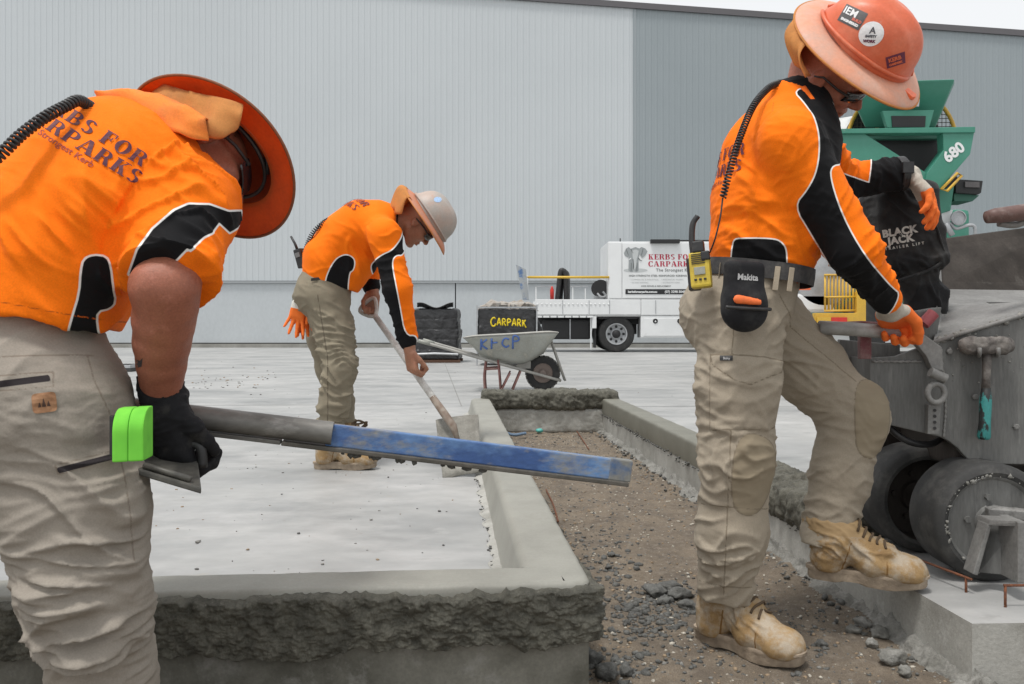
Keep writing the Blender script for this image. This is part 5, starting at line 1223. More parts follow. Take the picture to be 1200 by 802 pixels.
# ================================================================= WORKER in front, bent over the straightedge
M_tr3 = fabric('stone_work_trousers', (.30, .268, .228), [('seam', (.22, .185, .15), 'line', .0016), ('zip', (.035, .03, .032), 'in', 0)], .9, col2=(.258, .228, .192), scale=5, third=(.22, .193, .162), tscale=8, tlo=.62, thi=.85, bump=.4)
M_sh3 = fabric('hi_vis_orange_polo', ORANGE, [('blk', BLACKC, 'in', 0), ('seam', (.5, .10, .01), 'line', .0014), ('pipe', PIPE, 'line', .0018)], .8, col2=(.82, .145, .006), scale=3, lo=.5, hi=.8, third=(.5, .16, .04), tscale=7, tlo=.70, thi=.9, bump=.25)
M_hat3 = mat('grubby_orange_brim', (.80, .17, .03), .5, col2=(.66, .13, .03), scale=9, third=(.25, .10, .05), tscale=20, tlo=.66, thi=.85, fine=.06)
translucent(M_hat3, .45)
def worker3():
    root = empty('person', tuple(P(140, 930, 1.58)), 'worker seen from behind bending over the front kerb with a long straightedge', 'person')
    spn = unit(P(205, 160, 1.79)-P(20, 400, 1.62)); lat = unit((.62, -.60, -.10)); lat2 = unit((.60, -.50, -.42))
    # ---- trousers
    leg1 = [P(62, 500, 1.585), P(88, 600, 1.57), P(106, 700, 1.56), P(122, 800, 1.60), P(138, 880, 1.62)]
    leg2 = [P(-60, 480, 1.74), P(-110, 620, 1.76), P(-150, 740, 1.76), P(-150, 860, 1.78)]
    S = SDF((-1.45, 1.28, -.17), (-.60, 2.02, .80), .0041)
    S.cone(P(18, 398, 1.63), P(22, 440, 1.62), .150, .160, .03, flat=(lat, 1.08)); S.ell(P(30, 470, 1.60), (.16, .15, .15), None, .06)
    S.ell(P(12, 470, 1.53), (.10, .09, .10), None, .06)
    S.chain(leg1, [.142, .122, .098, .086, .080], .05); S.chain(leg2, [.14, .11, .09, .08], .05)
    S.plane_cut(P(20, 378, 1.62), unit(V(-.06, .1, 1)), .003)
    v, f = S.mesh(2); nr = vnorm(v, f)
    A1 = unit(leg1[3]-leg1[1])
    disp = .0022*fbm(v*8, 3)
    disp += .019*near(v, P(105, 715, 1.48), .15)*fold(v, A1+V(-.05, 0, -.30), 20, V(1, -.3, .30), 3.0, 41, 1.2)
    disp += .017*near(v, P(115, 785, 1.5), .12)*fold(v, A1+V(0, 0, -.3), 22, V(1, -.3, .25), 3.2, 42, 1.2)
    disp += .014*near(v, P(90, 620, 1.46), .14)*fold(v, V(.28, 0, 1), 15, V(1, -.2, -.35), 2.6, 43, 1.3)
    disp += .008*near(v, P(80, 545, 1.45), .12)*fold(v, V(.2, 0, 1), 14, V(1, -.2, -.25), 2.8, 44, 1.3)
    disp += .003*near(v, P(40, 440, 1.45), .2)*fold(v, V(.2, 0, 1), 12, V(1, 0, .2), 3, 45)
    disp += .0010*fold(v, V(.1, .1, 1), 50, V(1, 0, .2), 10, 46)
    v = v+nr*(disp*1.35)[:, None]; pt = Pattern(P(80, 520, 1.45)); YY = 1.43; fr = v[:, 1] < 1.66
    L_ = lambda pts: np.where(fr, pt.line(v, pts, YY), 1.)
    seam = np.minimum.reduce([L_([(-10, 418), (0, 417), (60, 412), (112, 408)]), L_([(104, 408), (112, 440), (134, 486)]), L_([(137, 500), (150, 560), (157, 610), (162, 665)]), L_([(-5, 441), (62, 433), (62, 452), (0, 458)]), L_([(64, 546), (140, 528), (144, 536), (68, 557), (64, 546)])])
    zip_ = np.maximum(np.where(fr, pt.dist(v, [(-10, 448), (57, 437), (59, 445), (-10, 456)], YY), -1.), np.where(fr, pt.dist(v, [(66, 549), (141, 531), (142, 538), (68, 556)], YY), -1.))
    tro = mk('trousers', v, f, M_tr3, root, smooth=True, attrs={'seam': seam, 'zip': zip_}); tt = bvh_of(v, f)
    # leather patch with three peaks
    x_, y_, d_ = VF(52, 472); M_ = frame(P(52, 472, 1.40), unit(x_+.10*y_), unit(y_-.10*x_), -d_)
    a = .0185; pv = np.array([(a*(math.copysign(abs(math.cos(t))**.35, math.cos(t))), a*.92*math.copysign(abs(math.sin(t))**.35, math.sin(t)), 0) for t in np.linspace(0, 2*math.pi, 28, endpoint=False)])
    lp = decal('leather_patch', pv, [tuple(range(28))], M_, tt, d_, mat('tan_leather', (.30, .155, .075), .7, col2=(.25, .12, .055), scale=40), tro, .003, .006)
    mp = mat('burnt_brand', (.06, .03, .02), .8)
    for (x0, w_, h_) in [(-.0075, .0026, .008), (-.001, .0032, .014), (.006, .0028, .009)]:
        decal('peak', np.array([(x0-w_, -.007, 0), (x0+w_, -.007, 0), (x0+.0004, -.007+h_, 0), (x0-.0004, -.007+h_, 0)]), [(0, 1, 2, 3)], M_, tt, d_, mp, lp, .0045, .006)
    # ---- shirt
    sp = [P(20, 402, 1.62), P(38, 340, 1.635), P(65, 272, 1.655), P(105, 222, 1.685), P(148, 190, 1.73), P(184, 172, 1.775)]
    S = SDF((-1.45, 1.36, .50), (-.42, 2.12, 1.36), .0046)
    S.chain(sp[:3], [.146, .146, .140], .05, flat=(lat, 1.20)); S.chain(sp[2:5], [.140, .132, .120], .05, flat=(lat2, 1.36)); S.cone(sp[4], sp[5], .115, .075, .05, flat=(lat2, 1.25))
    S.cone(P(90, 340, 1.70), P(80, 285, 1.74), .10, .12, .06)
    sh_, el, wr = P(222, 246, 1.68), P(198, 336, 1.535), P(190, 462, 1.66)
    slv = sh_+(el-sh_)*.90
    S.chain([P(180, 206, 1.72), sh_, slv], [.082, .088, .084], .05)
    lsh = P(115, 172, 1.90); S.chain([P(140, 180, 1.80), lsh, P(170, 270, 2.02)], [.09, .078, .07], .05)
    nb, nt_ = P(184, 172, 1.775), P(212, 165, 1.80); S.cone(nb, nt_, .072, .062, .03)
    hemn = unit(P(20, 402, 1.62)-P(38, 340, 1.635)); 
    S.plane_cut(P(60, 381, 1.47), unit(V(-.20, -.05, -1)), .003); ad = unit(el-sh_); S.plane_cut(slv, ad, .0015) if False else None
    v, f = S.mesh(2); nr = vnorm(v, f); dA = segdist(v, [sh_, slv]); dT = segdist(v, sp); isA = (dA < .125) & (dA < dT*.80) & (((v-sh_)@lat2) > -.06)
    # sleeve opening: flatten everything past the cuff plane
    past = isA & (((v-slv)@ad) > 0); v[past] -= np.outer(((v[past]-slv)@ad)*.96, ad)
    disp = .0022*fbm(v*6, 3)
    T_ = (~isA)*1.
    disp += T_*.010*near(v, P(85, 300, 1.5), .18)*fold(v, V(.80, 0, .50), 11, V(-.45, 0, .85), 2.2, 51, 1.3)
    disp += T_*.005*near(v, P(140, 235, 1.58), .14)*fold(v, V(.6, 0, .7), 12, V(.65, 0, -.65), 2.4, 52, 1.3)
    disp += T_*.006*near(v, P(30, 240, 1.5), .2)*fold(v, V(.9, 0, .35), 9, V(-.3, 0, .9), 2.0, 53, 1.3)
    disp += isA*.007*fold(v, ad, 17, lat2, 4, 54)
    disp += .0011*fold(v, V(.5, 0, .6), 34, V(.6, 0, -.6), 7, 55)
    v = v+nr*(disp*1.7)[:, None]
    pt = Pattern(P(150, 270, 1.52)); vis = v[:, 1] < 1.80
    arm_b = pt.dist(v, [(150, 322), (160, 292), (178, 268), (204, 246), (222, 238), (250, 238), (275, 246), (300, 244), (305, 262), (278, 274), (262, 262), (252, 274), (241, 278), (230, 287), (222, 294), (218, 292), (206, 305), (196, 312), (205, 330), (160, 330)], 1.53, 0)
    arm_b = np.where(vis, arm_b, -1.)
    cuff_b = np.where(isA, (((v-slv)@ad)+.004), -1.)
    low = np.where(vis & (dA > .10), pt.dist(v, [(76, 402), (84, 372), (92, 345), (94, 318), (97, 304), (108, 299), (124, 301), (129, 312), (132, 340), (135, 360), (128, 368), (113, 369), (112, 385), (118, 415), (76, 415)], 1.50, 1), -1.)
    blk = np.maximum(arm_b, low); pipe = np.where(np.abs(arm_b) < np.abs(low), arm_b, low)
    seam = np.where(vis & ~isA, np.minimum(np.abs(((v-P(60, 381, 1.47))@unit(V(-.20, -.05, -1)))+.022), 1), 1.)
    sh = mk('shirt', v, f, M_sh3, root, smooth=True, attrs={'blk': blk, 'pipe': pipe, 'seam': seam}); ts = bvh_of(v, f)
    # print across the shoulders
    x_, y_, d_ = VF(125, 175); M_print = mat('plum_print', (.085, .022, .045), .8, col2=(.25, .09, .06), scale=40, lo=.5, hi=.8)
    ti = unit(x_*.86-y_*.50); ui = unit(np.cross(-d_, ti)); ui = unit(x_*.62+y_*.78)
    M_ = np.eye(4); M_[:3, 0] = ti*.66; M_[:3, 1] = ui*.62; M_[:3, 2] = -d_; M_[:3, 3] = P(76, 147, 1.6)
    for s_, dx, dy in (('KERBS FOR', .035, .036), ('CARPARKS', .055, -.018)):
        vv, ff_ = serif_polys(s_, .043); decal('print', vv+[dx, dy, 0], ff_, M_, ts, d_, M_print, sh, .0015, .010)
    tx = text_polys('The Strongest Kerb', .026, .0004); decal('print', tx[0]+[.02, -.056, 0], tx[1], M_, ts, d_, mat('red_print', (.35, .06, .03), .8), sh, .0015, .010)
    # ---- body
    u = DV(250, 185, .5175, .455, .72); fw = DV(250, 185, .81, -.59, -.21); fw = unit(fw-u*np.dot(fw, u)); hcen = P(253, 181, 1.85); hc = hcen-u*.050-fw*.012
    S = SDF((-1.35, 1.40, -.12), (-.42, 2.10, 1.36), .0048); side = add_head(S, hc, fw, u)
    S.cone(hc-fw*.045-u*.03, P(195, 170, 1.78), .062, .075, .03); S.cone(hc-fw*.01-u*.07, P(200, 180, 1.78), .05, .06, .03)
    S.chain(sp[:5], [.10]*5, .02, flat=(lat, 1.2))
    fa = [el+(wr-el)*t+V(-.006*math.sin(t*3.1), 0, 0) for t in (0, .15, .3, .5, .7, .85, 1, 1.12)]; S.cone(sh_, el, .060, .053, .02); S.chain(fa, [.053, .0545, .054, .050, .044, .039, .0355, .034], .010)
    S.ell(el+V(-.030, -.022, .0), (.026, .028, .032), None, .035)
    S.chain([P(140, 165, 1.82), lsh, P(170, 250, 2.02), P(200, 330, 2.0)], [.06, .055, .045, .03], .02)
    S.chain([leg1[0], leg1[2], leg1[3]], [.09, .06, .05], .02); S.chain([leg2[0], leg2[2], leg2[3]], [.09, .06, .05], .02)
    v, f = S.mesh(2); nr = vnorm(v, f); v = v+nr*(.0012*fbm(v*25, 3))[:, None]; bod = mk('body', v, f, M_skin, root, smooth=True); tb = bvh_of(v, f)
    x_, y_, dd_ = VF(162, 425); decal('forearm_mark', np.array([(-.004, -.010, 0), (.004, -.008, 0), (.006, .008, 0), (.001, .003, 0), (-.006, .006, 0)]), [(0, 1, 2, 3, 4)], frame(P(163, 425, 1.5), x_, y_, -dd_), tb, dd_, mat('dark_ink', (.05, .04, .04), .7), bod, .0008, .005)
    def L(a, b, c_): return hc+fw*a+side*b+u*c_
    for e in (-1, 1): MB().tube([L(.094, .068*e, .012), L(.05, .085*e, .014), L(.0, .089*e, .016), L(-.02, .086*e, .006)], .0042, 8).build('glasses_arm', M_blackplastic, bod, smooth=True)
    rows = [[L(.110+.006*(1-abs(t))-.026*t*t, .074*t, .004+h_*(.021-.004*abs(t))) for t in np.linspace(-1, 1, 15)] for h_ in np.linspace(-1, 1, 6)]; cloth_patch('glasses_lens', rows, M_lens, bod, .002)
    # short dark hair under the hat
    S = SDF(hc-.16, hc+.16, .005); Ah = np.stack([fw, np.cross(fw, u), u], 1); S.ell(hc-fw*.020+u*.034, (.098, .081, .084), Ah, .01); S.plane_cut(hc+fw*.035, fw*.8-u*.55, .004); S.plane_cut(hc-u*.035, -u, .006)
    v, f = S.mesh(1); nr = vnorm(v, f); v = v+nr*(.002*noise(v*90))[:, None]; mk('hair', v, f, mat('dark_hair', (.03, .02, .014), .7, fine=.4, fscale=500), root, smooth=True)
    # ---- hat
    hat, (F_, S_, U_) = hard_hat(root, hcen, fw, u, M_hatclean, M_hat3, mat('brown_brim_edge', (.22, .075, .03), .6), brim=(.197, .180))
    mb = MB()
    for k in range(3):
        t0 = [20, 80, 140][k]; mb.tube(spline([hcen+F_*.118*math.cos(R(t))+S_*.096*math.sin(R(t))+U_*(.012+.055*math.sin(R((t-t0)/.9 if False else 90*((t-t0)/(160)))))for t in range(t0, t0+161, 20)], 3), .006, 6)
    mb.tube([hcen+F_*.117*math.cos(t)+S_*.095*math.sin(t)+U_*.006 for t in np.linspace(0, 6.28, 40, endpoint=False)], .0045, 6, closed=True); mb.build('head_harness', M_blackplastic, hat, smooth=True)
    mb = MB(); c_ = hcen+S_*.10*(1 if np.dot(S_, d_) < 0 else -1)+U_*.004; mb.box(c_, (.030, .010, .026), np.stack([F_, S_, U_], 1)); mb.build('harness_lug', mat('orange_lug', (.8, .15, .03), .5), hat, bevel=.002)
    sgn = 1 if np.dot(S_, d_) < 0 else -1
    # neck flap gathered under the brim and lying on the collar
    g0 = [P(176, 108, 1.79), P(195, 100, 1.76), P(220, 106, 1.735), P(245, 110, 1.72), P(268, 116, 1.715), P(286, 124, 1.735)]
    g1 = [P(150, 124, 1.78), P(178, 124, 1.74), P(208, 126, 1.715), P(238, 128, 1.705), P(264, 134, 1.70), P(285, 138, 1.715)]
    g2 = [P(136, 128, 1.79), P(168, 138, 1.735), P(202, 146, 1.705), P(234, 152, 1.695), P(262, 160, 1.695), P(280, 152, 1.715)]
    g3 = [P(135, 132, 1.81), P(165, 146, 1.76), P(200, 156, 1.715), P(232, 162, 1.705), P(258, 166, 1.705), P(275, 158, 1.725)]
    cols = [spline([a_[i] for a_ in (g0, g1, g2, g3)], 5) for i in range(6)]; rows = [spline([c_[j] for c_ in cols], 6) for j in range(len(cols[0]))]
    rows = np.array(rows); fl = rows.reshape(-1, 3); nn = noise(fl*16)[:, None]; rows = (fl+V(0, -.010, .004)*nn+V(.0, -.010, 0)*fold(fl, V(1, 0, .3), 22, V(-.3, 0, 1), 5, 9)[:, None]).reshape(rows.shape)
    cloth_patch('neck_flap', rows, M_flap, hat, .003)
    k0 = [P(128, 132, 1.83), P(160, 122, 1.84), P(200, 125, 1.82), P(235, 140, 1.80), P(258, 160, 1.77)]; k1 = [P(130, 134, 1.82), P(164, 146, 1.75), P(200, 158, 1.715), P(232, 168, 1.70), P(254, 172, 1.72)]
    k0 = [q+V(0, -.035, .012) for q in k0]; k1 = [q+V(0, -.045, .004) for q in k1]
    km = [(a_+b_)/2+V(-.0, -.03, .022) for a_, b_ in zip(k0, k1)]
    cols = [spline([a_[i] for a_ in (k0, km, k1)], 6) for i in range(5)]; rows = np.array([spline([c_[j] for c_ in cols], 6) for j in range(len(cols[0]))]); fl = rows.reshape(-1, 3); rows = (fl+V(0, -.006, .004)*noise(fl*40)[:, None]).reshape(rows.shape)
    cloth_patch('flap_collar', rows, fabric('orange_flap_band', (.80, .24, .05), [], .9, col2=(.62, .2, .07), scale=20), hat, .004)
    # ---- black glove round the tool
    S = SDF(wr+V(-.14, -.14, -.22), wr+V(.16, .18, .06), .0036); dh = unit(V(.16, .10, -1)); w = wr+dh*.012
    add_hand(S, w, dh, unit(V(.55, .75, 0)), [(38, 60, 40), (42, 64, 40), (46, 66, 40), (50, 66, 40)], (.5, .7), sc=1.12, side=1, thick=1.25); S.cone(wr-dh*.015, w+dh*.03, .043, .042, .015); S.cone(w+dh*.05, w+dh*.095, .044, .038, .02, flat=(V(0, 1, 0), .85))
    v, f = S.mesh(1); nr = vnorm(v, f); v = v+nr*(.004*fold(v, dh, 34, V(1, 0, 0), 9, 61)+.001*fbm(v*60, 2))[:, None]
    mk('glove', v, f, fabric('black_work_glove', (.016, .016, .018), [], .7, col2=(.05, .048, .045), scale=35, lo=.55, hi=.8, third=(.18, .17, .15), tscale=50, tlo=.68, thi=.8), root, smooth=True)
    # boots, below the frame but on the ground
    for lg in (leg1, leg2):
        e = lg[-1]; h = np.array([e[0]-.05, e[1]-.045, -.15]); boot(root, h, V(.75, .66, 0), V(0, 0, 1), M_boot, M_sole, M_lace, L=.31, shaft=.15, vox=.007, laces=False)
    return root, wr
w3_root, w3_wr = worker3()
def lead3():
    r = MB(); r.tube(coil([P(-30, 205, 1.47), P(0, 182, 1.475), P(25, 158, 1.50), P(52, 138, 1.53), P(78, 124, 1.57), P(92, 118, 1.60), P(106, 125, 1.64)], .0085, .0085, .003, 12), .0030, 7)
    o = r.build('coiled_cable', M_blackplastic, None, smooth=True); tag(o, 'black coiled radio lead across the front bending worker\'s back', 'cable')
lead3()
# straightedge -------------------------------------------------------------
def straightedge():
    a, b = P(128, 478, 1.74), P(737, 552, 1.88); x = unit(b-a); L = np.linalg.norm(b-a); z = unit(V(0, 0, 1)-x*x[2]); y = np.cross(z, x); M_ = frame(a, x, y, z)
    r = empty('straightedge', tuple((a+b)/2), 'long straightedge, grey pipe at the hand end and scraped blue paint at the tip', 'straightedge')
    M_b = mat('scraped_blue_paint', (.035, .085, .235), .5, col2=(.12, .23, .43), scale=16, lo=.42, hi=.64, third=(.24, .235, .21), tscale=11, tlo=.50, thi=.62, fine=.15, stretch=(.45, 1, 1), bump=.15, bscale=60)
    M_g = mat('mortar_stained_aluminium', (.20, .195, .18), .55, metal=.25, col2=(.11, .105, .095), scale=12, third=(.33, .32, .30), tscale=14, tlo=.55, thi=.72, stretch=(.35, 1, 1), fine=.12)
    i0 = .40*L
    mb = MB(M_); mb.box((i0+(L-i0)/2, 0, 0), (L-i0, .024, .046)); mb.build('blue_box_section', M_b, r, bevel=.003)
    mb = MB(M_); mb.box(((i0-.09+L)/2, -.004, -.0275), (L-i0+.085, .040, .009)); mb.build('bottom_flange', mat('dark_stained_flange', (.06, .055, .045), .7, col2=(.11, .10, .085), scale=20), r, bevel=.002)
    pr = [(.0235*math.cos(t)*1.0, .0235*math.sin(t)) for t in np.linspace(0, 2*math.pi, 24, endpoint=False)]
    mb = MB(M_); mb.tube([(0, -.006, .002), (i0*.5, -.006, .003), (i0+.012, -.006, .004)], [.0245, .0245, .0245], 20); mb.build('grey_pipe', M_g, r, auto=40)
    mb = MB(M_); mb.box(((i0-.09)/2, -.004, -.0270), (i0-.09, .030, .009)); mb.build('grey_flange', M_g, r, bevel=.002)
    mb = MB(M_); mb.box((L-.022, -.0005, .0003), (.050, .0262, .0480)); mb.build('worn_tip', mat('bare_worn_tip', (.20, .20, .185), .55, metal=.1, col2=(.07, .12, .22), scale=16, lo=.52, hi=.66), r, bevel=.003)
    for k in range(16):
        t = i0+.02+(L-i0)*.55*rnd.random(); s_ = .003+.006*rnd.random(); v, f = ST[k % 6]; w = (v*np.array([s_*1.5, s_, s_*1.3])+np.array([t, -.012+.01*rnd.random(), -.034]))@M_[:3, :3].T+a; 
        if k == 0: VV, FF = [w], [np.array(f)]; n = len(v)
        else: VV.append(w); FF.append(np.array(f)+n); n += len(v)
    o = mk('mortar_drips', np.vstack(VV), np.vstack(FF), M_crumb, r); o['kind'] = 'stuff'
straightedge()
# float in the gloved hand ---------------------------------------------------
def trowel():
    c = P(202, 545, 1.60); r = empty('hand_float', tuple(c-V(0, 0, .02)), 'mortar-blackened steel hand float under the black glove', 'hand float')
    a, b, d, e = P(156, 548, 1.56), P(236, 572, 1.56), P(232, 540, 1.66), P(160, 530, 1.66); M_f = mat('black_stained_steel', (.055, .053, .048), .5, col2=(.12, .115, .10), scale=20, third=(.22, .21, .19), tscale=26, tlo=.62, thi=.8)
    mb = MB(); mb.prism([a, b, d, e], V(0, 0, -.012)); mb.build('sole_plate', M_f, r, bevel=.003)
    mb = MB(); mb.tube([(a+b)/2*.9+(d+e)/2*.1+V(0, 0, .006)-unit(b-a)*.045, (a+b)/2*.9+(d+e)/2*.1+V(0, 0, .006)+unit(b-a)*.045], .006, 8); mb.build('front_lip', M_f, r, smooth=True)
    mb = MB(); mb.tube(spline([c+V(-.02, .06, -.01), c+V(-.02, .06, .015), c+V(.0, .06, .03), c+V(.03, .06, .025), c+V(.035, .06, -.015)], 5), .010, 10); mb.build('handle', M_blackplastic, r, smooth=True)
trowel()
# lime tape measure on his hip -----------------------------------------------
def tape():
    c = P(158, 508, 1.50); r = empty('tape_measure', tuple(c-V(0, 0, .045)), 'lime green tape measure clipped on the bending worker\'s hip', 'tape measure')
    M_l = mat('neon_lime_plastic', (.17, .60, .05), .85, col2=(.13, .50, .04), scale=30, third=(.10, .30, .05), tscale=60, tlo=.72, thi=.85, fine=.05)
    x, y, d = VF(158, 508); x = unit(x*.96-d*.28); ax = unit(np.cross(V(0, 0, 1), x)); hw = .026
    prof = [(-.02, -.044), (.040, -.044)]+[(.0+.040*math.cos(R(t)), .006+.040*math.sin(R(t))) for t in range(0, 91, 5)]+[(-.02, .046)]
    # D-shaped case: profile in depth/height, extruded sideways
    mb = MB(); mb.prism([c+ax*-p_+V(0, 0, q_)-x*hw for p_, q_ in prof], x*hw*2*.497); mb.build('case_half', M_l, r, bevel=.003)
    mb = MB(); mb.prism([c+ax*-p_+V(0, 0, q_)+x*hw*.004 for p_, q_ in prof], x*hw*2*.49); mb.build('case_half', M_l, r, bevel=.003)
    mb = MB(); mb.prism([c+ax*-p_*1.008+V(0, 0, q_) for p_, q_ in [(.0405, -.004), (.0425, -.004), (.0425, .0), (.0405, .0)]], x*.001); mb.box(c-ax*-.0-ax*.0, (.001, .001, .001)); 
    mb = MB(); mb.box(c-x*(hw+.005)+ax*.0+V(0, 0, .0), (.008, .05, .07), np.stack([x, ax, V(0, 0, 1)], 1)); mb.build('belt_clip', M_blackplastic, r, bevel=.002)
tape()
# ================================================================= TRUCK
M_white = mat('white_truck_paint', (.74, .75, .75), .35, col2=(.68, .69, .69), scale=1.2, third=(.60, .59, .56), tscale=3, tlo=.62, thi=.85, fine=.02, coat=.2)
M_tyre = mat('black_rubber', (.022, .022, .022), .8, col2=(.06, .058, .054), scale=6, lo=.5, hi=.8, fine=.15)
M_dark = mat('chassis_black', (.016, .016, .017), .6)
M_steel = mat('galvanised_steel', (.42, .43, .44), .45, metal=.4, col2=(.33, .34, .35), scale=8)
M_red = mat('red_paint', (.55, .03, .02), .4)
def truck():
    Y = 23.6; k = Y/1000; T = lambda px, py, dy=0: V((px-600)*k, Y+dy, CAMZ-(py-383)*k)
    r = empty('tray_truck', (T(760, 413)[0], Y+1, 0), 'white tray truck with a signwritten service box parked along the warehouse', 'truck')
    W = 2.2
    def bx(name, x0, y0, x1, y1, d0, d1, m, bev=.012, parent=r):
        a, b = T(x0, y1, d0), T(x1, y0, d1); mb = MB(); mb.b2(a, b); return mb.build(name, m, parent, bevel=bev)
    bx('tray_side', 627, 351, 751, 369, 0, .06, M_white); bx('tray_side', 751.4, 351, 900, 369.5, .004, .06, M_white)
    bx('tray_floor', 627, 366, 900, 371, .07, W, M_white); bx('tray_side', 627, 351, 900, 369, W, W+.05, M_white)
    for x in (659, 690, 714, 768): bx('panel_joint', x, 352, x+.6, 368, -.012, .0, M_steel, 0)
    mb = MB()
    for k_ in range(17):
        c = T(630+k_*5.2, 356.5, -.01); mb.lathe(c, (0, -1, 0), [(.0, .012), (.02, .010), (.03, 0)], 8)
    mb.build('rivets', M_white, r)
    # rope rail under the tray
    for k_ in range(8): bx('rope_rail', 628+k_*8.6, 370.2, 635+k_*8.6, 372.4, -.02, .03, M_white, .004)
    bx('chassis_rail', 620, 372, 900, 380, .5, .7, M_dark); bx('chassis_rail', 620, 372, 900, 380, 1.5, 1.7, M_dark)
    bx('fuel_tank', 636, 375, 693, 398, .25, .9, M_dark, .06); bx('tank_strap', 668, 374, 669.5, 399, .2, .25, M_steel)
    bx('mudguard', 694, 371, 699, 385, .0, .6, M_white); bx('mudguard', 702, 370.5, 748, 374, .1, .6, M_dark); bx('inner_arch', 700, 372, 750, 392, .62, .66, M_dark)
    bx('stay', 692, 372, 693.5, 410, .05, .10, M_white, .004); bx('mud_flap', 697, 383, 699, 408, .1, .5, M_dark)
    tb = bx('tool_locker', 751, 369.9, 822, 396, .02, .7, M_white, .02); bx('locker_door', 754, 373, 819, 394, 0.0, .03, M_white, .01, tb)
    for x in (768, 796.5):
        mb = MB(); mb.lathe(T(x, 376.5, -.004), (0, -1, 0), [(.0, .012), (.062, .012), (.07, .0)], 24); lt = mb.build('latch', M_dark, tb, smooth=False)
        mb = MB(); mb.prism([T(x-1.1, 377.6, -.018), T(x+1.1, 377.6, -.018), T(x, 375.2, -.018)], (0, -.006, 0)); mb.build('paddle', M_white, lt)
    # wheels
    def wheel(px, dy, name='wheel'):
        c = T(px, 394.6, dy); c[2] = .505; w = empty(name, tuple(c)); w.parent = r; w.location = Vector(c)-wloc(r)
        mb = MB(); mb.lathe(c, (0, -1, 0), [(.29, -.12), (.40, -.15), (.47, -.15), (.503, -.11), (.503, .09), (.475, .135), (.40, .15), (.30, .13)], 48); mb.build('tyre', M_tyre, w, auto=35)
        mb = MB(); mb.lathe(c, (0, -1, 0), [(.305, .125), (.295, .145), (.27, .14), (.25, .05), (.16, .03), (.15, .07), (.0, .08)], 40); rim = mb.build('rim', M_steel, w, auto=35)
        mb = MB()
        for k_ in range(8): a = k_*math.pi/4; q = c+V(math.cos(a)*.205, 0, math.sin(a)*.205); mb.cyl(q+V(0, -.03, 0), q+V(0, -.052, 0), .038, 10)
        mb.build('hand_holes', M_dark, rim)
        mb = MB(); mb.lathe(c, (0, -1, 0), [(.12, .06), (.11, .11), (.05, .14), (0, .14)], 24); mb.build('hub', M_dark, w, smooth=True)
    wheel(723, .22); wheel(723, W-.2); wheel(865, .22); wheel(865, W-.2)
    # service box with sign
    bxo = bx('service_box', 713, 283, 800+40, 350.6, .05, W, M_white, .02); bx('box_door', 729.5, 285, 838, 349.5, .015, .05, M_white, .008, bxo); bx('box_end_panel', 714, 284.5, 728.6, 349.5, .02, .05, M_white, .006, bxo)
    bx('awning_bar', 762, 281, 796, 285.5, -.10, .05, M_dark, .01, bxo); bx('roof_rack', 766, 280.8, 840, 282.6, .1, .3, M_dark, .01, bxo); bx('aerial', 726.8, 279, 728, 283, .1, .13, M_dark, 0, bxo)
    # cab beyond the worker
    cab = bx('cab', 842, 300, 905, 385, .05, W-.05, M_white, .08); bx('windscreen', 876, 306, 904, 335, .02, W-.1, M_lens, .03, cab)
    # sign --------------------------------------------------------
    sy = .010; X, Z = V(1, 0, 0), V(0, 0, 1); M_rd = mat('sign_crimson', (.42, .015, .05), .6); M_gt = mat('sign_grey', (.16, .165, .165), .6); M_bk = mat('sign_black', (.015, .015, .017), .5)
    def tx(vf, px, py, m, dy=sy, name='sign_text'): return flat_text(name, vf, T(px, py, dy), X, Z, m, bxo)
    tx(serif_polys('KERBS FOR', 6.2*k, .16), 786.5, 301.2, M_rd); tx(serif_polys('CARPARKS', 6.2*k, .16), 786, 309.4, M_rd)
    tx(text_polys('The Strongest Kerb', 5.0*k, .002, 1.1), 791, 316.8, M_gt); tx(text_polys('HIGH STRENGTH STEEL REINFORCED KERBING', 3.0*k, .002, 1.08), 771, 323.4, M_gt)
    for (s_, px, py) in (('\u2022 COMMERCIAL & INDUSTRIAL', 755, 328), ('\u2022 RESIDENTIAL WORKS', 788, 328), ('\u2022 ISLAND KERBING', 749.5, 331.4), ('\u2022 EXTRUDED KERB', 786, 331.4)): tx(text_polys(s_, 2.5*k), px, py, mat('sign_pale_grey', (.42, .43, .43), .6))
    tx(text_polys('KERB REPAIRS & REPLACEMENT', 2.5*k, .001), 769, 335.6, M_gt)
    mb = MB(); mb.box(T(769.5, 342, sy-.002), (73*k, .008, 6*k)); bar = mb.build('sign_bar', M_bk, bxo, bevel=.004)
    tx(text_polys('kerbsforcarparks.com.au', 3.5*k, .004, .98), 753, 342.2, M_white, sy-.01, 'sign_text'); tx(text_polys('(07) 3298 5048', 3.9*k, .003, 1.0), 791, 342.2, M_white, sy-.01, 'sign_text')
    # elephant emblem standing on its shadow, drawn in greys
    E1, E2, E3 = mat('emblem_grey', (.30, .32, .325), .6), mat('emblem_dark', (.10, .11, .11), .6), mat('emblem_pale', (.48, .50, .50), .6)
    def poly(pts, m, dy, name='emblem'): mk(name, [T(700+a/8.908, 270+b/8.911, sy-dy) for a, b in pts], [tuple(range(len(pts)))[::-1]], m, bxo)
    poly([(400+125*math.cos(t), 418+20*math.sin(t)) for t in np.linspace(0, 6.28, 24, endpoint=False)], E3, .000)
    poly([(330, 300), (325, 420), (350, 436), (376, 432), (378, 330)], E1, .002); poly([(395, 330), (388, 430), (412, 436), (432, 420), (430, 290)], E1, .002)
    poly([(325, 250), (345, 195), (400, 175), (445, 195), (440, 250), (430, 300), (400, 330), (350, 320), (328, 300)], E1, .004)
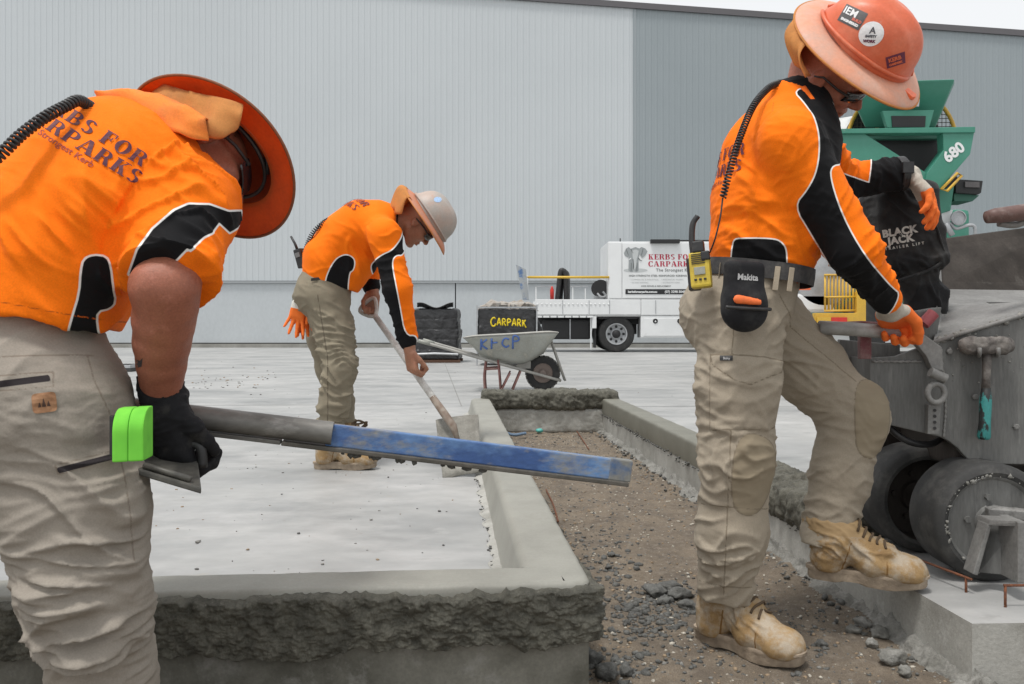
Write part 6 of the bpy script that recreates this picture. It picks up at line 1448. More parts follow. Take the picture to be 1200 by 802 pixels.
    poly([(345, 190), (330, 175), (300, 190), (277, 240), (290, 268), (320, 285), (338, 250)], E1, .006); poly([(440, 190), (460, 175), (500, 190), (524, 222), (500, 262), (470, 290), (442, 255)], E1, .006)
    poly([(360, 215), (400, 200), (432, 215), (424, 262), (412, 300), (408, 370), (396, 410), (372, 405), (378, 360), (372, 300)], E3, .008)
    poly([(376, 300), (384, 380), (378, 410), (372, 405), (374, 350), (368, 300)], E2, .010); poly([(430, 285), (450, 310), (470, 318), (462, 324), (440, 312), (426, 294)], E2, .010); poly([(330, 300), (350, 290), (356, 284), (352, 298), (334, 312)], M_white, .012)
    for (a, b, c_, d) in [(300, 200, 322, 262), (475, 190, 458, 262), (345, 195, 372, 240), (352, 340, 350, 425), (412, 340, 410, 425)]: poly([(a, b), (a+5, b), (c_+5, d), (c_, d)], E2, .012)
    # load on the tray
    bx('headboard_post', 616, 323, 619, 351, .0, .12, M_white, .01)
    for x in (630, 677, 693): bx('tray_post', x, 331 if x < 690 else 334, x+1.3, 351, W-.1, W, M_white, .004)
    bx('top_rail', 630, 331, 698, 332.3, W-.12, W-.02, M_steel, .004)
    mb = MB(); mb.cyl(T(617, 325, .03), T(714, 325, .03), .035, 10); mb.build('yellow_rail', mat('yellow_rail', (.62, .40, .05), .5), r, smooth=True)
    return r, T
trk, TT = truck()
def truck_load():
    T = TT
    mb = MB()
    for k in range(5):
        o_ = k*1.6; mb.tube(spline([T(654+o_*.6, 352, .5+.05*k), T(656+o_*.5, 335, .5+.05*k), T(658+o_*.6, 318+o_*.4, .5+.05*k), T(661+o_*.4, 316+o_*.4, .5+.05*k), T(664+o_*.4, 322, .5+.05*k), T(665+o_*.3, 352, .5+.05*k)], 8), .075, 10)
    o = mb.build('hose', M_blackplastic, None, smooth=True); tag(o, 'black hose bundle hung in loops on the truck tray', 'hose')
    r = empty('hose_reel', tuple(T(706, 351, .6)), 'black hose reel standing beside the white service box on the tray', 'hose reel')
    c = T(706, 337, .6)
    for e in (-1, 1): MB().lathe(c+V(0, e*.16, 0), (0, 1, 0), [(.0, .0), (.24, .0), (.24, .02), (0, .02)], 20).build('flange', M_dark, r)
    mb = MB()
    for k in range(7): mb.tube([c+V(.19*math.cos(a), -.12+k*.04, .19*math.sin(a)) for a in np.linspace(0, 6.28, 18, endpoint=False)], .03, 8, closed=True)
    mb.build('wound_hose', M_blackplastic, r, smooth=True); mb = MB(); mb.b2(T(699, 351, .45), T(713, 346, .85)); mb.tube(spline([c+V(-.1, -.2, -.15), c+V(.0, -.24, -.25), c+V(.13, -.2, -.22), c+V(.05, -.2, -.1)], 5), .03, 8); mb.build('stand', M_steel, r)
    mb = MB(); b0 = T(647.5, 350.5, .3); mb.lathe(b0, (0, 0, 1), [(.0, 0), (.055, 0), (.055, .26), (.03, .32), (.03, .36), (0, .36)], 14); o = mb.build('red_bottle', M_red, None, smooth=True); tag(o, 'small red bottle standing beside the black hose on the tray', 'bottle')
    a = [T(604.5, 311, -.25), T(616, 316, -.15), T(620, 352, -.1), T(612.5, 352, -.2)]; mb = MB(); mb.prism(a, (0, .05, 0)); o = mb.build('formwork_board', mat('scuffed_blue_board', (.36, .38, .39), .7, col2=(.09, .17, .33), scale=3.5, lo=.5, hi=.6, third=(.25, .12, .09), tscale=5, tlo=.66, thi=.75), None, bevel=.01); tag(o, 'scuffed blue and grey board leaning at the tray end', 'board')
truck_load()
# ================================================================= BUNDLES
M_wrap = mat('black_plastic_wrap', (.012, .012, .013), .32, col2=(.03, .03, .032), scale=4, fine=.1, bump=.5, bscale=7, bdist=.05, spec=.6)
M_rub = mat('grey_brick_rubble', (.36, .34, .31), .9, col2=(.26, .22, .18), scale=12)
def bundle(x0, x1, ytop, Y, ybot, label, seed, top_rubble, name='wrapped_bundle'):
    a, b = P(x0, ybot, Y), P(x1, ytop, Y); a[2] = 0; w = b[0]-a[0]; h = b[2]; D = 1.0; r = empty(name, ((a[0]+b[0])/2, Y+D/2, 0), label, 'bundle', 'black plastic wrapped bundles')
    S = SDF((a[0]-.15, Y-.15, -.1), (b[0]+.15, Y+D+.15, h+.3), .022); n = 5
    for i in range(n):
        z0 = .06+(h-.06)*i/n; z1 = .06+(h-.06)*(i+1)/n; c = V((a[0]+b[0])/2+.02*noise(np.array([[i*3.1+seed, 0, 0]]))[0], Y+D/2, (z0+z1)/2)
        S.rbox(c, (w/2-.03*(i == n-1)-.02*((i+seed) % 2), D/2, (z1-z0)/2+.006), .04, None, .015)
    v, f = S.mesh(1); nr = vnorm(v, f); v = v+nr*(.012*fold(v, V(.2, .2, 1), 9, V(1, .2, .1), 2, seed, 1.2)+.012*fold(v, V(1, .5, .3), 7, V(.3, 0, 1), 2, seed+1, 1.2))[:, None]
    mk('plastic_wrap', v, f, M_wrap, r, smooth=True)
    if not top_rubble:
        rows = [[P(x0+(x1-x0)*(.12+.76*s), ytop-4-3*math.sin(s*7+1)+5*t, Y+.05+.9*t*0+.25*t-.1) for s in np.linspace(0, 1, 16)] for t in np.linspace(0, 1, 5)]
        cloth_patch('loose_flap', rows, M_wrap, r, .01)
    mb = MB(); mb.b2((a[0]-.02, Y-.02, 0), (b[0]+.02, Y+.10, .055)); mb.b2((a[0]-.02, Y+D-.1, 0), (b[0]+.02, Y+D, .055)); mb.build('pallet', mat('brown_timber', (.16, .09, .06), .9), r)
    mb = MB(); mb.tube([P(x0+1, (ytop+ybot)/2+22, Y-.06), P((x0+x1)/2, (ytop+ybot)/2+21, Y-.07), P(x1-1, (ytop+ybot)/2+22, Y-.06)], .025, 6); mb.build('tie_down', M_steel, r) if not top_rubble else None
    return r, v, f
r, v, f = bundle(482, 538, 362, 16.8, 425, 'tall stack wrapped in black plastic standing beyond the stooping worker', 2, False)
def bin_():
    Y = 15.6; x0, x1 = 560, 628; a = P(x0, 430, Y); a[2] = 0; b = P(x1, 362, Y); r = empty('rubble_bin', ((a[0]+b[0])/2, Y+.5, 0), 'black plastic-lined bin full of rubble with yellow hand lettering', 'bin', 'black plastic wrapped bundles')
    S = SDF((a[0]-.2, Y-.15, -.1), (b[0]+.35, Y+1.2, b[2]+.2), .022); S.rbox(((a[0]+b[0])/2, Y+.5, b[2]/2+.05), ((b[0]-a[0])/2, .5, b[2]/2-.05), .03, None, .02); S.cone(P(626, 372, Y+.1), P(640, 402, Y+.1), .06, .02, .08)
    v, f = S.mesh(1); nr = vnorm(v, f); v = v+nr*(.012*fold(v, V(.2, .2, 1), 9, V(1, .2, .1), 2, 7, 1.2)+.010*fold(v, V(1, .4, .8), 7, V(.6, 0, 1), 2, 9, 1.2))[:, None]; mk('plastic_liner', v, f, M_wrap, r, smooth=True); t = bvh_of(v, f)
    # hand lettering as brushed strokes
    S_ = {'C': [[(.9, .85), (.6, 1), (.2, .8), (.05, .45), (.3, .05), (.75, .05), (.95, .3)]], 'A': [[(.0, 0), (.45, 1), (.6, .95), (.95, 0)], [(.15, .35), (.85, .4)]], 'R': [[(.1, 0), (.15, 1), (.7, .95), (.8, .65), (.2, .5)], [(.4, .5), (.95, -.05)]], 'P': [[(.12, 0), (.15, 1), (.75, .95), (.85, .65), (.2, .45)]], 'K': [[(.12, 0), (.18, 1)], [(.85, 1), (.2, .45)], [(.3, .55), (.98, -.2)]]}
    M_y = mat('yellow_spray', (.72, .55, .02), .7); x = 575.5
    def write(word, px, py, wd, h, gap, YY, m, tree, d, parent, rad, big=None):
        for i, ch in enumerate(word):
            sc = 1.35 if (big and i == 0) else 1
            for st in S_[ch]:
                pts = []
                for (u_, w_) in spline([(q[0], q[1], 0) for q in st], 5)[:, :2]:
                    q, nn = on_surf(tree, px+u_*wd*sc, py-(w_-.5)*h*sc+(i*.25), YY, .006); pts.append(q)
                mb = MB(); mb.tube(pts, rad, 6); mb.build('letter_stroke', m, parent, smooth=True)
            px += wd*sc+gap
    write('CARPARK', 575, 377.5, 4.6, 7.5, 1.3, Y, M_y, t, None, r, .014, True)
    # steel frame and rubble
    mb = MB()
    for px in (559, 629): mb.b2(P(px-.8, 362, Y-.02)*[1, 1, 0], P(px+.8, 358, Y+.04))
    mb.b2(P(559, 361.4, Y-.03), P(630, 359.6, Y+.0)); mb.build('steel_frame', M_steel, r)
    for k in range(26):
        s2 = .06+.09*rnd.random(); c = V(a[0]+.1+(b[0]-a[0]-.2)*rnd.random(), Y+.12+.8*rnd.random(), b[2]+.0+.06*rnd.random()); v2, f2 = stone(k*1.7, 1, .5); mk('rubble_lump', v2*np.array([s2*1.3, s2, s2*.8])+c, f2, M_rub, r)
    return write
write_strokes = bin_()
# ================================================================= WHEELBARROW
def barrow():
    Y = 9.5; k = Y/1000; r = empty('wheelbarrow', tuple(P(640, 458, Y)), 'battered grey wheelbarrow with blue painted letters beside the rubble bin', 'wheelbarrow')
    M_tray = mat('mortar_splashed_tray', (.34, .35, .32), .55, metal=.2, col2=(.26, .265, .235), scale=7, third=(.42, .40, .34), tscale=14, tlo=.55, thi=.7, fine=.1); M_gal = mat('galvanised_tube', (.30, .295, .275), .55, metal=.3, col2=(.36, .35, .32), scale=9); M_ru = mat('maroon_leg_paint', (.16, .06, .055), .6, col2=(.22, .12, .10), scale=20)
    W = .33
    # tray: swept side outline, wider at the rim
    rim = [(545, 396), (560, 394), (600, 392), (640, 389.5), (652, 390)]; low = [(560, 410), (566, 417), (590, 422), (614, 423), (636, 412)]
    pr = spline([P(a, b, Y) for a, b in rim], 6); pl = spline([P(a, b, Y) for a, b in low], 6); n = len(pr)
    rows = []
    for s in np.linspace(-1, 1, 25):
        e = abs(s); sg = math.copysign(1, s)
        row = []
        for i in range(n):
            if e > .45: t = (e-.45)/.55; p = pl[i]*(1-t)+pr[i]*t; w = W*(.62+.38*t)
            else: p = pl[i]; w = W*.62*e/.45
            bulge = .02*math.sin(math.pi*max(0, (e-.45)/.55)); row.append(p+V(0, sg*(w+bulge), -.03*(1-min(1, e/.45)**2)))
        rows.append(row)
    tr = cloth_patch('tray', rows, M_tray, r, .004)
    mb = MB(); rp = [p+V(0, -W, .004) for p in pr]+[p+V(0, W, .004) for p in pr[::-1]]; mb.tube(rp, .009, 8, closed=True); mb.build('rolled_rim', M_gal, tr, smooth=True)
    # closing nose and tail sheets
    for idx in (0, -1):
        g = [[rows[j][idx] for j in range(25)], [rows[j][idx]*.5+(rows[0][idx]+rows[-1][idx])*.25+V(0, 0, -.0) for j in range(25)], [V(rows[0][idx][0], y, rows[0][idx][2]) for y in np.linspace(Y-W, Y+W, 25)]]
        cloth_patch('tray_end', g, M_tray, tr, .004)
    for e in (-1, 1):
        a, b, c = P(493, 399, Y)+V(0, e*.26, 0), P(560, 418, Y)+V(0, e*.24, 0), P(657, 446, Y)+V(0, e*.06, 0)
        mb = MB(); mb.tube(spline([a, b, c], 8), .0165, 10); mb.build('handle_rail', M_gal, r, smooth=True)
        mb = MB(); mb.tube([a, a+(b-a)*.2], .021, 10); mb.build('grip', M_tray, r, smooth=True)
        mb = MB(); mb.tube([P(643, 392, Y)+V(0, e*.12, 0), P(662, 446, Y)+V(0, e*.07, 0)], .013, 8); mb.build('nose_stay', M_gal, r, smooth=True)
        mb = MB(); mb.tube(spline([P(570, 421, Y)+V(0, e*.22, 0), P(568, 440, Y)+V(0, e*.22, 0), P(569, 459, Y)+V(0, e*.22, 0)], 4), .011, 8); mb.build('leg', M_ru, r, smooth=True)
        mb = MB(); mb.tube([P(584, 421, Y)+V(0, e*.22, 0), P(587, 457.5, Y)+V(0, e*.22, 0)], .011, 8); mb.build('leg', M_ru, r, smooth=True)
        mb = MB(); mb.tube([P(569, 432, Y)+V(0, e*.22, 0), P(586, 431, Y)+V(0, e*.22, 0)], .010, 8); mb.tube([P(587, 457.5, Y)+V(0, e*.22, 0), P(598, 436, Y)+V(0, e*.22, 0)], .010, 8); mb.tube([P(600, 457.8, Y)+V(0, e*.2, 0), P(610, 434, Y)+V(0, e*.2, 0)], .010, 8); mb.build('leg_brace', M_ru, r, smooth=True)
    mb = MB(); mb.tube([P(569, 459, Y)+V(0, -.22, 0), P(569, 459, Y)+V(0, .22, 0)], .011, 8); mb.build('foot_bar', M_ru, r, smooth=True)
    mb = MB(); mb.b2(P(606, 432, Y)+V(0, -.05, 0), P(622, 421, Y)+V(0, .05, 0)); mb.build('tray_bracket', M_gal, r, bevel=.004)
    c = P(636, 439.5, Y); c[2] = .195; w = empty('wheel', tuple(c)); w.parent = r; w.location = Vector(c)-wloc(r)
    mb = MB(); mb.lathe(c, (0, -1, 0), [(.11, -.04), (.15, -.05), (.178, -.045), (.188, -.02), (.188, .02), (.178, .045), (.15, .05), (.11, .04)], 36); mb.build('tyre', M_tyre, w, auto=40)
    mb = MB()
    for k_ in range(22):
        a = k_*2*math.pi/22
        for e in (-1, 1): q = c+V(math.cos(a+e*.07)*.187, e*.026, math.sin(a+e*.07)*.187); mb.box(q, (.018, .030, .024), np.stack([V(math.cos(a), 0, math.sin(a)), V(0, 1, 0), V(-math.sin(a), 0, math.cos(a))], 1))
    mb.build('tread_lugs', mat('dusty_rubber', (.10, .097, .085), .9), w)
    mb = MB(); mb.lathe(c, (0, -1, 0), [(.115, .03), (.105, .045), (.09, .03), (.04, .02), (.035, .06), (0, .06)], 28); mb.build('rim', mat('muddy_rim', (.20, .16, .14), .7), w, auto=40)
    v = np.array([x.co[:] for x in tr.data.vertices])+np.array(wloc(tr)); t = bvh_of(v, [tuple(q.vertices) for q in tr.data.polygons]); Mb = mat('blue_brush_paint', (.07, .14, .38), .6)
    ST_ = {'K': [[(.1, 0), (.15, 1)], [(.8, 1), (.2, .5), (.85, .05)]], 'F': [[(.1, 0), (.12, 1)], [(.0, .55), (.8, .6)]], 'C': [[(.9, .8), (.4, .9), (.1, .4), (.5, .05), (.9, .2)]], 'P': [[(.1, -.2), (.15, 1), (.7, .95), (.75, .6), (.15, .5)]]}
    px = 562.5
    for i, ch in enumerate('KFCP'):
        for st in ST_[ch]:
            pts = []
            for (u_, w_) in spline([(q[0], q[1], 0) for q in st], 4)[:, :2]:
                q, nn = on_surf(t, px+u_*10, 404-(w_-.5)*12-i*1.2, Y, .004); pts.append(q)
            MB().tube(pts, .010, 6).build('letter_stroke', Mb, tr, smooth=True)
        px += 12.5
barrow()
# flat steel grate far across the slab
def grate():
    c = P(143, 434, 13.6); c[2] = 0; r = empty('steel_grate', tuple(c), 'flat pair of grey steel grates lying far out on the slab', 'grate')
    for k in range(2):
        mb = MB(); mb.b2(c+V(-.24+.06*k, -.2, .001+.055*k), c+V(.24-.02*k, .25, .05+.055*k)); mb.build('grate_panel', M_steel if k else M_gap, r, bevel=.006)
    for k in range(6): mb = MB(); mb.b2(c+V(-.16+.06*k, -.18, .107), c+V(-.13+.06*k, .2, .112)); mb.build('slat', M_gap, r)
grate()
# ================================================================= KERBING MACHINE
M_mach = mat('mortar_dusted_steel', (.105, .105, .10), .6, metal=.1, col2=(.155, .155, .148), scale=7, lo=.4, hi=.7, stretch=(1.8, 1, .28), third=(.20, .197, .187), tscale=15, tlo=.56, thi=.76, fine=.15, fscale=90, bump=.25, bscale=40, bdist=.003)
M_mach2 = mat('pale_dusted_steel', (.165, .162, .155), .65, metal=.1, col2=(.23, .227, .217), scale=8, third=(.095, .092, .085), tscale=18, tlo=.58, thi=.75, fine=.15, bump=.25, bscale=50, bdist=.003)
M_hop = mat('dark_hopper_steel', (.026, .022, .019), .8, metal=.0, col2=(.055, .047, .041), scale=5, third=(.10, .092, .083), tscale=11, tlo=.6, thi=.8, stretch=(1.2, 1, .35), fine=.12, spec=.2)
M_ruby = mat('maroon_paint', (.13, .022, .028), .5, col2=(.20, .12, .11), scale=25)
def machine():
    r = empty('kerbing_machine', (1.45, 2.6, 0), 'mortar-caked grey kerbing machine with a steel hopper on two solid rubber wheels', 'machine')
    F = 2.46
    # front plate with wheel arch
    arch = [(1092, 510), (1102, 512), (1112, 517), (1122, 525), (1131, 535), (1140, 544)]
    pts = [P(1019, 420, F), P(1019, 493, F), P(1033, 496, F)]+[P(a, b, F) for a, b in arch]+[P(1262, 545, F), P(1262, 352, F), P(1096, 401, F), P(1050, 418, F)]
    mb = MB(); mb.prism(pts, (0, .02, 0)); mb.build('front_plate', M_mach, r, bevel=.003)
    mb = MB(); mb.prism([P(984, 398, F+.16), P(1055, 404, F+.16), P(1055, 500, F+.16), P(984, 490, F+.16)], (0, .02, 0)); mb.build('rear_plate', M_mach, r, bevel=.003)
    mb = MB(); mb.prism([P(1019, 420, F+.021), P(1019, 493, F+.021), P(1019, 493, F+.021)+V(0, .16, 0), P(1019, 420, F+.021)+V(0, .16, 0)], (.012, 0, 0)); mb.build('side_plate', M_mach, r, bevel=.002)
    # hopper: front slope, ledge and tall dark back wall
    a, b = P(1096, 401, F-.004), P(1262, 350, F-.004); c, d = P(1106, 356, 2.80), P(1262, 356, 2.80)
    def sheet(name, q, m, th=(0, .012, .004)): mb = MB(); mb.prism(q, th); return mb.build(name, m, r, bevel=.002)
    sheet('hopper_front', [a, b, P(1262, 362, 2.86), P(1106, 359, 2.86)], M_mach2)
    mb = MB(); mb.tube([a+V(-.004, -.002, .0), b+V(0, -.002, .0)], .0065, 8); mb.build('hopper_lip', M_mach2, r, smooth=True)
    sheet('hopper_ledge', [P(1104, 358, 2.875), P(1262, 361, 2.875), P(1262, 342, 3.2), P(1098, 340, 3.2)], M_mach2)
    sheet('hopper_back', [P(1096, 341, 3.215), P(1268, 343, 3.215), P(1262, 260, 3.42), P(1101, 281, 3.42)], M_hop)
    sheet('hopper_side', [P(1096, 401, F+.024), P(1106, 358, 2.84), P(1096, 341, 3.19), P(1101, 281, 3.40), P(1085, 330, 3.0), P(1086, 405, 2.6)], M_mach2, (.012, 0, 0))
    # rubbing weld streaks on the back wall
    # gusset, pin, shackle, strap
    mb = MB(); mb.prism([P(1060, 386, F-.03), P(1072, 384, F-.03), P(1104, 407, F-.03), P(1106, 436, F-.03), P(1092, 432, F-.03), P(1086, 418, F-.03)], (0, .028, 0)); mb.build('gusset', M_mach2, r, bevel=.003)
    mb = MB(); mb.cyl(P(1090, 436, F-.05), P(1108, 444, F-.05), .014, 14); mb.build('pin', M_mach2, r, auto=40)
    cc = P(1097, 461, F-.045); mb = MB(); mb.tube([cc+V(.024*math.cos(t), 0, .027*math.sin(t)) for t in np.linspace(0, 2*math.pi, 22, endpoint=False)], .0085, 10, closed=True); mb.build('shackle', M_mach2, r, smooth=True)
    mb = MB(); mb.prism([P(1088, 474, F-.02), P(1103, 474, F-.02), P(1101, 509, F-.02), P(1087, 509, F-.02)], (0, .018, 0)); st = mb.build('strap_plate', M_mach2, r, bevel=.002)
    for k in range(4): MB().cyl(P(1095.5, 481+k*7, F-.0235), P(1095.5, 481+k*7, F-.019), .0045, 10).build('hole', M_gap, st)
    # push bar
    mb = MB(); mb.tube([P(960, 384, F-.06), P(1000, 386, F-.06), P(1062, 391, F-.045)], .0195, 16); mb.build('push_bar', mat('worn_pipe', (.36, .355, .345), .5, metal=.2, col2=(.27, .265, .25), scale=15), r, smooth=True)
    mb = MB(); mb.b2(P(1008, 421, F-.02), P(1018, 394, F+.0)); mb.build('bar_post', M_ruby, r, bevel=.002)
    mb = MB(); mb.tube([P(990, 379, F+.02), P(1010, 378, F+.02), P(1040, 380, F+.03)], .0045, 8); mb.build('control_rod', M_ruby, r, smooth=True)
    mb = MB(); mb.prism([P(1075, 365, F+.07), P(1104, 360, F+.07), P(1097, 400, F+.07), P(1080, 402, F+.07)], (0, .06, 0)); mb.build('jack_socket', M_mach, r, bevel=.004)
    mb = MB(); mb.cyl(P(1082, 380, F+.05), P(1094, 367, F+.05), .018, 12); mb.build('jack_grip', mat('pinkish_red_rubber', (.32, .07, .08), .5), r, auto=40)
    # wheels
    def wheel(yf, yb, cx, m_disc, dish):
        c = V(cx, yf, .166); w = empty('wheel', tuple(c)); w.parent = r; w.location = Vector(c)-wloc(r); D = yb-yf; R_ = .165
        mb = MB(); mb.lathe(c, (0, 1, 0), [(.128, .004), (.140, -.002), (.156, .004), (R_, .016), (R_, D-.016), (.152, D), (.12, D)], 56); mb.build('tyre', mat('dusty_solid_rubber', (.035, .035, .034), .75, col2=(.09, .088, .082), scale=14, lo=.45, hi=.7, third=(.19, .185, .17), tscale=40, tlo=.64, thi=.8, bump=.3, bscale=70, bdist=.003), w, auto=40)
        mb = MB(); mb.lathe(c, (0, 1, 0), [(.128, .003), (.124, dish*.4), (.118, dish), (.05, dish), (.045, dish-.012), (.0, dish-.012)], 48); disc = mb.build('disc', m_disc, w, auto=35)
        for k_ in range(5):
            a_ = k_*2*math.pi/5+.5; q = c+V(.072*math.cos(a_), dish, .072*math.sin(a_)); MB().cyl(q, q+V(0, -.010, 0), .0095, 6).build('stud', m_disc, disc)
        return c
    c1 = wheel(2.36, 2.53, 1.335, M_mach, .012); c2 = wheel(2.66, 2.83, 1.300, M_hop, .09)
    # ragged mortar ring on the near wheel
    VV = []; FF = []; n = 0
    for k in range(90):
        a_ = rnd.random()*6.28; s2 = .002+.006*rnd.random()**2; rr_ = .128+.010*rnd.random(); v, f = ST[k % 6]; VV.append(v*s2*np.array([1, .6, 1])+c1+V(rr_*math.cos(a_), .0, rr_*math.sin(a_))); FF.append(np.array(f)+n); n += len(v)
    o = mk('mortar_spatter', np.vstack(VV), np.vstack(FF), M_mort, r); o['kind'] = 'stuff'
    mb = MB(); mb.cyl(c1+V(0, -.03, 0), c2+V(0, .3, 0), .022, 16); mb.build('axle', M_mach, r, auto=40)
    mb = MB(); mb.lathe(c1, (0, -1, 0), [(.034, -.012), (.032, .018), (.024, .028), (0, .028)], 20); mb.build('hub_cap', M_mach2, r, auto=40)
    # fork: flanged channel from the hub
    mb = MB(); mb.prism([P(1158, 596, 2.33), P(1168, 594, 2.33), P(1270, 604, 2.2), P(1270, 622, 2.2), P(1200, 611, 2.28), P(1160, 612, 2.33)], (0, .02, 0)); mb.build('fork_arm', M_mach2, r, bevel=.004)
    mb = MB(); mb.prism([P(1164, 613, 2.31), P(1194, 616, 2.25), P(1194, 676, 2.25), P(1146, 671, 2.31)], (0, .012, 0)); mb.build('channel_web', M_mach, r, bevel=.003)
    mb = MB(); mb.prism([P(1193, 612, 2.20), P(1204, 612, 2.20), P(1204, 684, 2.20), P(1193, 684, 2.20)], (0, .09, 0)); mb.build('channel_flange', M_mach2, r, bevel=.003)
    mb = MB(); mb.prism([P(1160, 609, 2.27), P(1196, 611, 2.20), P(1197, 618, 2.20), P(1158, 616, 2.27)], (0, .06, 0)); mb.build('channel_flange', M_mach2, r, bevel=.003)
    mb = MB(); mb.prism([P(1158, 614, 2.27), P(1163, 615, 2.27), P(1146, 675, 2.27), P(1140, 673, 2.27)], (0, .05, 0)); mb.build('channel_flange', M_mach2, r, bevel=.003)
    mb = MB(); mb.prism([V(1.632, 2.485, .31), V(1.632, 3.1, .31), V(1.632, 3.1, .80), V(1.632, 2.485, .78)], (.012, 0, 0)); mb.build('end_plate', M_mach, r, bevel=.002)
    mb = MB(); mb.tube(spline([P(1236, 244, 2.50), P(1262, 262, 2.52), P(1266, 320, 2.56), P(1262, 360, 2.60)], 6), .012, 10); mb.build('grip_post', M_mach2, r, smooth=True)
    # body behind, hiding the daylight under the hopper
    mb = MB(); mb.b2((1.17, 2.86, .22), (1.9, 3.15, .62)); mb.b2((1.30, 2.50, .30), (1.9, 2.86, .60)); mb.build('chassis', M_hop, r, bevel=.01)
    mb = MB(); mb.b2((1.16, 2.95, .015), (1.40, 3.12, .30)); mb.build('extrusion_mould', M_hop, r, bevel=.006)
    # bolts, weld beads, hose and caked mortar on the front
    for (px, py) in [(1112, 412), (1190, 500), (1030, 486), (1142, 465)]:
        q = P(px, py, F-.001); MB().lathe(q, (0, -1, 0), [(.009, 0), (.009, .006), (.006, .008), (0, .008)], 6).build('bolt', M_mach2, r)
    for pts_ in ([P(1103, 409, F-.002), P(1108, 470, F-.002), P(1106, 512, F-.002)], [P(1022, 424, F-.002), P(1080, 424, F-.002)]):
        q = spline(pts_, 24); q = q+V(0, 0, .0012)*np.sin(np.arange(len(q))*2.2)[:, None]; MB().tube(q, .0035+.0012*np.sin(np.arange(len(q))*1.9), 6).build('weld_bead', M_mach2, r, smooth=True)
    mb = MB(); mb.tube(spline([P(1030, 470, F+.10), P(1042, 500, F+.05), P(1066, 518, F+.04), P(1092, 520, F+.08), P(1110, 508, F+.15)], 8), .010, 10); mb.build('hydraulic_hose', M_blackplastic, r, smooth=True)
    VV = []; FF = []; n = 0
    for k in range(250):
        if k < 190: t = rnd.random(); q = a*(1-t)+b*t+V(0, -.004+.02*rnd.random(), -.010*rnd.random()**2+.004); s2 = .002+.008*rnd.random()**3
        elif k < 300: px = 1100+130*rnd.random(); q = P(px, 402-(px-1100)*.3+70*rnd.random()**2, F-.001); s2 = .001+.0025*rnd.random()**3
        else: px = 1105+125*rnd.random(); q = P(px, 540-22*rnd.random()**2, F-.001); s2 = .0015+.005*rnd.random()**3
        v, f = ST[k % 6]; VV.append(v*s2*np.array([1.4, .6, 1])+q); FF.append(np.array(f)+n); n += len(v)
    o = mk('caked_mortar', np.vstack(VV), np.vstack(FF), M_mort, r); o['kind'] = 'stuff'
    # upper guide handle
    mb = MB(); mb.tube([P(1156, 255, 2.50), P(1166, 253, 2.50), P(1192, 250, 2.50), P(1240, 243, 2.50)], [.018, .022, .024, .024], 16); mb.build('rubber_grip', mat('muddy_brown_rubber', (.12, .065, .055), .55, col2=(.24, .20, .18), scale=20, lo=.5, hi=.7), r, smooth=True)
    mb = MB(); mb.tube(spline([P(1170, 262, 2.52), P(1190, 264, 2.52), P(1215, 260, 2.52), P(1240, 300, 2.6)], 6), .010, 10); mb.build('grip_bracket', M_mach2, r, smooth=True)
machine()
def hammer():
    F = 2.425; r = empty('club_hammer', tuple(P(1154, 518, F)), 'mortar-crusted club hammer with a teal grip hung on the machine\'s front plate', 'hammer')
    M_hd = mat('crusted_hammer_head', (.075, .065, .06), .7, col2=(.17, .155, .14), scale=28, lo=.4, hi=.6, third=(.28, .26, .23), tscale=40, tlo=.6, thi=.75, bump=.8, bscale=60, bdist=.005)
    c = P(1156, 405, F); S = SDF(c-.1, c+.1, .0034); S.rbox(c, (.060, .024, .024), .012, None, .004); S.cone(c-V(.058, 0, 0), c-V(.045, 0, 0), .022, .024, .01); S.cone(c+V(.058, 0, 0), c+V(.045, 0, 0), .022, .024, .01); v, f = S.mesh(1); v = v+vnorm(v, f)*(.003*fbm(v*45, 3))[:, None]; mk('head', v, f, M_hd, r, smooth=True)
    mb = MB(); mb.tube([P(1157, 412, F), P(1156, 440, F), P(1155, 458, F)], [.013, .011, .012], 12); mb.build('shaft', M_hd, r, smooth=True)
    M_tg = mat('teal_and_black_grip', (.018, .02, .02), .6, col2=(.035, .23, .22), scale=22, lo=.46, hi=.5, stretch=(1.6, 1, .6), third=(.2, .2, .19), tscale=50, tlo=.66, thi=.75)
    mb = MB(); mb.tube([P(1155.5, 455, F), P(1155, 470, F), P(1154, 495, F), P(1153, 512, F), P(1153, 515, F)], [.0125, .0165, .0155, .018, .014], 14); mb.build('grip', M_tg, r, smooth=True)
    for px in (1147, 1169): MB().tube(spline([P(px, 416, 2.46), P(px, 417.5, F-.0), P(px+1, 414, F-.034), P(px+1, 408, F-.034)], 4), .0055, 8).build('hook', M_mach2, r, smooth=True)
hammer()
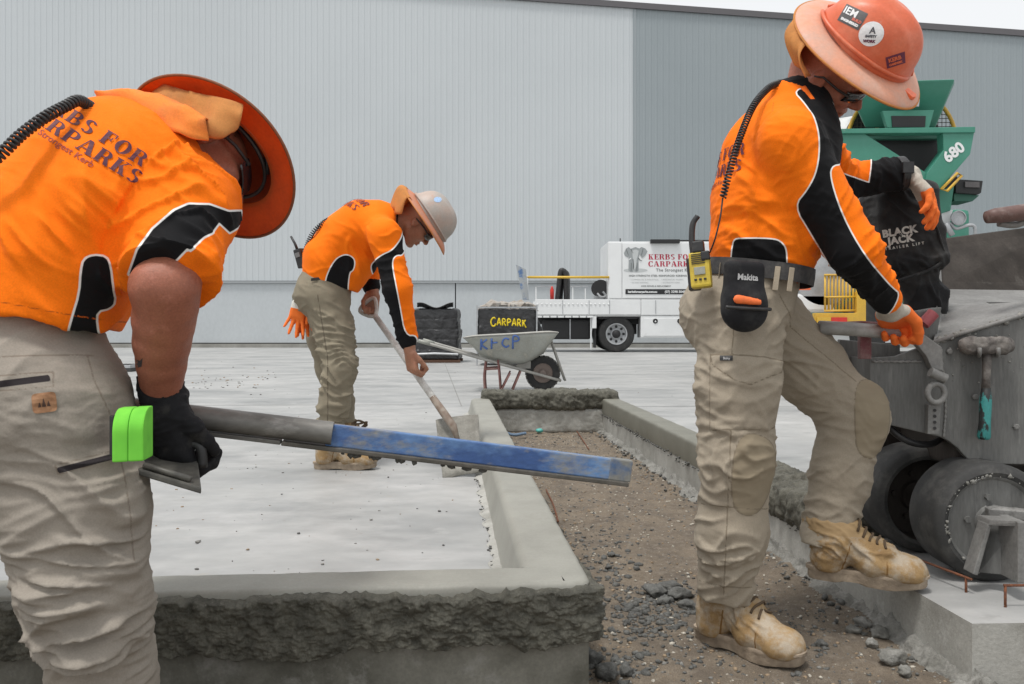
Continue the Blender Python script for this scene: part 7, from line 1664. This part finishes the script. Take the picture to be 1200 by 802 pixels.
# black cover held by the worker ---------------------------------------------------------
def bag():
    Y = 2.80; r = empty('motor_cover', tuple(P(1085, 370, Y)), 'black fabric trailer jack cover with pale lettering under the worker\'s gloved hand', 'cover')
    S = SDF((1.06, 2.60, .66), (1.52, 3.05, 1.26), .0046)
    A = rotm(V(.985, 0, .12), V(-.1, 0, 1))
    S.rbox(P(1058, 268, Y), (.103, .085, .134), .03, A, .02); S.ell(P(1056, 226, Y), (.105, .085, .032), A, .03)
    S.cone(P(1072, 318, Y), P(1084, 352, Y), .070, .058, .03, flat=(V(0, 1, 0), .9)); S.cone(P(1086, 352, Y), P(1092, 376, Y), .060, .05, .02)
    S.cone(P(1024, 326, Y-.05), P(1104, 308, Y-.05), .008, .008, .008, sub=False)
    v, f = S.mesh(2); nr = vnorm(v, f)
    disp = .010*fold(v, V(1, 0, .4), 13, V(-.2, 0, 1), 3, 71, 1.3)+.013*near(v, P(1075, 315, 2.70), .10)*fold(v, V(.2, 0, 1), 17, V(1, 0, .3), 4, 72)+.014*near(v, P(1088, 345, 2.72), .08)*fold(v, V(1, 0, .1), 18, V(0, 0, 1), 4, 73)+.013*near(v, P(1050, 225, 2.72), .1)*fold(v, V(.3, 0, 1), 20, V(1, 0, 0), 4, 74)
    v = v+nr*disp[:, None]; M_c = fabric('dusty_black_canvas', (.020, .020, .021), [], .75, col2=(.055, .054, .052), scale=10, lo=.45, hi=.75, third=(.11, .107, .10), tscale=14, tlo=.62, thi=.85, weave=500, bump=.4, sheen=.05)
    mk('cover_body', v, f, M_c, r, smooth=True); t = bvh_of(v, f)
    x_, y_, d_ = VF(1068, 270); an = .13; ti = x_*math.cos(an)+y_*math.sin(an); ui = -x_*math.sin(an)+y_*math.cos(an); M_ = frame(P(1068, 271, 2.5), ti, ui, -d_); m = mat('pale_worn_print', (.50, .49, .45), .7, col2=(.25, .245, .23), scale=45, lo=.5, hi=.75)
    for s_, sz_, dx, dy, wt, sp_ in (('BLACK', .0315, -.034, .004, .0016, 1.05), ('JACK', .0315, -.034, -.022, .0016, 1.05), ('TRAILER LIFT', .0115, -.026, -.044, .0004, 1.75)):
        tv, tf = text_polys(s_, sz_, wt, sp_); decal('lettering', tv+[dx, dy, 0], tf, M_, t, d_, m, r, .0015, .008)
    mb = MB(); mb.tube(spline([P(1096, 262, 2.70), P(1103, 285, 2.712), P(1106, 302, 2.72), P(1090, 316, 2.712), P(1050, 330, 2.70)], 6), .0045, 6); mb.build('piping', M_c, r, smooth=True)
bag()
# ================================================================= GREEN CONCRETE MIXER TRUCK
M_gr = mat('green_mixer_paint', (.035, .20, .135), .45, col2=(.055, .235, .17), scale=2, third=(.22, .30, .26), tscale=5, tlo=.66, thi=.85, fine=.05, coat=.15)
M_gr2 = mat('dark_green_paint', (.02, .105, .072), .5, col2=(.03, .12, .085), scale=3)
M_yl = mat('yellow_guard_paint', (.62, .38, .04), .5, col2=(.5, .3, .05), scale=5)
def mixer():
    Y = 9.0; r = empty('mixer_truck', tuple(P(1060, 395, Y)*[1, 1, 0]+V(0, 2, 0)), 'green concrete mixer truck numbered 680 standing behind the kerbing machine', 'mixer truck')
    def pr(name, pts, m, dy=0, th=.05, bev=.006, parent=r): mb = MB(); mb.prism([P(a, b, Y+dy) for a, b in pts], (0, th, 0)); return mb.build(name, m, parent, bevel=bev)
    # loading hopper on top: flared box
    mb = MB(); lo = [P(1014, 150, Y+.1), P(1096, 150, Y+.1), P(1096, 150, Y+.9), P(1014, 150, Y+.9)]; hi = [P(990, 97, Y-.25), P(1119, 93, Y-.25), P(1119, 97, Y+1.2), P(990, 97, Y+1.2)]
    mb.hexa(lo+hi); mb.build('loading_hopper', M_gr, r, bevel=.02)
    fr = pr('hopper_frame', [(1034, 130), (1095, 129), (1089, 150), (1040, 150)], M_gr, -.16, .06); pr('hopper_slot', [(1045, 136), (1085, 136), (1084, 149), (1046, 149)], M_dark, -.172, .02, 0, fr)
    pr('hopper_plate', [(1059, 116), (1078, 116), (1077, 125), (1060, 125)], M_steel, -.27, .02, .003)
    # rear V frame
    pr('left_v_arm', [(985, 152), (1012, 156), (1086, 203), (1080, 236), (1062, 240), (987, 184)], M_gr, -.30, .12)
    pr('right_v_arm', [(1105, 156), (1143, 149), (1137, 181), (1098, 226), (1080, 236), (1086, 203), (1106, 176)], M_gr, -.32, .13)
    pr('top_beam', [(985, 151), (1143, 148.6), (1143, 155.5), (985, 156.5)], M_gr, -.34, .14)
    pr('discharge_opening', [(1008, 156), (1107, 156), (1107, 177), (1086, 204), (1068, 204)], M_dark, .10, .05, 0)
    pr('opening_lip', [(1012, 158), (1104, 158), (1104, 163), (1015, 163)], M_gr2, .0, .08)
    x_ = V(math.cos(R(38)), 0, math.sin(R(38))); y_ = V(-math.sin(R(38)), 0, math.cos(R(38))); flat_text('fleet_number', text_polys('680', 17*Y/1000, .006, 1.0), P(1118, 179, Y-.325), x_, y_, M_white, r)
    # round mesh guard behind the hopper
    c = P(1057, 167, Y+.5); mb = MB(); Rg = 67*Y/1000; mb.tube([c+V(Rg*math.cos(t), 0, Rg*math.sin(t)) for t in np.linspace(0, 6.28, 48, endpoint=False)], .022, 8, closed=True); mb.build('guard_ring', M_yl, r, smooth=True)
    for e in (-1, 1): MB().tube([c+V(e*.40, -.01, .48), c+V(e*.26, -.01, .1)], .02, 8).build('guard_stay', M_yl, r, smooth=True)
    mb = MB()
    for k in range(-13, 14):
        d = k*.045; h = math.sqrt(max(0, Rg*Rg-d*d))
        if abs(k) < 14: mb.tube([c+V(d, .01, -h), c+V(d, .01, h)], .004, 4); mb.tube([c+V(-h, .02, d), c+V(h, .02, d)], .004, 4)
    o = mb.build('guard_mesh', mat('dark_wire', (.05, .045, .03), .6), r); o['kind'] = 'stuff'
    MB().lathe(c+V(0, .2, 0), (0, 1, 0), [(.0, 0), (.55, 0), (.55, .1), (.0, .1)], 40).build('drum_end_plate', M_dark, r, auto=40)
    # drum
    mb = MB(); ax = unit(V(.04, 1, -.12)); mb.lathe(c+V(0, .35, -.1), ax, [(.45, 0), (.62, .2), (1.05, 1.6), (1.12, 2.4), (.95, 3.6), (.5, 4.2), (0, 4.2)], 40); mb.build('drum', mat('white_drum', (.62, .63, .62), .4, col2=(.5, .5, .48), scale=2), r, auto=30)
    # chute and its side gear
    pr('swing_chute', [(1095, 216), (1120, 206), (1114, 247), (1098, 252)], M_gr, -.15, .3); pr('chute_white_end', [(1098, 248), (1117, 246), (1113, 262), (1100, 262)], M_white, -.12, .25)
    br = MB(); br.tube([P(1103, 222, Y-.36), P(1122, 203, Y-.36), P(1127, 206, Y-.36), P(1110, 224, Y-.36)], .015, 6, closed=True); br.build('yellow_bracket', M_yl, r, smooth=True); pr('bracket_core', [(1107, 217), (1120, 205), (1123, 209), (1110, 221)], M_dark, -.33, .05)
    pr('light_box', [(1120, 210), (1152, 212), (1150, 226), (1147, 228), (1120, 226)], M_dark, -.1, .35); pr('tail_lamp', [(1131, 213), (1148, 213.5), (1148, 220), (1131, 219.5)], mat('smoked_lamp', (.10, .09, .09), .2), -.12, .02, .003); pr('green_skirt', [(1118, 226), (1148, 229), (1140, 236), (1118, 236)], M_gr2, -.05, .3)
    gc = P(1122, 256, Y-.2); mb = MB(); mb.lathe(gc, (0, -1, 0), [(.075, 0), (.078, .03), (.068, .035), (.066, .02), (0, .02)], 24); mb.build('gauge', M_steel, r, auto=40)
    mb = MB(); mb.tube(spline([P(1103, 272, Y-.2), P(1112, 262, Y-.2), P(1120, 268, Y-.2), P(1135, 264, Y-.2), P(1142, 266, Y-.2), P(1143, 276, Y-.2)], 5), .018, 8); mb.tube([P(1108, 262, Y-.22), P(1116, 276, Y-.22)], .03, 8); mb.build('pipework', M_steel, r, smooth=True)
    # underside and cab side seen past the worker: guard cage, bumper, lamps
    pr('rear_chassis', [(955, 290), (1110, 262), (1110, 380), (955, 380)], M_gr2, .5, .2); mb = MB(); mb.lathe(P(962, 325, Y+.0), (0, -1, 0), [(.0, .1), (.30, .1), (.34, .05), (.34, -.1)], 32); mb.build('hose_drum', M_steel, r, auto=40)
    pr('side_marker', [(936, 335), (950, 335), (950, 340), (936, 340)], mat('orange_marker_lamp', (.8, .15, .05), .3), -.4, .05, .004)
    pr('mudguard', [(934, 344), (972, 344), (980, 366), (938, 366)], M_white, -.1, .4, .03)
    cage = empty('guard_cage', tuple(P(985, 366, Y-.25))); cage.parent = r; cage.location = Vector(P(985, 366, Y-.25))-wloc(r)
    for k in range(10): a = 967+k*4.1; MB().tube([P(a, 364, Y-.25), P(a, 322+abs(k-4)*.5, Y-.25)], .012, 6).build('cage_bar', M_yl, cage, smooth=True)
    for yy in (322, 348, 364): MB().tube([P(966, yy+.5, Y-.26), P(1005, yy, Y-.26)], .012, 6).build('cage_rail', M_yl, cage, smooth=True)
    mb = MB(); mb.prism([P(1004, 342, Y-.3), P(1015, 342, Y-.3), P(1015, 379, Y-.3), P(955, 379, Y-.3), P(955, 367, Y-.3), P(1004, 367, Y-.3)], (0, .08, 0)); mb.build('bumper_frame', M_yl, r, bevel=.006)
    for k, (a, b) in enumerate([(958, 974), (974.3, 993)]): pr('marker_plate', [(a, 372), (b, 372), (b, 379.5), (a, 379.5)], M_yl if k == 0 else M_red, -.33, .02, .002)
    for (px, dy) in ((1000, .6), (1120, .6), (1000, 3.2), (1120, 3.2)):
        c = P(px, 400, Y+dy); c[2] = .5; w = empty('wheel', tuple(c)); w.parent = r; w.location = Vector(c)-wloc(r)
        MB().lathe(c, (1, 0, 0), [(.28, -.15), (.46, -.16), (.5, -.1), (.5, .1), (.46, .16), (.28, .15)], 32).build('tyre', M_tyre, w, auto=40); MB().lathe(c, (1, 0, 0), [(.28, -.14), (.1, -.05), (0, -.05)], 24).build('rim', M_white, w, auto=40)
    mb = MB(); mb.b2(P(980, 366, Y+.7), P(1140, 345, Y+4.6)); mb.build('chassis', M_dark, r, bevel=.02)
    mb = MB(); mb.b2(P(990, 375, Y+4.7)*[1, 1, 0]+V(0, 0, .5), P(1078, 290, Y+6.4)*[1, 1, 0]+V(0, 0, 2.6)); mb.build('cab', M_gr, r, bevel=.08)
mixer()
